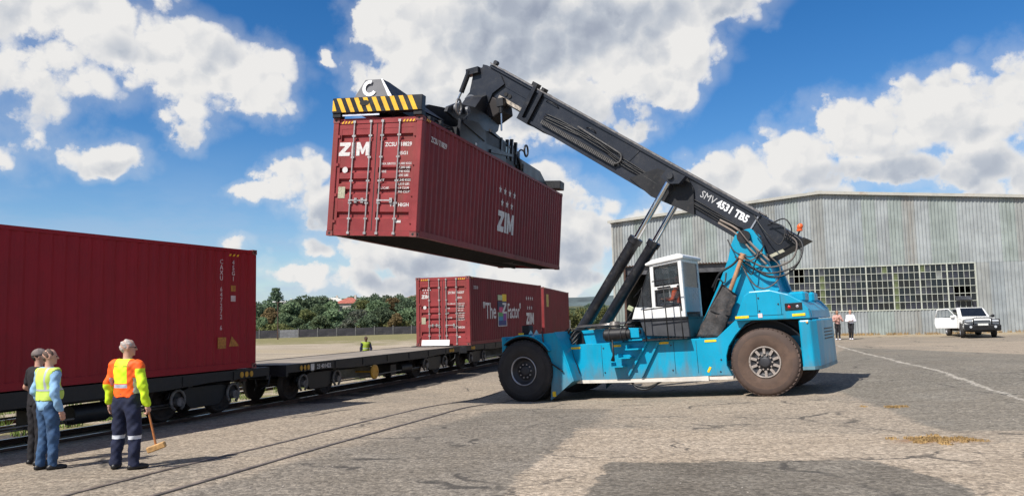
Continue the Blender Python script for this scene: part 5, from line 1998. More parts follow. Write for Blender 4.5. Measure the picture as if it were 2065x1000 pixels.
# outline taken in machine XZ
for s in (-1, 1):
    hp([(-2.08, 10.28), (-2.0, 10.40), (-1.60, 10.46), (-1.05, 10.02), (-0.95, 9.72), (-1.40, 9.52), (-1.66, 9.10), (-1.96, 8.98), (-2.40, 9.16), (-2.46, 9.56), (-2.25, 9.74)], s * 0.30, s * 0.42)
hp([(-1.9, 10.2), (-1.6, 10.3), (-1.2, 9.9), (-1.45, 9.5), (-1.85, 9.7)], -0.30, 0.30)
m.build('boom_head', M_GREY_BOOM, stk, fix=True)
m = MB()
m.cyl((-2.18, -0.52, 9.40), (-2.18, 0.52, 9.40), 0.15, n=24)
m.cyl((-2.18, -0.55, 9.40), (-2.18, -0.42, 9.40), 0.21, n=24)
m.build('head_pin', pmat('dull_grey_pin', (0.12, 0.125, 0.14), 0.45, var=0.2), stk)
m = MB()
m.prism([(-1.76, 9.66), (-1.16, 9.24), (-1.14, 8.88), (-1.62, 8.68), (-2.20, 9.02), (-2.25, 9.45), (-2.0, 9.6)], -0.38, 0.38)
m.build('rotator_motor_housing', pmat('brown_black_cover', (0.020, 0.016, 0.016), 0.7, var=0.3), stk, bevel=0.04, seg=2, fix=True)
m = MB()
m.cyl((-2.16, -0.50, 10.40), (-2.52, -0.50, 9.76), 0.085, n=16)
m.bx(-2.26, -1.80, -0.56, -0.30, 10.26, 10.46)
tc_ = m.build('damping_cylinder', M_BLACK_PAINT, stk)
m = MB().cyl((-2.52, -0.50, 9.76), (-2.80, -0.50, 9.36), 0.035, n=12)
m.build('cylinder_rod', M_CHROME, tc_)
m = MB()
m.bx(-1.20, -0.96, -0.56, -0.36, 9.0, 9.26)
m.cyl((-1.08, -0.46, 9.05), (-1.10, -0.46, 8.80), 0.08, n=12)
tc2 = m.build('damping_cylinder', M_BLACK_METAL, stk)
m = MB().cyl((-1.10, -0.46, 8.80), (-1.13, -0.46, 8.24), 0.03, n=12)
m.build('cylinder_rod', M_CHROME, tc2)

# ---- spreader: lives in the frame of the lifted container, as a part of the stacker
SPW = LMAT @ Matrix.Translation((-CW / 2, 0, 0))       # x across 0..2.44, y along 0..12.19, z up
sp = pempty('spreader', stk)
sp.matrix_basis = SM.inverted() @ SPW
T = CHH
M_SPR = M_BLACK_METAL
m = MB()
# rotator: slew ring, yoke and pendulum plates under the head
m.cyl((1.22, 6.35, T + 0.85), (1.22, 6.35, T + 1.02), 0.62, n=28)
m.cyl((1.22, 6.35, T + 1.02), (1.22, 6.35, T + 1.25), 0.38, n=24)
m.build('slew_ring', M_SPR, sp)
m = MB()
for x in (0.72, 1.60):
    m.prism([(2.95, T + 0.88), (3.05, T + 1.04), (3.6, T + 1.28), (4.86, T + 1.50), (5.9, T + 1.52), (7.05, T + 1.50), (6.95, T + 1.26), (6.5, T + 1.0), (6.2, T + 0.84), (3.6, T + 0.82)], x, x + 0.09, axis='x')
m.prism([(5.0, T + 1.3), (6.9, T + 1.3), (6.75, T + 2.0), (6.35, T + 2.3), (5.9, T + 2.1)], 0.95, 1.50, axis='x')
m.build('yoke', M_BLACK_PAINT, sp, fix=True)
for (x, y, z) in ((1.75, 4.2, T + 1.22), (1.75, 3.4, T + 1.08)):
    m = MB().cyl((x - 0.02, y, z), (x + 0.06, y, z), 0.12, n=16)
    m.build('yoke_pin', MATS['dull_grey_pin'], sp)
# sideshift frame
m = MB()
for x in (0.35, 1.92):
    m.prism([(4.35, T + 0.80), (8.25, T + 0.80), (8.25, T + 0.42), (8.1, T + 0.12), (4.5, T + 0.12), (4.35, T + 0.42)], x, x + 0.10, axis='x')
for y in (4.4, 5.3, 6.35, 7.3, 8.12):
    m.bx(0.35, 2.0, y, y + 0.10, T + 0.55, T + 0.80)
m.bx(0.42, 1.95, 4.9, 7.8, T + 0.78, T + 0.86)
m.build('sideshift_frame', M_SPR, sp, fix=True)
m = MB()
m.prism([(3.0, T + 0.10), (5.0, T + 0.10), (4.95, T + 0.40), (4.81, T + 0.74), (4.21, T + 0.86), (2.97, T + 0.68)], 2.03, 2.11, axis='x')
m.prism([(4.95, T + 0.10), (6.9, T + 0.10), (6.8, T + 0.52), (4.95, T + 0.42)], 1.98, 2.05, axis='x')
m.build('valve_cover', M_BLACK_PAINT, sp, fix=True)
m = MB()
m.prism([(3.1, T + 0.66), (4.8, T + 0.50), (4.8, T + 0.42), (3.1, T + 0.58)], 2.115, 2.14, axis='x')
m.prism([(5.5, T + 0.96), (7.5, T + 0.80), (7.5, T + 0.74), (5.5, T + 0.88)], 1.95, 2.03, axis='x')
m.prism([(5.4, T + 0.32), (7.4, T + 0.56), (7.4, T + 0.48), (5.4, T + 0.22)], 2.03, 2.10, axis='x')
m.build('cover_rib', M_BLACK_PAINT, sp, fix=True)
for (y, z, h) in ((6.35, T + 0.4, .5), (6.95, T + 0.35, .62), (7.35, T + 0.35, .72), (7.75, T + 0.3, .75)):
    m = MB().bx(1.96, 2.06, y, y + 0.10, z, z + h)
    m.build('frame_post', M_BLACK_PAINT, sp)
m = MB()
m.bx(1.95, 2.04, 6.85, 7.15, T + 0.52, T + 0.72)
m.build('pale_lamp', pmat('pale_lamp_glass', (0.45, 0.62, 0.70), 0.2), sp)
m = MB()
m.sphere((2.08, 4.15, T + 0.20), 0.06)
m.build('work_lamp', M_WHITE, sp)
# main box and telescopic arms
m = MB()
for x in (0.55, 1.34):
    m.bx(x, x + 0.55, 3.3, 8.9, T + 0.08, T + 0.46)
m.build('main_beam', M_SPR, sp, bevel=0.02)
for (ya, yb, nm) in ((0.1, 3.6, 0), (8.5, 12.05, 1)):
    for x in (0.62, 1.40):
        m = MB()
        m.bx(x, x + 0.42, ya, yb, T + 0.11, T + 0.41)
        m.build('telescopic_arm', M_BLACK_PAINT, sp, bevel=0.015)
# long guard box on the far arm
m = MB()
m.prism([(8.3, T + 0.12), (11.1, T + 0.12), (11.6, T + 0.06), (11.85, T + 0.06), (10.65, T + 0.52), (10.5, T + 0.58), (8.3, T + 0.60)], 1.62, 2.05, axis='x')
m.build('far_arm_box', M_BLACK_PAINT, sp, bevel=0.02, fix=True)
m = MB()
m.prism([(11.75, T + 0.14), (12.30, T + 0.14), (12.30, T + 0.45), (11.75, T + 0.45)], -0.02, 2.46, axis='x')
m.build('far_end_beam', M_SPR, sp, bevel=0.02, fix=True)
# hydraulic clutter along the near edge
for k in range(10):
    y = random.uniform(1.2, 3.9)
    m = MB()
    m.bx(1.75 + random.uniform(-.1, .15), 2.05, y, y + random.uniform(.12, .3), T + 0.10, T + random.uniform(.22, .42))
    m.build('valve_block', M_SPR, sp)
for k in range(7):
    y = random.uniform(7.9, 8.6)
    m = MB()
    m.bx(1.6, 2.08, y, y + random.uniform(.1, .25), T + 0.08 + random.uniform(0, .2), T + random.uniform(.4, .62))
    m.build('valve_block', M_SPR, sp)
for k in range(8):
    a = random.uniform(-.12, .12)
    hose('spreader_hose', [(1.9, 3.0 + a, T + 0.3), (2.02, 3.2 + a, T + 0.6 + a), (2.05, 3.5, T + 0.8 + a), (1.95, 3.9 + a, T + 1.1)], 0.022, None, sp)
for k in range(8):
    a = random.uniform(-.12, .12)
    hose('spreader_hose', [(1.95, 7.6 + a, T + 0.85 + a), (2.1, 8.0 + a, T + 0.5), (2.08, 8.25 + a, T + 0.2 + a), (1.9, 8.5, T + 0.3 + a), (1.8, 8.6 + a, T + 0.55)], 0.024, None, sp)
for k in range(3):
    a = 0.06 * k
    hose('spreader_hose', [(1.9, 0.9, T + 0.2 + a), (1.95, 1.6, T + 0.34), (1.9, 2.4, T + 0.24 + a), (1.95, 3.1, T + 0.40)], 0.02, None, sp)
m = MB()
pts = [(1.98, 9.0 + 0.19 * math.cos(a) , T + 1.02 + 0.19 * math.sin(a)) for a in np.linspace(0, 2 * PI, 18, endpoint=False)]
m.tube(pts, 0.035, 7, closed=True)
m.build('hose_hoop', M_HOSE, sp)
hose('spreader_hose', [(1.95, 8.0, T + 0.55), (1.98, 8.35, T + 0.90), (1.98, 8.7, T + 0.96), (1.98, 8.86, T + 0.9)], 0.03, None, sp)
m = MB()
m.smooth = True
ring = [(2.06, 2.90 + 0.17 * math.cos(a), T + 0.98 + 0.21 * math.sin(a)) for a in np.linspace(0, 2 * PI, 18, endpoint=False)]
m.tube(ring, 0.03, 6, closed=True)
ring = [(2.10, 2.90 + 0.10 * math.cos(a), T + 0.98 + 0.13 * math.sin(a)) for a in np.linspace(0, 2 * PI, 14, endpoint=False)]
m.tube(ring, 0.02, 6, closed=True)
m.build('hose_reel', MATS['worn_rod_steel'], sp)
# near end beam with hazard stripes
zb, zt = T + 0.11, T + 0.485
m = MB()
m.bx(0.0, 2.45, -0.10, 0.10, zb, zt)
eb = m.build('end_beam', M_BLACK_PAINT, sp, bevel=0.01)
for k in range(10):
    x = 0.03 + k * 0.243
    a = [(x - 0.16, zt - 0.012), (x - 0.04, zt - 0.012), (x + 0.13, zb + 0.012), (x + 0.01, zb + 0.012)]
    if k == 0:
        a = [(0.01, zt - 0.06), (0.03, zt - 0.06), (0.125, zb + 0.05), (0.01, zb + 0.05)]
        pl = a
    else:
        pl = a
    m = MB().prism(pl, -0.106, -0.1005)
    m.build('hazard_stripe', M_YELLOW, eb, fix=True)
m = MB()
ring = [(0.90 + 0.10 * math.cos(a) + (0.03 if math.cos(a) > 0 else -0.03), T + 0.335 + 0.065 * math.sin(a)) for a in np.linspace(0, 2 * PI, 18, endpoint=False)]
m.prism(ring, -0.112, -0.104)
m.build('lifting_slot', M_UNDER, eb)
for x in (0.0, 2.22):
    m = MB().bx(x, x + 0.23, -0.07, 0.14, T + 0.005, T + 0.125)
    m.build('twistlock_housing', M_SPR, sp, bevel=0.01)
m = MB().bx(0.28, 1.30, -0.06, -0.04, T + 0.035, T + 0.075)
m.build('signal_strip', pmat('pale_strip', (0.62, 0.66, 0.78), 0.5), sp)
# wedge shaped guide with the white hook mark
m = MB()
vs = [(0.58, -0.06, zt), (1.62, -0.06, zt), (1.30, -0.02, T + 0.93), (0.84, -0.02, T + 0.93), (0.58, 0.10, zt), (1.95, 2.3, zt - .05), (1.34, 0.25, T + 0.93), (0.84, 0.25, T + 0.93), (0.7, 2.3, zt - .05)]
fs = [(0, 1, 2, 3), (1, 5, 6, 2), (3, 2, 6, 7), (0, 3, 7, 4), (4, 7, 8), (7, 6, 5, 8)]
m.add(vs, fs[:1])
m.cur = 1
m.add(vs, fs[1:])
wg = m.build('hook_guide', [pmat('grey_guide_paint', (0.13, 0.13, 0.14), 0.5, var=0.15), M_BLACK_PAINT], sp)  # front grey; side and roof painted black as shade away from the sun
m = MB()
N = 22
po, pi_ = [], []
for a in np.linspace(R(75), R(330), N):
    ax, az = 0.20 * math.cos(a), 0.20 * math.sin(a)
    ix, iz = 0.115 * math.cos(a), 0.118 * math.sin(a)
    po.append((1.0 + ax, T + 0.70 + az)); pi_.append((1.0 + ix, T + 0.70 + iz))
m.prism(po + pi_[::-1], -0.075, -0.062)
m.build('hook_mark', pmat('bright_hook_paint', (0.85, 0.85, 0.85), 0.5), wg, fix=True)
m = MB()
m.add([(1.62, -0.064, zt), (1.52, -0.064, zt), (1.27, -0.024, T + 0.935), (1.31, -0.024, T + 0.935)], [(0, 1, 2, 3)])
m.add([(1.62, -0.072, zt), (1.52, -0.072, zt), (1.27, -0.032, T + 0.935), (1.31, -0.032, T + 0.935)], [(0, 1, 2, 3)])
m.build('guide_edge', MATS['bright_hook_paint'], wg)


# ================================================================== corrugated iron shed
SHO = Vector((19.2295, 50.0, 0.0))
SHM = Matrix.Translation(SHO) @ Matrix.Rotation(-math.atan2(0.276, 0.961), 4, 'Z')
shed = thing('warehouse', 'large grey corrugated iron shed with a long multi-pane window and a dark doorway', 'warehouse', mat=SHM)
# local: x along the gable wall (right), y into the building, z up
EAVE, RIDGE, HALF, DEEP = 8.41, 9.53, 13.3, 46.0
WX0, WX1, WZ0, WZ1 = -1.62, 8.98, 1.97, 4.67
DX0, DX1, DZ1 = -12.12, -3.60, 5.29


def top_z(x):
    return RIDGE - (RIDGE - EAVE) * abs(x - 0.42) / HALF


M_SHEETS = [pmat('corrugated_sheet_%s' % n, c, 0.55, metal=0.15, var=0.14, scale=0.9, dirt=dc, dirt_amt=da, dirt_scale=1.5, streak=True) for n, c, dc, da in
            (('pale', (0.33, 0.352, 0.35), (0.17, 0.18, 0.18), 0.7), ('grey', (0.29, 0.315, 0.32), (0.14, 0.15, 0.15), 0.7), ('greenish', (0.29, 0.325, 0.305), (0.15, 0.175, 0.15), 0.7), ('rusty', (0.295, 0.305, 0.29), (0.20, 0.15, 0.11), 0.5))]
M_TRIM = pmat('rusting_flashing', (0.42, 0.41, 0.36), 0.6, var=0.15, scale=2, dirt=(0.25, 0.16, 0.09), dirt_amt=0.6, dirt_scale=2)


def sheet_mesh(x0, x1, zb, ztf, pitch=0.19, amp=0.045):
    n = max(1, int(round((x1 - x0) / pitch)))
    p = (x1 - x0) / n
    pts = []
    for i in range(n):
        a = x0 + i * p
        pts += [(a, 0.0), (a + p * .22, -amp * .15), (a + p * .38, -amp), (a + p * .62, -amp), (a + p * .78, -amp * .15)]
    pts.append((x1, 0.0))
    vs, fs = [], []
    for (x, y) in pts:
        vs += [(x, y, zb(x) if callable(zb) else zb), (x, y, ztf(x) if callable(ztf) else ztf)]
    for i in range(len(pts) - 1):
        a = i * 2
        fs.append((a, a + 2, a + 3, a + 1))
    return vs, fs


edges = sorted(set([round(v, 3) for v in list(np.linspace(-HALF + .42, DX0, 2)) + list(np.linspace(DX0, DX1, 12)) + list(np.linspace(DX1, WX0, 4)) + list(np.linspace(WX0, WX1, 15)) + list(np.linspace(WX1, HALF + .42, 7))]))
for i in range(len(edges) - 1):
    a, b = edges[i], edges[i + 1]
    mid = (a + b) / 2
    gw = SHM @ Vector((mid, 0, 0))
    g0 = gh(gw.x, gw.y) - 0.15
    spans = []
    if DX0 < mid < DX1:
        spans = [(DZ1, None)]
    elif WX0 < mid < WX1:
        spans = [(g0, WZ0), (WZ1, None)]
    else:
        spans = [(g0, 5.30 if mid < 0 else 4.75), (5.24 if mid < 0 else 4.69, None)]
    for k, (z0, z1) in enumerate(spans):
        m = MB()
        lap = -0.006 * (i % 2) - (0.010 if z1 is None else 0)
        rag = random.uniform(0, 0.05) if z0 == g0 else 0
        vs, fs = sheet_mesh(a - 0.03, b, z0 + rag, (lambda x: top_z(x) - 0.12) if z1 is None else z1)
        m.add([(x, y + lap, z) for x, y, z in vs], fs)
        m.build('corrugated_sheet', random.choices(M_SHEETS, (4, 3, 2, 1 if z1 is None else 3))[0], shed)
# side and back walls, roof
m = MB()
x0, x1 = -HALF + .42, HALF + .42
for x, fl in ((x0, 1), (x1, 0)):
    n = int(DEEP / 0.4)
    vs, fs = [], []
    for i in range(n + 1):
        y = DEEP * i / n
        vs += [(x + (0.02 if i % 2 else 0), y, 0.0), (x + (0.02 if i % 2 else 0), y, EAVE)]
    for i in range(n):
        q = i * 2
        fs.append((q, q + 2, q + 3, q + 1) if not fl else (q + 1, q + 3, q + 2, q))
    m.add(vs, fs)
m.build('side_wall', M_SHEETS[1], shed)
m = MB()
m.prism([(x0, 0), (x1, 0), (x1, EAVE), (0.42, RIDGE), (x0, EAVE)], DEEP, DEEP + 0.05)
m.build('back_wall', M_SHEETS[1], shed, fix=True)
for s in (-1, 1):
    m = MB()
    xe = 0.42 + s * (HALF + 0.25)
    ze = RIDGE - (RIDGE - EAVE) * (HALF + 0.25) / HALF
    m.prism([(0.42, RIDGE + 0.02), (0.42, RIDGE - 0.03), (xe, ze - 0.03), (xe, ze + 0.02)], -0.22, DEEP + 0.2)
    n = 40
    m.build('roof', M_SHEETS[0], shed, fix=True)
    m = MB()
    m.prism([(0.42, RIDGE + 0.04), (0.42, RIDGE - 0.14), (xe, ze - 0.14), (xe, ze + 0.04)], -0.27, -0.225)
    m.build('fascia', M_TRIM, shed, fix=True)
m = MB().bx(0.2, 0.64, -0.25, DEEP, RIDGE + 0.02, RIDGE + 0.06)
m.build('ridge_cap', M_TRIM, shed)
m = MB().bx(x0 - 0.03, x0 + 0.10, -0.05, -0.028, 0.3, top_z(x0) - 0.14)
m.build('corner_flashing', M_TRIM, shed)
# dark interior: floor and a few stanchions, shutter box over the doorway
m = MB().bx(x0 + 0.1, x1 - 0.1, 0.1, DEEP - 0.1, 0.30, 0.52)
m.build('floor', pmat('shed_floor', (0.10, 0.095, 0.09), 0.9), shed)
for k in range(5):
    for x in (-9.5, -4.5, 1.0, 6.0):
        m = MB().bx(x, x + 0.2, 5 + k * 8, 5.25 + k * 8, 0.5, 8.6)
        m.build('stanchion', M_RUST, shed)
m = MB()
m.cyl((DX0, 0.45, 5.05), (DX1, 0.45, 5.05), 0.25, n=14)
m.bx(DX0, DX1, 0.16, 0.2, 4.72, 5.3)
m.build('roller_shutter', pmat('rolled_shutter_steel', (0.09, 0.09, 0.095), 0.6, metal=0.3, var=0.3), shed)
m = MB()
m.bx(DX0 - 0.06, DX0 + 0.06, -0.045, 0.08, 0.3, DZ1 + 0.05)
m.bx(DX1 - 0.06, DX1 + 0.06, -0.045, 0.08, 0.3, DZ1 + 0.05)
m.bx(DX0 - 0.06, DX1 + 0.06, -0.045, 0.08, DZ1 - 0.03, DZ1 + 0.05)
m.build('doorway_frame', M_RUST, shed)
# window: frame, glazing bars, panes
NCOL, NROW = 35, 6
pw, ph = (WX1 - WX0) / NCOL, (WZ1 - WZ0) / NROW
M_FR = pmat('pale_window_frame', (0.46, 0.475, 0.41), 0.6, var=0.15, scale=3, dirt=(0.34, 0.36, 0.22), dirt_amt=0.6, dirt_scale=2.5)
win = MB()
for z in (WZ0 - 0.05, WZ1 - 0.01):
    win.bx(WX0 - 0.05, WX1 + 0.05, -0.06, 0.03, z, z + 0.06)
for x in (WX0 - 0.05, WX1 - 0.01):
    win.bx(x, x + 0.06, -0.06, 0.03, WZ0 + 0.01, WZ1 - 0.01)
wino = win.build('window', M_FR, shed)
for i in range(1, NCOL):
    if i % 5 == 0:
        m = MB().bx(WX0 + i * pw - 0.035, WX0 + i * pw + 0.035, -0.055, 0.02, WZ0 + 0.01, WZ1 - 0.01)
        m.build('mullion', M_FR, wino)
bar_v = MB().bx(-0.012, 0.012, -0.03, 0.01, WZ0 + 0.01, WZ1 - 0.01).mesh('glazing_bar', M_FR)
bar_h = MB().bx(WX0, WX1, -0.038, 0.008, -0.016, 0.016).mesh('glazing_bar', M_FR)
for i in range(1, NCOL):
    if i % 5:
        inst('glazing_bar', bar_v, wino, (WX0 + i * pw, 0, 0))
for j in range(1, NROW):
    inst('glazing_bar', bar_h, wino, (0, 0, WZ0 + j * ph))
M_PANES = [pmat('shed_pane_dark', (0.012, 0.014, 0.016), 0.12, spec=0.6, var=0.3), pmat('shed_pane_dusty', (0.045, 0.048, 0.055), 0.35, var=0.4, scale=3),
           pmat('shed_pane_green', (0.10, 0.12, 0.055), 0.4, var=0.4, scale=3), pmat('shed_pane_grey', (0.03, 0.031, 0.04), 0.2, var=0.3), pmat('shed_pane_pale', (0.20, 0.21, 0.20), 0.4, var=0.3)]
pme = [MB().bx(-pw / 2 + 0.006, pw / 2 - 0.006, -0.002, 0.002, -ph / 2 + 0.008, ph / 2 - 0.008).mesh('pane', mt) for mt in M_PANES]
for i in range(NCOL):
    for j in range(NROW):
        x, z = WX0 + (i + .5) * pw, WZ0 + (j + .5) * ph
        if (i in (31, 32, 33) and j in (1, 2)) or (i in (1, 2) and j in (4, 5)):
            continue
        grp = (i // 5 + j // 2 * 2) % 3
        k = random.choices(range(5), (6, 1.5 if grp else .5, .2, 3 if grp == 1 else 1, .08))[0]
        if i in (6, 20) and j < 5:
            k = 2
        inst('pane', pme[k], wino, (x, 0.004, z), (R(random.uniform(-1.2, 1.2)), 0, R(random.uniform(-1.2, 1.2))))
for j in (1, 2):
    m = MB().box((WX0 + 32.5 * pw, -0.13, WZ0 + (j + .35) * ph), (3 * pw - 0.04, 0.02, ph - 0.05), (R(-50), 0, 0))
    if j == 1:
        m.build('opened_sash', MATS['shed_pane_dusty'], wino)


# ================================================================== fence, lamp post
def panel_wall(x0, y0, x1, y1, n, gap=None):
    t = thing('precast_wall', 'long low dark precast wall in front of the trees beyond the waste ground', 'wall', (x0, y0, 0), math.atan2(y1 - y0, x1 - x0))
    L = math.hypot(x1 - x0, y1 - y0)
    w = L / n
    md_ = pmat('dark_precast_panel', (0.045, 0.043, 0.05), 0.85, var=0.35, scale=0.6, dirt=(0.11, 0.10, 0.10), dirt_amt=0.6, dirt_scale=1.2)
    ml_ = pmat('pale_precast_panel', (0.20, 0.20, 0.21), 0.85, var=0.2)
    me = []
    for mt in (md_, ml_):
        m = MB()
        for k in range(3):
            m.bx(0.06, w - 0.06, -0.03, 0.03, 0.40 * k, 0.40 * k + 0.385)
        me.append(m.mesh('wall_panel', mt))
    po = MB().bx(-0.06, 0.06, -0.07, 0.07, 0, 1.35).mesh('wall_post', pmat('pale_post_concrete', (0.16, 0.155, 0.15), 0.9, var=0.3))
    for i in range(n + 1):
        X = x0 + (x1 - x0) * i / n
        Y = y0 + (y1 - y0) * i / n
        z = gh(X, Y) - 0.14
        inst('wall_post', po, t, (i * w, 0, z))
        if i < n:
            inst('wall_panel', me[1 if i in gap else 0], t, (i * w, 0, z))
    return t


panel_wall(-75.0, 96.0, 8.0, 112.5, 34, gap=(18,))


def lamp_post(label, x, y, h):
    z = gh(x, y)
    t = thing('lamp_post', label, 'lamp post', (x, y, z))
    MB().cyl((0, 0, -0.1), (0, 0, h), 0.09, 0.06, n=10).build('post', M_RUST, t)
    MB().tube([(-0.5, 0, h), (0.5, 0, h)], 0.04, 6).build('crossarm', M_RUST, t)
    for s in (-0.45, 0.45):
        MB().bx(s - 0.2, s + 0.2, -0.14, 0.14, h + 0.02, h + 0.14).build('floodlight', M_WHITE, t, bevel=0.03)
    return t


lamp_post('tall dark lamp post with a pale twin head just right of the crimson container', -28.9, 97.0, 4.5)


# ================================================================== houses on the rise
def house(label, x, y, w, d, h, rh, wall, roof, rz):
    z = gh(x, y) - 0.3
    t = thing('house', label, 'house', (x, y, z), rz)
    MB().bx(-w / 2, w / 2, -d / 2, d / 2, 0, h).build('wall', wall, t)
    m = MB()
    vs = [(-w / 2 - .4, -d / 2 - .4, h), (w / 2 + .4, -d / 2 - .4, h), (w / 2 + .4, d / 2 + .4, h), (-w / 2 - .4, d / 2 + .4, h), (-w / 2 + d / 2.4, 0, h + rh), (w / 2 - d / 2.4, 0, h + rh)]
    m.add(vs, [(0, 1, 5, 4), (2, 3, 4, 5), (1, 2, 5), (3, 0, 4), (3, 2, 1, 0)])
    rf = m.build('roof', roof, t)
    MB().bx(w * .2, w * .2 + .5, -.25, .25, h + rh * .4, h + rh + .6).build('chimney', wall, rf)
    k = max(2, int(w / 2.2))
    for i in range(k):
        xx = -w / 2 + (i + .5) * w / k
        MB().bx(xx - .45, xx + .45, -d / 2 - .03, -d / 2 + .02, h * .42, h * .82).build('window', M_GLASS_DARK, t)
    return t


M_HW = pmat('cream_house_wall', (0.50, 0.44, 0.38), 0.8, var=0.15)
M_RT = pmat('red_roof_tile', (0.33, 0.10, 0.07), 0.8, var=0.25, scale=2)
M_PT = pmat('pale_roof_sheet', (0.50, 0.48, 0.43), 0.7, var=0.2)
house('house with a red tiled roof among the trees on the rise', -43.0, 208.0, 6.2, 6, 3.9, 1.6, M_HW, M_RT, R(-4))
house('low house with a long pale roof left of the red roofed one', -52.6, 226.0, 9.5, 6, 4.4, 1.3, M_HW, M_PT, R(5))
house('small house with a dull red roof half hidden by the trees, right of the first', -33.5, 216.0, 5.0, 5, 3.0, 1.2, M_HW, M_RT, R(12))


house('small white house high in the trees towards the left', -66.5, 232.0, 6.0, 6, 4.2, 1.2, pmat('white_house_wall', (0.62, 0.60, 0.56), 0.8, var=0.1), M_PT, R(-8))
house('long brown roofed house high on the rise, nearest the maroon container', -29.0, 232.0, 7.0, 6, 4.0, 1.3, M_HW, pmat('brown_roof_tile', (0.22, 0.13, 0.10), 0.8, var=0.2), R(10))


# ================================================================== trees
def leaf_mat(name, c, c2):
    mt = bpy.data.materials.new(name)
    mt.use_nodes = True
    g = NT(mt.node_tree)
    out = g.n('ShaderNodeOutputMaterial')
    tc = g.n('ShaderNodeTexCoord')
    nz = g.noise(tc.outputs['Object'], 1.7, 3, 0.6)
    nz2 = g.noise(tc.outputs['Object'], 9.0, 2, 0.6)
    oi = g.n('ShaderNodeObjectInfo')
    col = g.mix(g.ss(g.m('ADD', nz, g.m('MULTIPLY', g.m('SUBTRACT', nz2, 0.5), 0.8)), 0.38, 0.62), c, c2)
    hs = g.n('ShaderNodeHueSaturation')
    g.put(hs.inputs['Color'], col)
    g.put(hs.inputs['Value'], g.ss(oi.outputs['Random'], 0, 1, 0.75, 1.25, 'LINEAR'))
    g.put(hs.inputs['Hue'], g.ss(oi.outputs['Random'], 0, 1, 0.485, 0.51, 'LINEAR'))
    d = g.n('ShaderNodeBsdfDiffuse')
    g.put(d.inputs[0], hs.outputs[0])
    tr = g.n('ShaderNodeBsdfTranslucent')
    g.put(tr.inputs[0], hs.outputs[0])
    mx = g.n('ShaderNodeMixShader')
    mx.inputs[0].default_value = 0.25
    g.put(mx.inputs[1], d.outputs[0])
    g.put(mx.inputs[2], tr.outputs[0])
    g.put(out.inputs[0], mx.outputs[0])
    return mt


def crown_mesh(name, mt, seed, shape, n=3400, leaf=0.17):
    """leaf-sized faces in clumps spread through the volume; shape is a list of (x, y, z, r) clumps of a unit-ish tree"""
    rg = np.random.default_rng(seed)
    P = []
    tot = sum(s[3] ** 2 for s in shape)
    for (x, y, z, r) in shape:
        k = int(n * r * r / tot)
        d = rg.normal(size=(k, 3))
        d /= np.linalg.norm(d, axis=1)[:, None]
        rad = r * (0.45 + 0.6 * rg.random(k) ** 0.5)
        # sub clumps
        sub = rg.normal(size=(14, 3)); sub /= np.linalg.norm(sub, axis=1)[:, None]
        w = np.max(d @ sub.T, axis=1)
        rad = rad * (0.72 + 0.42 * np.clip((w - 0.6) / 0.4, 0, 1))
        q = d * rad[:, None]
        q[:, 2] *= 0.8
        P.append(q + np.array([x, y, z]))
    P = np.concatenate(P)
    k = len(P)
    a = rg.normal(size=(k, 3)); a /= np.linalg.norm(a, axis=1)[:, None]
    b = rg.normal(size=(k, 3)); b -= (a * b).sum(1)[:, None] * a; b /= np.linalg.norm(b, axis=1)[:, None]
    s = leaf * (0.6 + 0.8 * rg.random(k))[:, None]
    v = np.stack([P - a * s, P + b * s * 0.6, P + a * s, P - b * s * 0.6], 1).reshape(-1, 3)
    f = np.arange(k * 4).reshape(-1, 4)
    me = bpy.data.meshes.new(name)
    me.from_pydata(v.tolist(), [], f.tolist())
    me.materials.append(mt)
    return me


def trunk_mesh(seed, h, r, shape):
    rg = random.Random(seed)
    m = MB()
    top = Vector((rg.uniform(-.2, .2), rg.uniform(-.2, .2), h * 0.62))
    m.tube([(0, 0, -0.3), (rg.uniform(-.1, .1), rg.uniform(-.1, .1), h * .3), top], [r * 1.2, r, r * .6], 7)
    for (x, y, z, cr) in shape[:7]:
        st = Vector((0, 0, h * rg.uniform(.22, .5)))
        e = Vector((x, y, z))
        m.tube([st, st.lerp(e, .5) + Vector((0, 0, .2)), e], [r * .5, r * .35, r * .12], 5)
    return m.mesh('trunk', pmat('bark', (0.10, 0.08, 0.065), 0.9, var=0.3, scale=8))


def shape_round(seed, w=2.3, h=4.6, n=11, base=1.3):
    rg = random.Random(seed)
    out = []
    for i in range(n):
        a = rg.uniform(0, 2 * PI)
        zz = rg.uniform(base, h - 0.7)
        k = math.sin(PI * min(1, max(0.15, (zz - base + .6) / (h - base)))) ** .6
        rr = rg.uniform(.2, 1) * w * .62 * k
        out.append((rr * math.cos(a), rr * math.sin(a), zz, rg.uniform(.55, 1.05)))
    out.append((0, 0, h - .9, .9))
    out.append((0, 0, base + .9, 1.2))
    return out


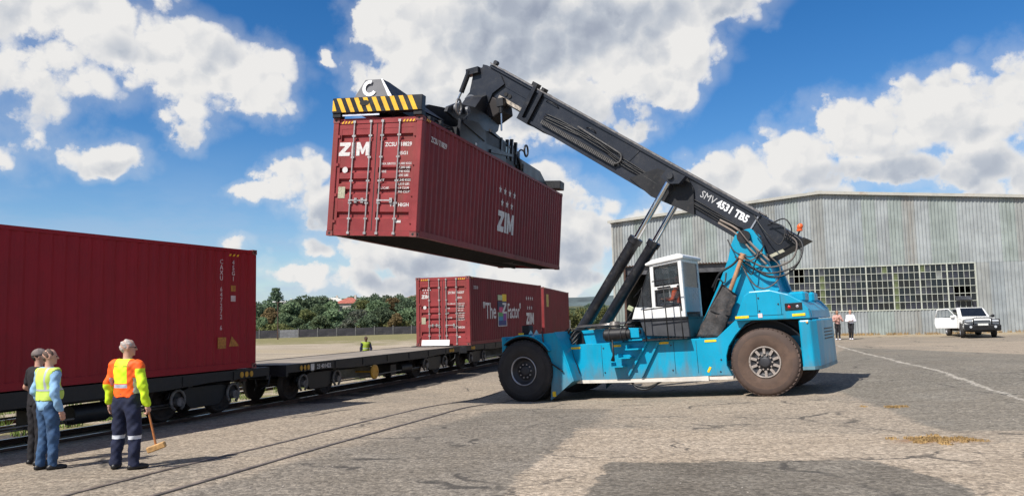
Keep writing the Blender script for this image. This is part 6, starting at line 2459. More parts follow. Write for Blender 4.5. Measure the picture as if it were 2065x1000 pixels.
LEAF = [leaf_mat('leaf_deep_green', (0.085, 0.120, 0.078), (0.155, 0.205, 0.120)), leaf_mat('leaf_mid_green', (0.105, 0.155, 0.088), (0.20, 0.26, 0.14)),  # leaf colours paled and greyed for distance haze
        leaf_mat('leaf_olive', (0.11, 0.13, 0.055), (0.20, 0.205, 0.085)), leaf_mat('leaf_grey_green', (0.11, 0.13, 0.10), (0.21, 0.22, 0.17)),
        leaf_mat('leaf_tawny', (0.16, 0.13, 0.065), (0.25, 0.185, 0.09))]
VAR = []
for i in range(7):
    shp = shape_round(20 + i, w=[2.3, 2.8, 2.0, 2.6, 2.2, 3.2, 2.4][i], h=[4.6, 4.2, 5.0, 4.4, 5.2, 3.8, 4.8][i], n=[11, 13, 10, 12, 11, 13, 12][i])
    VAR.append((crown_mesh('crown', LEAF[[0, 1, 2, 3, 1, 0, 4][i]], 50 + i, shp), trunk_mesh(70 + i, 4.6, 0.16, shp), [4.6, 4.2, 5.0, 4.4, 5.2, 3.8, 4.8][i]))
# a layered conifer for the tallest tree
shp = []
for k in range(9):
    z = 1.2 + k * 0.62
    w = 1.9 * (1 - k / 9.5)
    for q in range(5):
        a = q * 1.257 + k
        shp.append((w * .62 * math.cos(a), w * .62 * math.sin(a), z, .30 + w * .26))
CON = (crown_mesh('crown', LEAF[0], 99, shp, 5200, .14), trunk_mesh(98, 6.6, .16, shp), 6.9)
# a sparse one with dead twigs
shp = shape_round(5, 2.4, 4.6, 10)
SPA = (crown_mesh('crown', LEAF[3], 101, shp, 1300, .15), trunk_mesh(103, 4.6, .17, shp), 4.6)


def tree(x, y, v, htop, label, group='trees beyond the precast wall', wide=1.0):
    cr, tr, hh = v
    z = gh(x, y)
    s = htop / hh
    t = thing('tree', label, 'tree', (x, y, z), random.uniform(0, 6.28), group)
    inst('trunk', tr, t, scale=(s * wide, s * wide, s))
    inst('crown', cr, t, scale=(s * wide, s * wide, s))
    return t


def TZ(px, Y, ytop):
    """height of a tree top seen at that height above the eye"""
    return ytop

# x, y, height of the top, variety
TREES = [(-38.6, 116, 3.53, 1), (-35.6, 112, 3.02, 4), (-36.3, 118, 4.53, 6), (-33.1, 114, 3.68, 1), (-30.6, 112, 2.77, 4), (-30.9, 118, 4.11, 2), (-27.5, 113, 3.12, 1), (-26.9, 118, 4.16, 1), (-23.8, 113, 2.47, 3), (-23.2, 118, 3.93, 8), (-20.5, 113, 2.96, 0), (-19.5, 118, 4.29, 0), (-16.7, 113, 3.16, 6), (-15.4, 117, 4.03, 1), (-13.1, 113, 3.07, 0), (-11.6, 118, 3.81, 2), (-45.3, 140, 5.92, 0), (-45.1, 150, 9.24, 7), (-46.0, 148, 6.66, 0), (-39.1, 140, 5.96, 1), (-39.8, 150, 7.42, 0), (-34.2, 138, 5.46, 1), (-33.6, 146, 5.96, 4), (-29.4, 140, 4.77, 0), (-27.5, 146, 6.01, 2), (-23.8, 138, 5.91, 1), (-22.3, 146, 6.44, 6), (-18.7, 140, 6.02, 0), (-16.9, 146, 6.50, 1), (-47.8, 175, 7.47, 5), (-45.9, 190, 8.64, 5), (-47.3, 185, 8.17, 0), (-51.8, 230, 9.52, 0), (-34.5, 185, 8.00, 1), (-31.5, 180, 8.35, 0), (-28.2, 175, 7.90, 5), (-26.7, 185, 8.28, 0), (-23.8, 190, 8.13, 1), (-18.1, 175, 7.12, 2), (-48.6, 240, 10.02, 5), (11.0, 118, 3.15, 1), (11.5, 112, 2.36, 4), (13.1, 116, 3.36, 2), (15.0, 122, 2.95, 0), (15.5, 160, 4.64, 0), (18.9, 170, 5.07, 1), (8.5, 118, 2.98, 0), (5.3, 130, 3.58, 1), (1.2, 125, 3.45, 2), (-2.6, 118, 3.31, 0), (-6.7, 125, 3.95, 1), (-8.9, 118, 3.60, 4), (-44.1, 118, 4.56, 0), (-49.8, 125, 5.17, 1), (-50.7, 118, 4.56, 2), (-57.7, 125, 5.59, 0), (-58.2, 118, 4.88, 1), (-68.2, 130, 5.67, 4), (-66.7, 120, 4.95, 0), (-76.0, 128, 5.82, 1), (-74.5, 118, 5.25, 2), (-86.0, 125, 5.77, 0), ]
DESC = ['deep green bushy tree', 'fresh green rounded tree', 'slender olive green tree', 'grey green loose tree', 'tall mid green tree', 'broad dark spreading tree', 'tawny leaved tree']
ORD = ['first', 'second', 'third', 'fourth', 'fifth', 'sixth', 'seventh', 'eighth', 'ninth', 'tenth', 'eleventh', 'twelfth', 'thirteenth', 'fourteenth', 'fifteenth', 'sixteenth', 'seventeenth', 'eighteenth', 'nineteenth', 'twentieth', 'twenty-first', 'twenty-second', 'twenty-third', 'twenty-fourth', 'twenty-fifth', 'twenty-sixth', 'twenty-seventh', 'twenty-eighth', 'twenty-ninth', 'thirtieth']
ROWS = {0: 'front row just behind the precast wall', 1: 'middle rows beyond the precast wall', 2: 'back rows on the rise'}
cnt = {}
order = sorted(range(len(TREES)), key=lambda i: TREES[i][0] / TREES[i][1])
for i in order:
    (x, y, zt, v) = TREES[i]
    hgt = max(1.8, zt - gh(x, y))
    row = 0 if y < 131 else 1 if y < 161 else 2
    side = 'right' if x / y > 0.02 else 'left'
    # counted away from the crimson container's edge in view, or towards the left behind it
    az = x / y
    if az > 0.05:
        zone = 'seen between the train and the shed'
    elif az > -0.125:
        zone = 'behind the container lettered The Factor'
    elif az > -0.325:
        zone = 'right of the crimson container'
    else:
        zone = 'behind the crimson container'
    k = (row, zone)
    cnt[k] = cnt.get(k, 0) + 1
    if v == 7:
        lb = 'tallest tree beyond the wall, a dark layered conifer with a pointed top'
    elif v == 8:
        lb = 'sparse grey tree with bare twigs just behind the precast wall'
    else:
        lb = DESC[v] + ', ' + ORD[cnt[k] - 1] + ' in the ' + ['front', 'middle', 'back'][row] + ' row, ' + zone
    vv = CON if v == 7 else SPA if v == 8 else VAR[v]
    tree(x, y, vv, hgt, lb, 'trees beyond the precast wall', wide=random.uniform(1.0, 1.35) if v != 7 else 1.3)
# undergrowth that closes the gaps under the crowns, and the wood on the rise
shp = [(random.uniform(-6, 6), random.uniform(-1.2, 1.2), random.uniform(0.2, 1.0), random.uniform(.6, 1.1)) for _ in range(26)]
um = crown_mesh('undergrowth', LEAF[0], 200, shp, 5200, .17)
shp2 = [(random.uniform(-6, 6), random.uniform(-1.5, 1.5), random.uniform(0.2, 1.3), random.uniform(.7, 1.2)) for _ in range(26)]
um2 = crown_mesh('undergrowth', LEAF[2], 201, shp2, 5200, .17)
for k, (x, y) in enumerate([(-60 + 11 * i, 110.5 + 1.9 * (i % 2) + i * 0.9) for i in range(9)] + [(-70 + 12 * i, 132 + (i % 3) * 4) for i in range(9)] + [(-75 + 12 * i, 165 + (i % 3) * 6) for i in range(8)] + [(6, 128), (16, 132), (26, 140)]):
    o = inst('undergrowth', um if k % 2 else um2, None, (x, y, gh(x, y) - .1), (0, 0, random.uniform(-.2, .2) + (PI if k % 3 == 0 else 0)), (1.05, 1, random.uniform(.9, 1.4)))
    tag(o, 'dense undergrowth below the trees beyond the precast wall', None, None, 'stuff')


# ================================================================== people
def surface_net(fn, lo, hi, h):
    """mesh the zero level of a signed distance function on a regular grid"""
    lo = np.array(lo, float); hi = np.array(hi, float)
    n = np.ceil((hi - lo) / h).astype(int) + 1
    ax = [lo[i] + h * np.arange(n[i]) for i in range(3)]
    G = np.stack(np.meshgrid(*ax, indexing='ij'), -1)
    V = fn(G.reshape(-1, 3)).reshape(n)
    s = V < 0
    nx, ny, nz = n
    cs = np.zeros((nx - 1, ny - 1, nz - 1), int)
    acc = np.zeros((nx - 1, ny - 1, nz - 1, 3)); cnt = np.zeros((nx - 1, ny - 1, nz - 1))
    corners = [(i, j, k) for i in (0, 1) for j in (0, 1) for k in (0, 1)]
    sl = lambda c: (slice(c[0], nx - 1 + c[0]), slice(c[1], ny - 1 + c[1]), slice(c[2], nz - 1 + c[2]))
    for a in corners:
        for d in range(3):
            if a[d] == 0:
                b = list(a); b[d] = 1; b = tuple(b)
                va, vb = V[sl(a)], V[sl(b)]
                x = (va < 0) != (vb < 0)
                t = np.where(x, va / np.where(x, va - vb, 1), 0)
                p = np.zeros(va.shape + (3,))
                for q in range(3):
                    p[..., q] = a[q]
                p[..., d] = t
                acc += p * x[..., None]
                cnt += x
    act = cnt > 0
    idx = -np.ones(act.shape, int)
    idx[act] = np.arange(act.sum())
    ijk = np.argwhere(act)
    verts = lo + (ijk + acc[act] / cnt[act][:, None]) * h
    faces = []
    for d in range(3):
        o = [0, 1, 2]; o.remove(d)
        u, w = o
        a = [slice(None)] * 3; b = [slice(None)] * 3
        a[d] = slice(0, n[d] - 1); b[d] = slice(1, n[d])
        for q in (u, w):
            a[q] = slice(1, n[q] - 1); b[q] = slice(1, n[q] - 1)
        sa, sb = s[tuple(a)], s[tuple(b)]
        e = np.argwhere(sa != sb)
        if len(e) == 0:
            continue
        e[:, u] += 1; e[:, w] += 1
        flip = sa[sa != sb]
        def ci(du, dw):
            c = e.copy(); c[:, u] -= du; c[:, w] -= dw
            return idx[c[:, 0], c[:, 1], c[:, 2]]
        quad = np.stack([ci(1, 1), ci(0, 1), ci(0, 0), ci(1, 0)], 1)
        if d == 1:
            flip = ~flip
        quad[~flip] = quad[~flip][:, ::-1]
        faces.append(quad)
    F = np.concatenate(faces)
    F = F[(F >= 0).all(1)]
    return verts, F


def rcone(P, a, b, ra, rb, fy=1.0, fz=None):
    """tapered capsule; fy flattens it front to back"""
    a = np.array(a, float); b = np.array(b, float)
    Q = P.copy()
    if fy != 1.0:
        c = (a + b) / 2
        Q[:, 1] = c[1] + (Q[:, 1] - c[1]) / fy
        a = a.copy(); b = b.copy()
        a[1] = c[1] + (a[1] - c[1]) / fy; b[1] = c[1] + (b[1] - c[1]) / fy
    d = b - a
    t = np.clip(((Q - a) @ d) / (d @ d), 0, 1)
    return np.linalg.norm(Q - a - t[:, None] * d, axis=1) - (ra + (rb - ra) * t)


def ellip(P, c, r):
    r = np.array(r, float)
    q = (P - np.array(c, float)) / r
    k = np.linalg.norm(q, axis=1)
    return (k - 1) * r.min()


def smin(a, b, k=0.03):
    h = np.clip(0.5 + 0.5 * (b - a) / k, 0, 1)
    return b + (a - b) * h - k * h * (1 - h)


def fold(P, amp, f, seed=0.0):
    return amp * (np.sin(P[:, 2] * f + 3 * np.sin(P[:, 0] * 9 + seed) + seed) * np.sin(P[:, 0] * f * .6 + P[:, 1] * f * .5 + seed * 2))


def rotz(p, a, c=(0, 0, 0)):
    x, y = p[0] - c[0], p[1] - c[1]
    return (c[0] + x * math.cos(a) - y * math.sin(a), c[1] + x * math.sin(a) + y * math.cos(a), p[2])


BASE = dict(hipw=.095, pelvis=(0, 0, .96), chest=(0, 0.0, 1.30), neck=(0, .01, 1.50), head=(0, .02, 1.655), head_yaw=0.0, head_pitch=0.0,
            kneeL=(-.11, .02, .52), kneeR=(.11, .02, .52), ankL=(-.12, -.01, .09), ankR=(.12, -.01, .09),
            footL=0.0, footR=0.0, elbL=(-.27, -.01, 1.14), elbR=(.27, -.01, 1.14), wrL=(-.28, .05, .90), wrR=(.28, .05, .90), shw=.19, belly=0.0, build=1.0)


def mesh_obj(name, V, F, mats, parent, matfn=None, smooth=True):
    me = bpy.data.meshes.new(name)
    me.from_pydata(V.tolist(), [], F.tolist())
    for mt in (mats if isinstance(mats, (list, tuple)) else [mats]):
        me.materials.append(mt)
    if matfn is not None:
        C = V[F].mean(1)
        me.polygons.foreach_set('material_index', np.array(matfn(C), dtype=np.int32))
    me.polygons.foreach_set('use_smooth', [smooth] * len(F))
    me.update()
    return inst(name, me, parent)


def hand_mesh(side, grip):
    """a hand hanging along -z from the wrist at the origin, palm towards the thigh; side +1 right"""
    def f(P):
        s = side
        d = rcone(P, (0, 0, .02), (0, 0, -.03), .026, .030, 1.0)
        palm = rcone(P, (0, -.012, -.045), (0, .014, -.075), .024, .026)
        d = smin(d, palm, .02)
        palm2 = rcone(P, (0, .02, -.05), (0, .028, -.08), .016, .016)
        d = smin(d, palm2, .015)
        for i, (y, L) in enumerate(((-.027, .062), (-.009, .074), (.010, .080), (.029, .072))):
            c = 0.55 if not grip else 1.5
            a = np.array((0, y, -.092))
            b = a + np.array((-s * .012 * c, 0, -L * .45))
            e = b + np.array((-s * .030 * c, 0, -L * (.42 if not grip else .10)))
            if grip:
                b = a + np.array((-s * .020, 0, -.026)); e = b + np.array((-s * .034, 0, .012))
            d = np.minimum(d, rcone(P, a, b, .0105, .0095))
            d = np.minimum(d, rcone(P, b, e, .0095, .008))
            d = smin(d, rcone(P, a + np.array((0, 0, .02)), a, .012, .0105), .008)
        d = smin(d, rcone(P, (-s * .006, .030, -.040), (-s * .022, .052, -.075), .013, .0105), .01)
        d = np.minimum(d, rcone(P, (-s * .022, .052, -.075), (-s * .030, .048 if not grip else .02, -.100), .0105, .009))
        return d
    return surface_net(f, (-.09, -.07, -.20), (.09, .09, .06), .0065)


_hands = {(s, g): hand_mesh(s, g) for s in (-1, 1) for g in (0, 1)}


def person(label, loc, rz, height_, pose, outfit, h=0.014, group=None, scale_w=1.0):
    p = dict(BASE); p.update(pose)
    t = thing('person', label, 'person', loc, rz, group)
    k = height_ / 1.78
    t.scale = (k * scale_w, k * scale_w, k)
    B = p['build']
    skin = pmat('skin_' + outfit.get('skin', 'fair'), {'fair': (0.52, 0.29, 0.21), 'tan': (0.36, 0.19, 0.12), 'dark': (0.10, 0.052, 0.035)}[outfit.get('skin', 'fair')], 0.55, var=0.1, scale=8)
    pel, che, nek, hed = [np.array(p[q], float) for q in ('pelvis', 'chest', 'neck', 'head')]
    hips = {s: pel + np.array((s * p['hipw'], 0, -.03)) for s in (-1, 1)}
    sho = {s: che + np.array((s * p['shw'], -.005, .13)) for s in (-1, 1)}
    kn = {-1: p['kneeL'], 1: p['kneeR']}; an = {-1: p['ankL'], 1: p['ankR']}
    el = {-1: p['elbL'], 1: p['elbR']}; wr = {-1: p['wrL'], 1: p['wrR']}
    ft = {-1: p['footL'], 1: p['footR']}
    yaw, pit = p['head_yaw'], p['head_pitch']

    def hloc(P):
        Q = P - hed
        c, s = math.cos(-yaw), math.sin(-yaw)
        x = Q[:, 0] * c - Q[:, 1] * s; y = Q[:, 0] * s + Q[:, 1] * c; z = Q[:, 2]
        c, s = math.cos(-pit), math.sin(-pit)
        return np.stack([x, y * c - z * s, y * s + z * c], 1)

    def head(P, g=0.0):
        Q = hloc(P)
        d = ellip(Q, (0, -.012, .022), (.078 + g, .096 + g, .098 + g))
        d = smin(d, ellip(Q, (0, .020, -.045), (.056 + g, .066 + g, .070 + g)), .03)
        if g == 0:
            d = smin(d, rcone(Q, (0, .088, .01), (0, .106, -.022), .008, .014), .012)     # nose
            for s in (-1, 1):
                d = smin(d, ellip(Q, (s * .079, -.008, -.005), (.010, .020, .032)), .006)   # ears
                d = smin(d, rcone(Q, (s * .02, .086, .022), (s * .045, .078, .022), .008, .008), .012)  # brow
            d = smin(d, rcone(Q, (-.018, .080, -.055), (.018, .080, -.055), .008, .008), .01)
            d = smin(d, ellip(Q, (0, .070, -.092), (.02, .018, .016)), .02)
        return d

    def torso(P, g=0.0):
        d = rcone(P, pel + (0, 0, .0), pel * .55 + che * .45, (.150 + g) * B, (.142 + g) * B, .70)
        d = smin(d, rcone(P, pel * .55 + che * .45, che, (.142 + g) * B, (.168 + g) * B, .66), .05)
        d = smin(d, rcone(P, che + (-.075, -.01, .085), che + (.075, -.01, .085), .100 + g, .100 + g, .85), .06)
        if p['belly']:
            d = smin(d, ellip(P, pel * .6 + che * .4 + (0, .06, 0), (.13 + g, .10 + p['belly'] + g, .15 + g)), .06)
        return d

    def arm(P, s, g=0.0):
        d = rcone(P, sho[s], el[s], .058 + g, .045 + g)
        return smin(d, rcone(P, el[s], wr[s], .044 + g, .030 + g * 1.1), .02)

    def leg(P, s, g=0.0, gk=None):
        gk = g if gk is None else gk
        d = rcone(P, hips[s], kn[s], .088 + g, .060 + gk)
        return smin(d, rcone(P, kn[s], an[s], .058 + gk, .042 + gk), .03)

    def body(P):
        d = torso(P)
        d = smin(d, rcone(P, nek + (0, 0, -.05), hed + (0, -.015, -.06), .062, .054), .03)
        d = smin(d, head(P), .015)
        for s in (-1, 1):
            d = smin(d, arm(P, s), .03)
            d = smin(d, leg(P, s), .03)
            a = np.array(an[s])
            d = smin(d, rcone(P, a + (0, 0, -.04), a + (math.sin(-ft[s]) * .13, math.cos(ft[s]) * .13, -.055), .035, .028), .02)
        return d
    allp = np.array([pel, che, nek, hed] + [kn[s] for s in (-1, 1)] + [an[s] for s in (-1, 1)] + [el[s] for s in (-1, 1)] + [wr[s] for s in (-1, 1)])
    lo = allp.min(0) - (.22, .24, .12); hi = allp.max(0) + (.22, .24, .16)
    V, F = surface_net(body, lo, hi, h)
    # hands joined into the body's own mesh
    for s in (-1, 1):
        hv, hf = _hands[(s, 1 if p.get('grip') == s else 0)]
        e, w_ = np.array(el[s], float), np.array(wr[s], float)
        d = (w_ - e) / np.linalg.norm(w_ - e)
        z = -d
        y = np.array((0, 1.0, 0)); y = y - z * (y @ z)
        if np.linalg.norm(y) < .3:
            y = np.array((-s * 1.0, 0, 0)); y = y - z * (y @ z)
        y /= np.linalg.norm(y)
        x = np.cross(y, z)
        Rm = np.stack([x, y, z], 1)
        V2 = hv @ Rm.T + w_
        F = np.concatenate([F, hf + len(V)])
        V = np.concatenate([V, V2])
    mesh_obj('body', V, F, skin, t)

    def cloth(name, fn, mats, matfn=None, lo_=None, hi_=None):
        V, F = surface_net(fn, lo if lo_ is None else lo_, hi if hi_ is None else hi_, h)
        if len(F):
            return mesh_obj(name, V, F, mats, t, matfn)

    # trousers
    o = outfit
    tg = o.get('trouser_g', .022)
    waist = pel[2] + .07

    def trousers(P):
        d = np.maximum(torso(P, .012), P[:, 2] - waist)
        for s in (-1, 1):
            d = smin(d, leg(P, s, tg * .8, tg), .025)
        a = min(an[-1][2], an[1][2])
        d = d + fold(P, .010, 24, 1.3) + fold(P, .004, 60, 3.1)
        for s in (-1, 1):
            dd = np.where(np.abs(P[:, 0] - an[s][0]) < .12, (an[s][2] - .045) - P[:, 2], -1)
            d = np.maximum(d, dd)
        return d
    cloth('trousers', trousers, o['trousers'], o.get('trouser_fn'))
    # shoes
    for s in (-1, 1):
        a = np.array(an[s], float)
        dr = np.array((-math.sin(ft[s]), math.cos(ft[s]), 0))
        flo, fhi = a - (.16, .18, .13), a + (.16, .26, .10)

        def shoe(P, a=a, dr=dr):
            q = np.array((a[0], a[1], a[2] - .052))
            d = rcone(P, q - dr * .045, q + dr * .10, .042, .040)
            d = smin(d, rcone(P, q + dr * .10, q + dr * .165, .040, .032), .03)
            d = smin(d, rcone(P, a + (0, 0, .02), q, .047, .046), .03)
            return np.maximum(d, (a[2] - .085) - P[:, 2])
        cloth('shoe', shoe, o['shoes'], None, flo, fhi)
    # top with sleeves
    hem = pel[2] + o.get('hem', .0)
    sleeve = o.get('sleeve', 1.0)

    def top(P):
        d = torso(P, .020)
        d = np.maximum(d, hem - P[:, 2])
        d = smin(d, rcone(P, nek + (0, -.01, -.055), nek + (0, -.005, -.005), .078, .070), .03)
        for s in (-1, 1):
            e, w_ = np.array(el[s], float), np.array(wr[s], float)
            end = e + (w_ - e) * max(0.0, sleeve - .0)
            if sleeve >= .5:
                a_ = smin(rcone(P, sho[s], e, .075, .062), rcone(P, e, end, .062, .050), .02)
            else:
                a_ = rcone(P, sho[s], sho[s] + (e - sho[s]) * .65, .075, .070)
            d = smin(d, a_, .03)
        d = d + fold(P, .009, 27, .4) + fold(P, .004, 62, 1.7)
        zc = np.where(np.linalg.norm((P - nek)[:, :2], axis=1) < .11, P[:, 2] - (nek[2] + .005), -1)
        return np.maximum(d, zc)
    cloth('jacket' if sleeve > .5 else 'shirt', top, o['top'], o.get('top_fn'))
    if 'vest' in o:
        vh = pel[2] + o.get('vest_hem', .08)

        def vest(P):
            d = torso(P, .034)
            for s in (-1, 1):
                d = smin(d, rcone(P, sho[s] - (s * .02, 0, 0), sho[s] + (s * .005, 0, 0), .085, .080), .03)
            d = np.maximum(d, vh - P[:, 2])
            d = np.maximum(d, P[:, 2] - (che[2] + .20))
            for s in (-1, 1):
                d = np.maximum(d, -(rcone(P, sho[s] + (s * .045, 0, -.03), sho[s] + (s * .06, 0, -.12), .072, .085)))
            return d + fold(P, .004, 24, 2.2)
        cloth('vest', vest, o['vest'], o.get('vest_fn'))
    # hair / cap
    hc = o.get('hair')
    if hc is not None:
        style = o.get('hair_style', 'short')

        def hair(P):
            Q = hloc(P)
            d = ellip(Q, (0, -.014, .023), (.0805, .0985, .1005))
            front = Q[:, 1] - (.030 + 0.55 * (Q[:, 2] - .02))
            low = -(Q[:, 2] + (.060 if style == 'short' else .10)) + np.clip(Q[:, 1] + .02, 0, 1) * .9
            d = np.maximum(d, np.maximum(front, low))
            if style == 'long':
                d = smin(d, rcone(Q, (0, -.075, .02), (0, -.085, -.17), .075, .055), .04)
            return d + .004 * np.sin(Q[:, 0] * 150) * np.sin(Q[:, 2] * 130) + .006 * np.sin(Q[:, 2] * 60 + Q[:, 1] * 70)
        cloth('hair', hair, hc, None, hed - .24, hed + .18)
    if 'cap' in o:
        def cap(P):
            Q = hloc(P)
            d = ellip(Q, (0, -.010, .036), (.094, .112, .096))
            d = np.maximum(d, -(Q[:, 2] - .012))
            br = ellip(Q, (0, .105, .022), (.075, .085, .014))
            return np.minimum(d, br)
        cloth(o.get('cap_name', 'cap'), cap, o['cap'], None, hed - .2, hed + .24)
    # eyes, mouth
    ey = MB()
    for s in (-1, 1):
        q = Matrix.Rotation(yaw, 3, 'Z') @ Matrix.Rotation(pit, 3, 'X') @ Vector((s * .032, .083, .008))
        ey.sphere(tuple(Vector(hed) + q), .0115, 8, 6)
    e_ = ey.build('eye', pmat('dark_eye', (0.03, 0.02, 0.02), 0.2), t)
    e_['kind'] = 'stuff'
    return t


FY = pmat('fluorescent_yellow', (0.62, 0.85, 0.02), 0.7, var=0.10, scale=5)
FO = pmat('fluorescent_orange', (0.95, 0.12, 0.01), 0.7, var=0.10, scale=5)
SV = pmat('silver_reflective_tape', (0.42, 0.44, 0.50), 0.4, var=0.1)
FYV = pmat('pale_vest_yellow', (0.52, 0.68, 0.12), 0.7, var=0.12, scale=5)
NAVY = pmat('navy_work_cloth', (0.012, 0.016, 0.042), 0.85, var=0.25, scale=7)
JEAN = pmat('blue_denim', (0.035, 0.080, 0.165), 0.85, var=0.35, scale=7, dirt=(0.10, 0.16, 0.27), dirt_amt=0.5, dirt_scale=5)
LBLUE = pmat('light_blue_shirt_cloth', (0.24, 0.42, 0.62), 0.8, var=0.15, scale=5)
BLK = pmat('black_cloth', (0.014, 0.013, 0.016), 0.85, var=0.3)
BOOT = pmat('black_boot_leather', (0.012, 0.011, 0.011), 0.5)
SVT = pmat('pale_reflective_band', (0.60, 0.62, 0.66), 0.4, var=0.1)
WHT = pmat('white_cloth', (0.75, 0.74, 0.80), 0.8, var=0.08)
PNK = pmat('dusty_pink_cloth', (0.52, 0.29, 0.24), 0.8, var=0.2, scale=8)
GREYH = pmat('short_grey_hair', (0.40, 0.345, 0.31), 0.8, var=0.35, scale=60)
BRNH = pmat('dark_brown_hair', (0.03, 0.02, 0.015), 0.7, var=0.3, scale=30)
BLDH = pmat('blonde_hair', (0.46, 0.28, 0.13), 0.7, var=0.2, scale=30)


def hivis(C):
    """orange and yellow jacket seen from behind"""
    x, y, z = C[:, 0], C[:, 1], C[:, 2]
    m = np.zeros(len(C), int)                       # 0 yellow
    arm_ = np.abs(x) > .185
    m[(z < 1.175) & ~arm_] = 1
    m[(z < 1.165) & (z > 1.118) & ~arm_] = 2
    m[(z < 1.455) & (x > .10) & (x < .205)] = 1
    m[(z > 1.35) & (x > .10)] = 1
    m[(x < -.13) & (z > 1.12)] = 1
    m[(x < -.225) & (z < 1.16)] = 0
    m[(x > .205) & (z < 1.38)] = 0
    m[(np.abs(x - .178) < .016) & (z < 1.25)] = 2
    m[(np.abs(x + .205) < .016) & (z < 1.25)] = 2
    m[(np.abs(z - 1.405) < .006) & (np.abs(np.abs(x) - .085) < .05) & (y < 0)] = 3
    return m


def shin_band(C):
    m = np.zeros(len(C), int)
    m[np.abs(C[:, 2] - .44) < .024] = 1
    return m


LZ = lambda x, y: gh(x, y) + 0.012 * math.exp(-((x / 40) ** 2 + ((y - 20) / 40) ** 2)) * math.sin(x * 0.9 + 0.6 * math.sin(y * 0.7)) * math.cos(y * 0.8 + x * 0.3)
man_a = person('grey haired man in yellow and orange hi-vis and navy trousers, holding a mallet', (-5.46, 11.20, LZ(-5.46, 11.2) - .004), R(-16), 1.80,
       dict(head_yaw=R(-48), kneeL=(-.135, .03, .52), kneeR=(.135, .02, .52), ankL=(-.155, -.01, .09), ankR=(.16, -.02, .09), footL=R(22), footR=R(-38), elbL=(-.285, -.03, 1.16), elbR=(.285, -.02, 1.13), wrL=(-.30, .02, .90), wrR=(.31, .04, .87), grip=1, belly=.03, build=1.06, shw=.195),
       dict(trousers=[NAVY, SVT], trouser_fn=shin_band, trouser_g=.030, shoes=BOOT, top=[FY, FO, SV, pmat('dark_vent_line', (0.20, 0.16, 0.02), 0.8)], top_fn=hivis, hem=.03, hair=GREYH, sleeve=.93), h=.0125)
# spectacles
def hp_(x, y, z, yaw=R(-48), c=(0, .02, 1.655)):
    q = Matrix.Rotation(yaw, 3, 'Z') @ Vector((x, y, z))
    return tuple(Vector(c) + q)
m = MB()
for s in (-1, 1):
    m.tube([hp_(s * .083, -.01, .012), hp_(s * .080, .075, .012)], .0035, 5)
    m.tube([hp_(s * .034 + .022 * math.cos(a), .100, .008 + .017 * math.sin(a)) for a in np.linspace(0, 2 * PI, 10, endpoint=False)], .003, 5, closed=True)
m.tube([hp_(-.012, .102, .01), hp_(.012, .102, .01)], .003, 5)
m.build('spectacles', M_BLACK_METAL, man_a)


def vest_fn(C):
    x, y, z = C[:, 0], C[:, 1], C[:, 2]
    m = np.zeros(len(C), int)
    m[np.abs(z - 1.175) < .020] = 1
    m[(np.abs(np.abs(x) - .115) < .018) & (z > 1.19)] = 1
    m[(np.abs(z - 1.155) < .005)] = 2
    return m


man_b = person('man in a pale yellow vest, light blue shirt and jeans, looking to the right', (-6.74, 11.50, LZ(-6.74, 11.50) - .004), R(-30), 1.72,
       dict(head_yaw=R(-30), kneeL=(-.10, .03, .52), kneeR=(.10, .04, .52), ankL=(-.11, -.03, .09), ankR=(.12, .03, .09), footL=R(5), footR=R(-18), elbL=(-.26, -.05, 1.14), elbR=(.27, -.06, 1.12), wrL=(-.25, .06, .93), wrR=(.28, .03, .88), belly=.02, build=1.08),
       dict(trousers=JEAN, shoes=BOOT, top=LBLUE, hem=-.09, hair=pmat('thin_brown_hair', (0.10, 0.065, 0.05), 0.75, var=0.4, scale=35), vest=[FYV, SV, pmat('vest_binding', (0.30, 0.42, 0.05), 0.8)], vest_fn=vest_fn, vest_hem=.06, sleeve=.93), h=.0125)
man_c = person('man in dark clothes and cap, mostly hidden behind the man in the pale vest', (-7.28, 12.15, LZ(-7.28, 12.15)), R(-35), 1.74,
       dict(head_yaw=R(-25), elbL=(-.34, -.02, 1.18), wrL=(-.24, .14, 1.05), elbR=(.26, -.04, 1.14), ankL=(-.13, 0, .09), footL=R(15)),
       dict(trousers=BLK, shoes=BOOT, top=BLK, hem=-.05, hair=BRNH, cap=pmat('grey_brown_cap', (0.16, 0.13, 0.12), 0.85, var=0.3, scale=20), sleeve=.45), h=.015)
# distant trackside worker beyond the wagons
_x, _y = -7.38, 39.5
man_d = person('distant worker in a yellow vest beyond the empty wagon, only the upper body showing', (_x, _y, 1.26 - 1.72), R(-150), 1.72,
       dict(head_yaw=R(20), elbL=(-.26, .06, 1.15), wrL=(-.18, .22, 1.05), head_pitch=R(-15)),
       dict(trousers=NAVY, shoes=BOOT, top=NAVY, hem=-.02, hair=BRNH, vest=[pmat('bright_vest_yellow', (0.36, 0.48, 0.05), 0.7), SV], vest_fn=lambda C: (np.abs(C[:, 2] - 1.17) < .02).astype(int), skin='dark', sleeve=.93), h=.018)
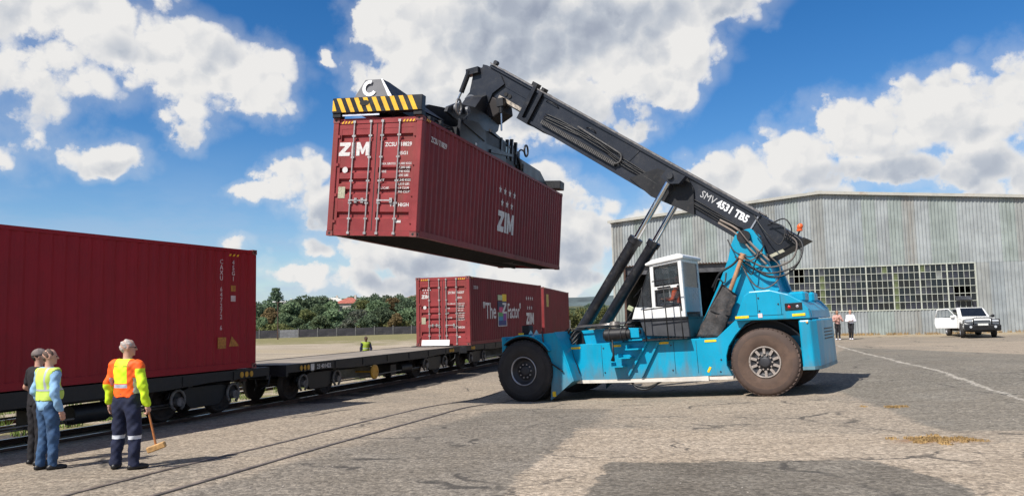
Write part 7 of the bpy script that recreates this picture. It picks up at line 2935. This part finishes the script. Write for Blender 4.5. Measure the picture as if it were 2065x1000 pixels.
# women by the shed
_x, _y = 18.25, 44.7
w1 = person('woman in a dusty pink top and black trousers with her hands at her chest', (_x, _y, gh(_x, _y)), R(170), 1.66,
       dict(build=.92, shw=.165, hipw=.09, elbL=(-.29, .02, 1.16), wrL=(-.10, .17, 1.28), elbR=(.29, .02, 1.14), wrR=(.10, .18, 1.22), ankL=(-.07, .02, .09), ankR=(.08, -.04, .09), kneeL=(-.08, .04, .52), kneeR=(.08, .02, .52), footR=R(-25)),
       dict(trousers=BLK, trouser_g=.012, shoes=WHT, top=PNK, hem=-.06, hair=BRNH, hair_style='long', sleeve=.93, skin='tan'), h=.018, group='women walking by the shed')
_x, _y = 19.02, 44.75
w2 = person('fair haired woman in a white top and black trousers with folded arms', (_x, _y, gh(_x, _y)), R(165), 1.66,
       dict(build=.92, shw=.165, hipw=.09, elbL=(-.25, .05, 1.12), wrL=(.02, .19, 1.12), elbR=(.25, .05, 1.12), wrR=(-.02, .21, 1.15), ankL=(-.03, .10, .09), ankR=(.07, -.06, .09), kneeL=(-.06, .10, .52), kneeR=(.08, .04, .52)),
       dict(trousers=BLK, trouser_g=.012, shoes=WHT, top=WHT, hem=-.05, hair=BLDH, hair_style='long', sleeve=.93), h=.018, group='women walking by the shed')

# the operator, sitting in the cab and looking up at the load
opx = SM @ Vector((4.08, -0.47, 2.33 - .86))
op = person('operator in orange hi-vis seated in the white cab of the reach stacker', tuple(opx), 0, 1.72,
       dict(pelvis=(0, 0, .96), kneeL=(-.13, .44, .93), kneeR=(.13, .44, .93), ankL=(-.13, .50, .54), ankR=(.13, .50, .54), chest=(0, .03, 1.30), elbL=(-.27, .12, 1.12), elbR=(.27, .12, 1.12), wrL=(-.16, .36, 1.12), wrR=(.16, .36, 1.12), head_pitch=R(12)),
       dict(trousers=NAVY, shoes=BOOT, top=FO, hem=0.0, cap=FO, cap_name='hard_hat', skin='tan', sleeve=.93), h=.018)
op.rotation_euler = (0, 0, -0.527 + PI / 2)

# mallet in the hand of the man in the hi-vis jacket
kA = 1.80 / 1.78
Ma = Matrix.Translation(man_a.location) @ Matrix.Rotation(R(-16), 4, 'Z')
gp = Ma @ (Vector((.318, .055, .785)) * kA)
ml = thing('mallet', 'long wooden mallet hanging from the right hand of the man in hi-vis', 'mallet', tuple(gp))
tip = Vector((.115, .02, -.50))
MB().cyl((-.02, 0, .10), tuple(tip), .0145, .0165, n=10).build('handle', pmat('orange_brown_wood', (0.42, 0.15, 0.045), 0.5, var=0.2, scale=12), ml)
hd = MB()
ax = Vector((.96, .10, .34)).normalized()
up = tip.normalized()
sd = ax.cross(up).normalized()
up2 = sd.cross(ax)
hd.box(tip, (.255, .075, .085), Matrix((ax, sd, up2)).transposed())
hd.build('head', pmat('pale_mallet_wood', (0.42, 0.24, 0.09), 0.6, var=0.3, scale=16), ml, bevel=.012)


# ================================================================== pickup truck
def pickup():
    # local: x forward, y to its left, z up, origin on the ground under the middle
    gx, gy = 25.55, 44.4
    t = thing('pickup_truck', 'white pickup truck with an open door and black bull bar, parked by the shed', 'pickup truck', (gx, gy, gh(gx, gy) - .01), R(-106))
    t.scale = (.94, .94, .94)
    Wm = pmat('white_car_paint', (0.78, 0.78, 0.76), 0.2, var=0.02, coat=0.5, dirt=(0.5, 0.45, 0.38), dirt_amt=0.25, dirt_scale=2)
    hw = .88
    # body: stations along x with half width and heights
    def loft(st, name, mat, parent, smooth=True, bevel=0):
        m = MB(); m.smooth = smooth
        n = len(st[0][1])
        vs = [(x, y, z) for x, ring in st for (y, z) in ring]
        fs = []
        for i in range(len(st) - 1):
            for k in range(n):
                a, b = i * n + k, i * n + (k + 1) % n
                fs.append((a, b, b + n, a + n))
        fs += [tuple(range(n)), tuple(range(len(st) * n - 1, (len(st) - 1) * n - 1, -1))]
        m.add(vs, fs)
        return m.build(name, mat, parent, bevel=bevel, fix=True)

    def ring(w, z0, z1, top=.92, sh=.06):
        return [(-w, z0), (-w * 1.0, z1 - sh), (-w * top, z1), (w * top, z1), (w, z1 - sh), (w, z0)]
    # chassis tub with wheel arches: side profile prism pieces
    m = MB()
    fl = lambda pl, a, b: m.prism(pl, a, b)
    arch = lambda cx: [(cx + .46 * math.cos(a), .40 + .46 * math.sin(a)) for a in np.linspace(PI, 0, 9)]
    low = [(-2.55, .62)] + [(-1.62 + .46 * math.cos(a), .42 + .46 * math.sin(a)) for a in np.linspace(PI * .95, PI * .05, 9)] + [(1.10 - .50, .52)] + [(1.52 + .46 * math.cos(a), .42 + .46 * math.sin(a)) for a in np.linspace(PI * .95, PI * .05, 9)] + [(2.28, .62), (2.36, .80), (2.30, 1.02), (1.4, 1.12), (.95, 1.14), (-.62, 1.12), (-2.55, 1.12)]
    m.prism(low, -hw, hw)
    m.build('body', Wm, t, bevel=.03, fix=True)
    loft([(2.32, ring(.80, .78, .98)), (2.15, ring(.84, .78, 1.06)), (1.5, ring(.86, .8, 1.13)), (.92, ring(.86, .8, 1.17))], 'bonnet', Wm, t, True)
    # cabin
    cab_st = [(.98, ring(.80, 1.1, 1.16, .95, .02)), (.62, ring(.78, 1.1, 1.42, .9, .05)), (.30, ring(.74, 1.1, 1.68, .88, .07)), (.05, ring(.72, 1.1, 1.73, .88, .08)), (-.62, ring(.72, 1.1, 1.73, .88, .08)), (-.80, ring(.75, 1.1, 1.50, .9, .06)), (-.88, ring(.80, 1.1, 1.14, .95, .02))]
    loft(cab_st, 'cabin', Wm, t, True)
    m = MB()
    m.add([(.93, -.66, 1.20), (.93, .66, 1.20), (.345, .58, 1.665), (.345, -.58, 1.665)], [(0, 1, 2, 3)])
    wv = m.build('windscreen', M_GLASS_DARK, t)
    wv.location = (.028, 0, .022)
    for s in (-1, 1):
        m = MB()
        m.add([(.70, s * .815, 1.17), (-.66, s * .815, 1.17), (-.56, s * .742, 1.62), (.22, s * .742, 1.62)], [(0, 1, 2, 3)])
        m.build('side_window', M_GLASS_DARK, t)
    # load bed
    m = MB()
    m.bx(-2.5, -.95, -hw + .02, hw - .02, 1.12, 1.16)
    m.build('tonneau', M_BLACK_METAL, t)
    # front: grille, headlights, bull bar, plate
    m = MB().bx(2.33, 2.40, -.42, .42, .80, 1.0)
    for k in range(3):
        m.bx(2.40, 2.415, -.40, .40, .83 + k * .055, .85 + k * .055)
    m.build('grille', pmat('chrome_grille', (0.25, 0.26, 0.27), 0.3, metal=.7), t)
    for s in (-1, 1):
        m = MB().prism([(2.20, .86), (2.36, .82), (2.36, .99), (2.18, 1.05)], s * .84, s * .46)
        m.build('headlight', pmat('headlight_glass', (0.55, 0.58, 0.62), 0.1, metal=.3), t, bevel=.02, fix=True)
    m = MB()
    m.prism([(2.28, .38), (2.56, .42), (2.60, .72), (2.34, .78)], -.92, .92)
    m.build('front_bumper', M_BLACK_METAL, t, bevel=.03, fix=True)
    m = MB()
    m.tube([(2.50, -.46, .74), (2.56, -.46, 1.08), (2.56, -.30, 1.13), (2.56, .30, 1.13), (2.56, .46, 1.08), (2.50, .46, .74)], .032, 8)
    for s in (-1, 1):
        m.tube([(2.55, s * .46, 1.05), (2.50, s * .84, 1.04), (2.30, s * .92, .98), (2.20, s * .93, .72)], .028, 8)
        m.tube([(2.55, s * .46, .88), (2.46, s * .88, .88), (2.24, s * .93, .86)], .02, 8)
    m.build('bull_bar', M_BLACK_METAL, t)
    m = MB().bx(2.60, 2.615, -.26, .26, .70, .81)
    m.build('number_plate', pmat('plate_white', (0.7, 0.7, 0.66), 0.5), t)
    for s in (-1, 1):
        m = MB().cyl((2.57, s * .62, .62), (2.62, s * .62, .62), .07, n=14)
        m.build('fog_lamp', MATS['headlight_glass'], t)
    # wheels
    tm = MB(); tm.smooth = True
    tm.lathe([(-.12, .22), (-.13, .30), (-.10, .385), (.10, .385), (.13, .30), (.12, .22)], (0, 0, 0), (0, 1, 0), 28)
    tme = tm.mesh('tyre', M_TYRE)
    rm = MB(); rm.smooth = True
    rm.lathe([(.12, .22), (.05, .20), (.03, .10), (.09, .08), (.10, 0)], (0, 0, 0), (0, 1, 0), 20)
    rm.lathe([(-.12, .22), (-.05, .20), (-.03, .10), (-.09, .08), (-.10, 0)], (0, 0, 0), (0, 1, 0), 20)
    rme = rm.mesh('rim', pmat('grey_wheel_rim', (0.20, 0.20, 0.21), 0.4, metal=.5))
    for x in (-1.62, 1.52):
        for s in (-1, 1):
            w = pempty('wheel', t, (x, s * .80, .385), (0, 0, R(-8) if x > 0 else 0))
            inst('tyre', tme, w)
            inst('rim', rme, w)
    m = MB().bx(-2.3, 2.3, -.55, .55, .32, .55)
    m.build('underbody', M_BLACK_METAL, t)
    # mirrors
    for s in (-1, 1):
        m = MB()
        m.sphere((.78, s * 1.0, 1.22), .11, sc=(.5, 1, .8))
        m.tube([(.78, s * .82, 1.2), (.78, s * .95, 1.2)], .025, 6)
        m.build('wing_mirror', Wm if s < 0 else M_BLACK_METAL, t)
    # open door on its right-hand side (nearest the camera's left)
    dpv = pempty('door', t, (.80, -.88, 0), (0, 0, R(72)))
    m = MB()
    m.prism([(0, .52), (-1.12, .52), (-1.18, .80), (-1.15, 1.13), (0, 1.15)], -.045, .035)
    m.build('door_panel', Wm, dpv, bevel=.02, fix=True)
    m = MB()
    m.tube([(-1.14, 0, 1.13), (-1.0, .02, 1.62), (-.42, .04, 1.66), (-.02, 0, 1.16)], .028, 6)
    m.build('window_frame', Wm, dpv)
    m = MB()
    m.add([(-1.12, .0, 1.14), (-.98, .02, 1.60), (-.43, .04, 1.64), (-.04, 0, 1.16)], [(0, 1, 2, 3)])
    m.build('door_window', M_GLASS, dpv)
    m = MB()
    m.sphere((-.22, -.12, 1.20), .11, sc=(1, .6, .75))
    m.build('wing_mirror', Wm, dpv)
    return t


pickup()


# ================================================================== loose stones, dry tufts and weeds
def scatter_stones():
    rg = np.random.default_rng(3)
    V, F = [], []
    base = np.array([(1, 0, 0), (-1, 0, 0), (0, 1, 0), (0, -1, 0), (0, 0, 1), (0, 0, -.5)], float)
    tri = [(0, 2, 4), (2, 1, 4), (1, 3, 4), (3, 0, 4), (2, 0, 5), (1, 2, 5), (3, 1, 5), (0, 3, 5)]
    n = 2600
    d = 6.5 + 26 * rg.random(n) ** 1.6
    x = d * (rg.random(n) * 1.5 - .75)
    z = height(x, d)
    for i in range(n):
        s = .004 + .012 * rg.random() ** 3
        q = base * s * (0.7 + .6 * rg.random((6, 1))) * np.array([1, 1, .7])
        a = rg.random() * 6.28
        c, s_ = math.cos(a), math.sin(a)
        q = np.stack([q[:, 0] * c - q[:, 1] * s_, q[:, 0] * s_ + q[:, 1] * c, q[:, 2]], 1) + (x[i], d[i], z[i] + .004)
        o = len(V)
        V += q.tolist()
        F += [(a_ + o, b_ + o, c_ + o) for a_, b_, c_ in tri]
    me = bpy.data.meshes.new('loose_stones')
    me.from_pydata(V, [], F)
    me.materials.append(pmat('loose_stone', (0.26, 0.23, 0.20), 0.9, var=0.5, scale=3))
    o = inst('loose_stones', me, None)
    tag(o, 'small loose stones scattered over the yard surface', None, None, 'stuff')


scatter_stones()


def tufts(name, label, spots, mt, hgt, nb=26):
    rg = np.random.default_rng(len(spots))
    V, F = [], []
    for (x, y, r) in spots:
        z = gh(x, y)
        for k in range(nb):
            a, q = rg.random() * 6.28, r * math.sqrt(rg.random())
            px_, py_ = x + q * math.cos(a), y + q * math.sin(a)
            h_ = hgt * (.4 + .8 * rg.random())
            t = rg.random() * 6.28
            w = .006 + .006 * rg.random()
            lx, ly = rg.normal() * h_ * .4, rg.normal() * h_ * .4
            o = len(V)
            V += [(px_ - w * math.cos(t), py_ - w * math.sin(t), z - .01), (px_ + w * math.cos(t), py_ + w * math.sin(t), z - .01), (px_ + lx * .5 + w * .7 * math.cos(t), py_ + ly * .5 + w * .7 * math.sin(t), z + h_ * .6), (px_ + lx * .5 - w * .7 * math.cos(t), py_ + ly * .5 - w * .7 * math.sin(t), z + h_ * .6), (px_ + lx, py_ + ly, z + h_)]
            F += [(o, o + 1, o + 2, o + 3), (o + 3, o + 2, o + 4)]
    me = bpy.data.meshes.new(name)
    me.from_pydata(V, [], F)
    me.materials.append(mt)
    tag(inst(name, me, None), label, None, None, 'stuff')


M_STRAW = pmat('dry_straw', (0.34, 0.22, 0.09), 0.9, var=0.35, scale=6)
M_WEED = pmat('green_weed', (0.13, 0.20, 0.035), 0.9, var=0.35, scale=3)
rq = random.Random(4)
tufts('dry_grass', 'dry brown grass lying in patches on the paving at right', [(6.35 + rq.gauss(0, .28), 12.15 + rq.gauss(0, .16), .10) for _ in range(46)] + [(7.6 + rq.gauss(0, .25), 16.2 + rq.gauss(0, .12), .08) for _ in range(10)], M_STRAW, .035, 40)
sp_ = []
for k in range(420):
    i = rq.randrange(10, len(TRK) - 40)
    off = rq.choice((-1, 1, 1)) * rq.uniform(1.7, 2.6) if rq.random() < .55 else -rq.uniform(3.0, 8.5)
    if off > 0:
        continue
    sp_.append((TRK[i][0] + off, TRK[i][1] + rq.uniform(-.3, .3), .22))
tufts('weeds', 'green weeds growing beside and behind the railway track', sp_, M_WEED, .22, 34)
sp_ = []
for k in range(200):
    s_ = rq.uniform(-12, 13)
    if -12 < s_ < -3.6:
        continue
    p_ = SHM @ Vector((s_, -rq.uniform(.05, .9) ** 1.5, 0))
    sp_.append((p_.x, p_.y, .15))
tufts('shed_weeds', 'dry straw coloured weeds along the foot of the shed wall', sp_, M_STRAW, .16, 20)
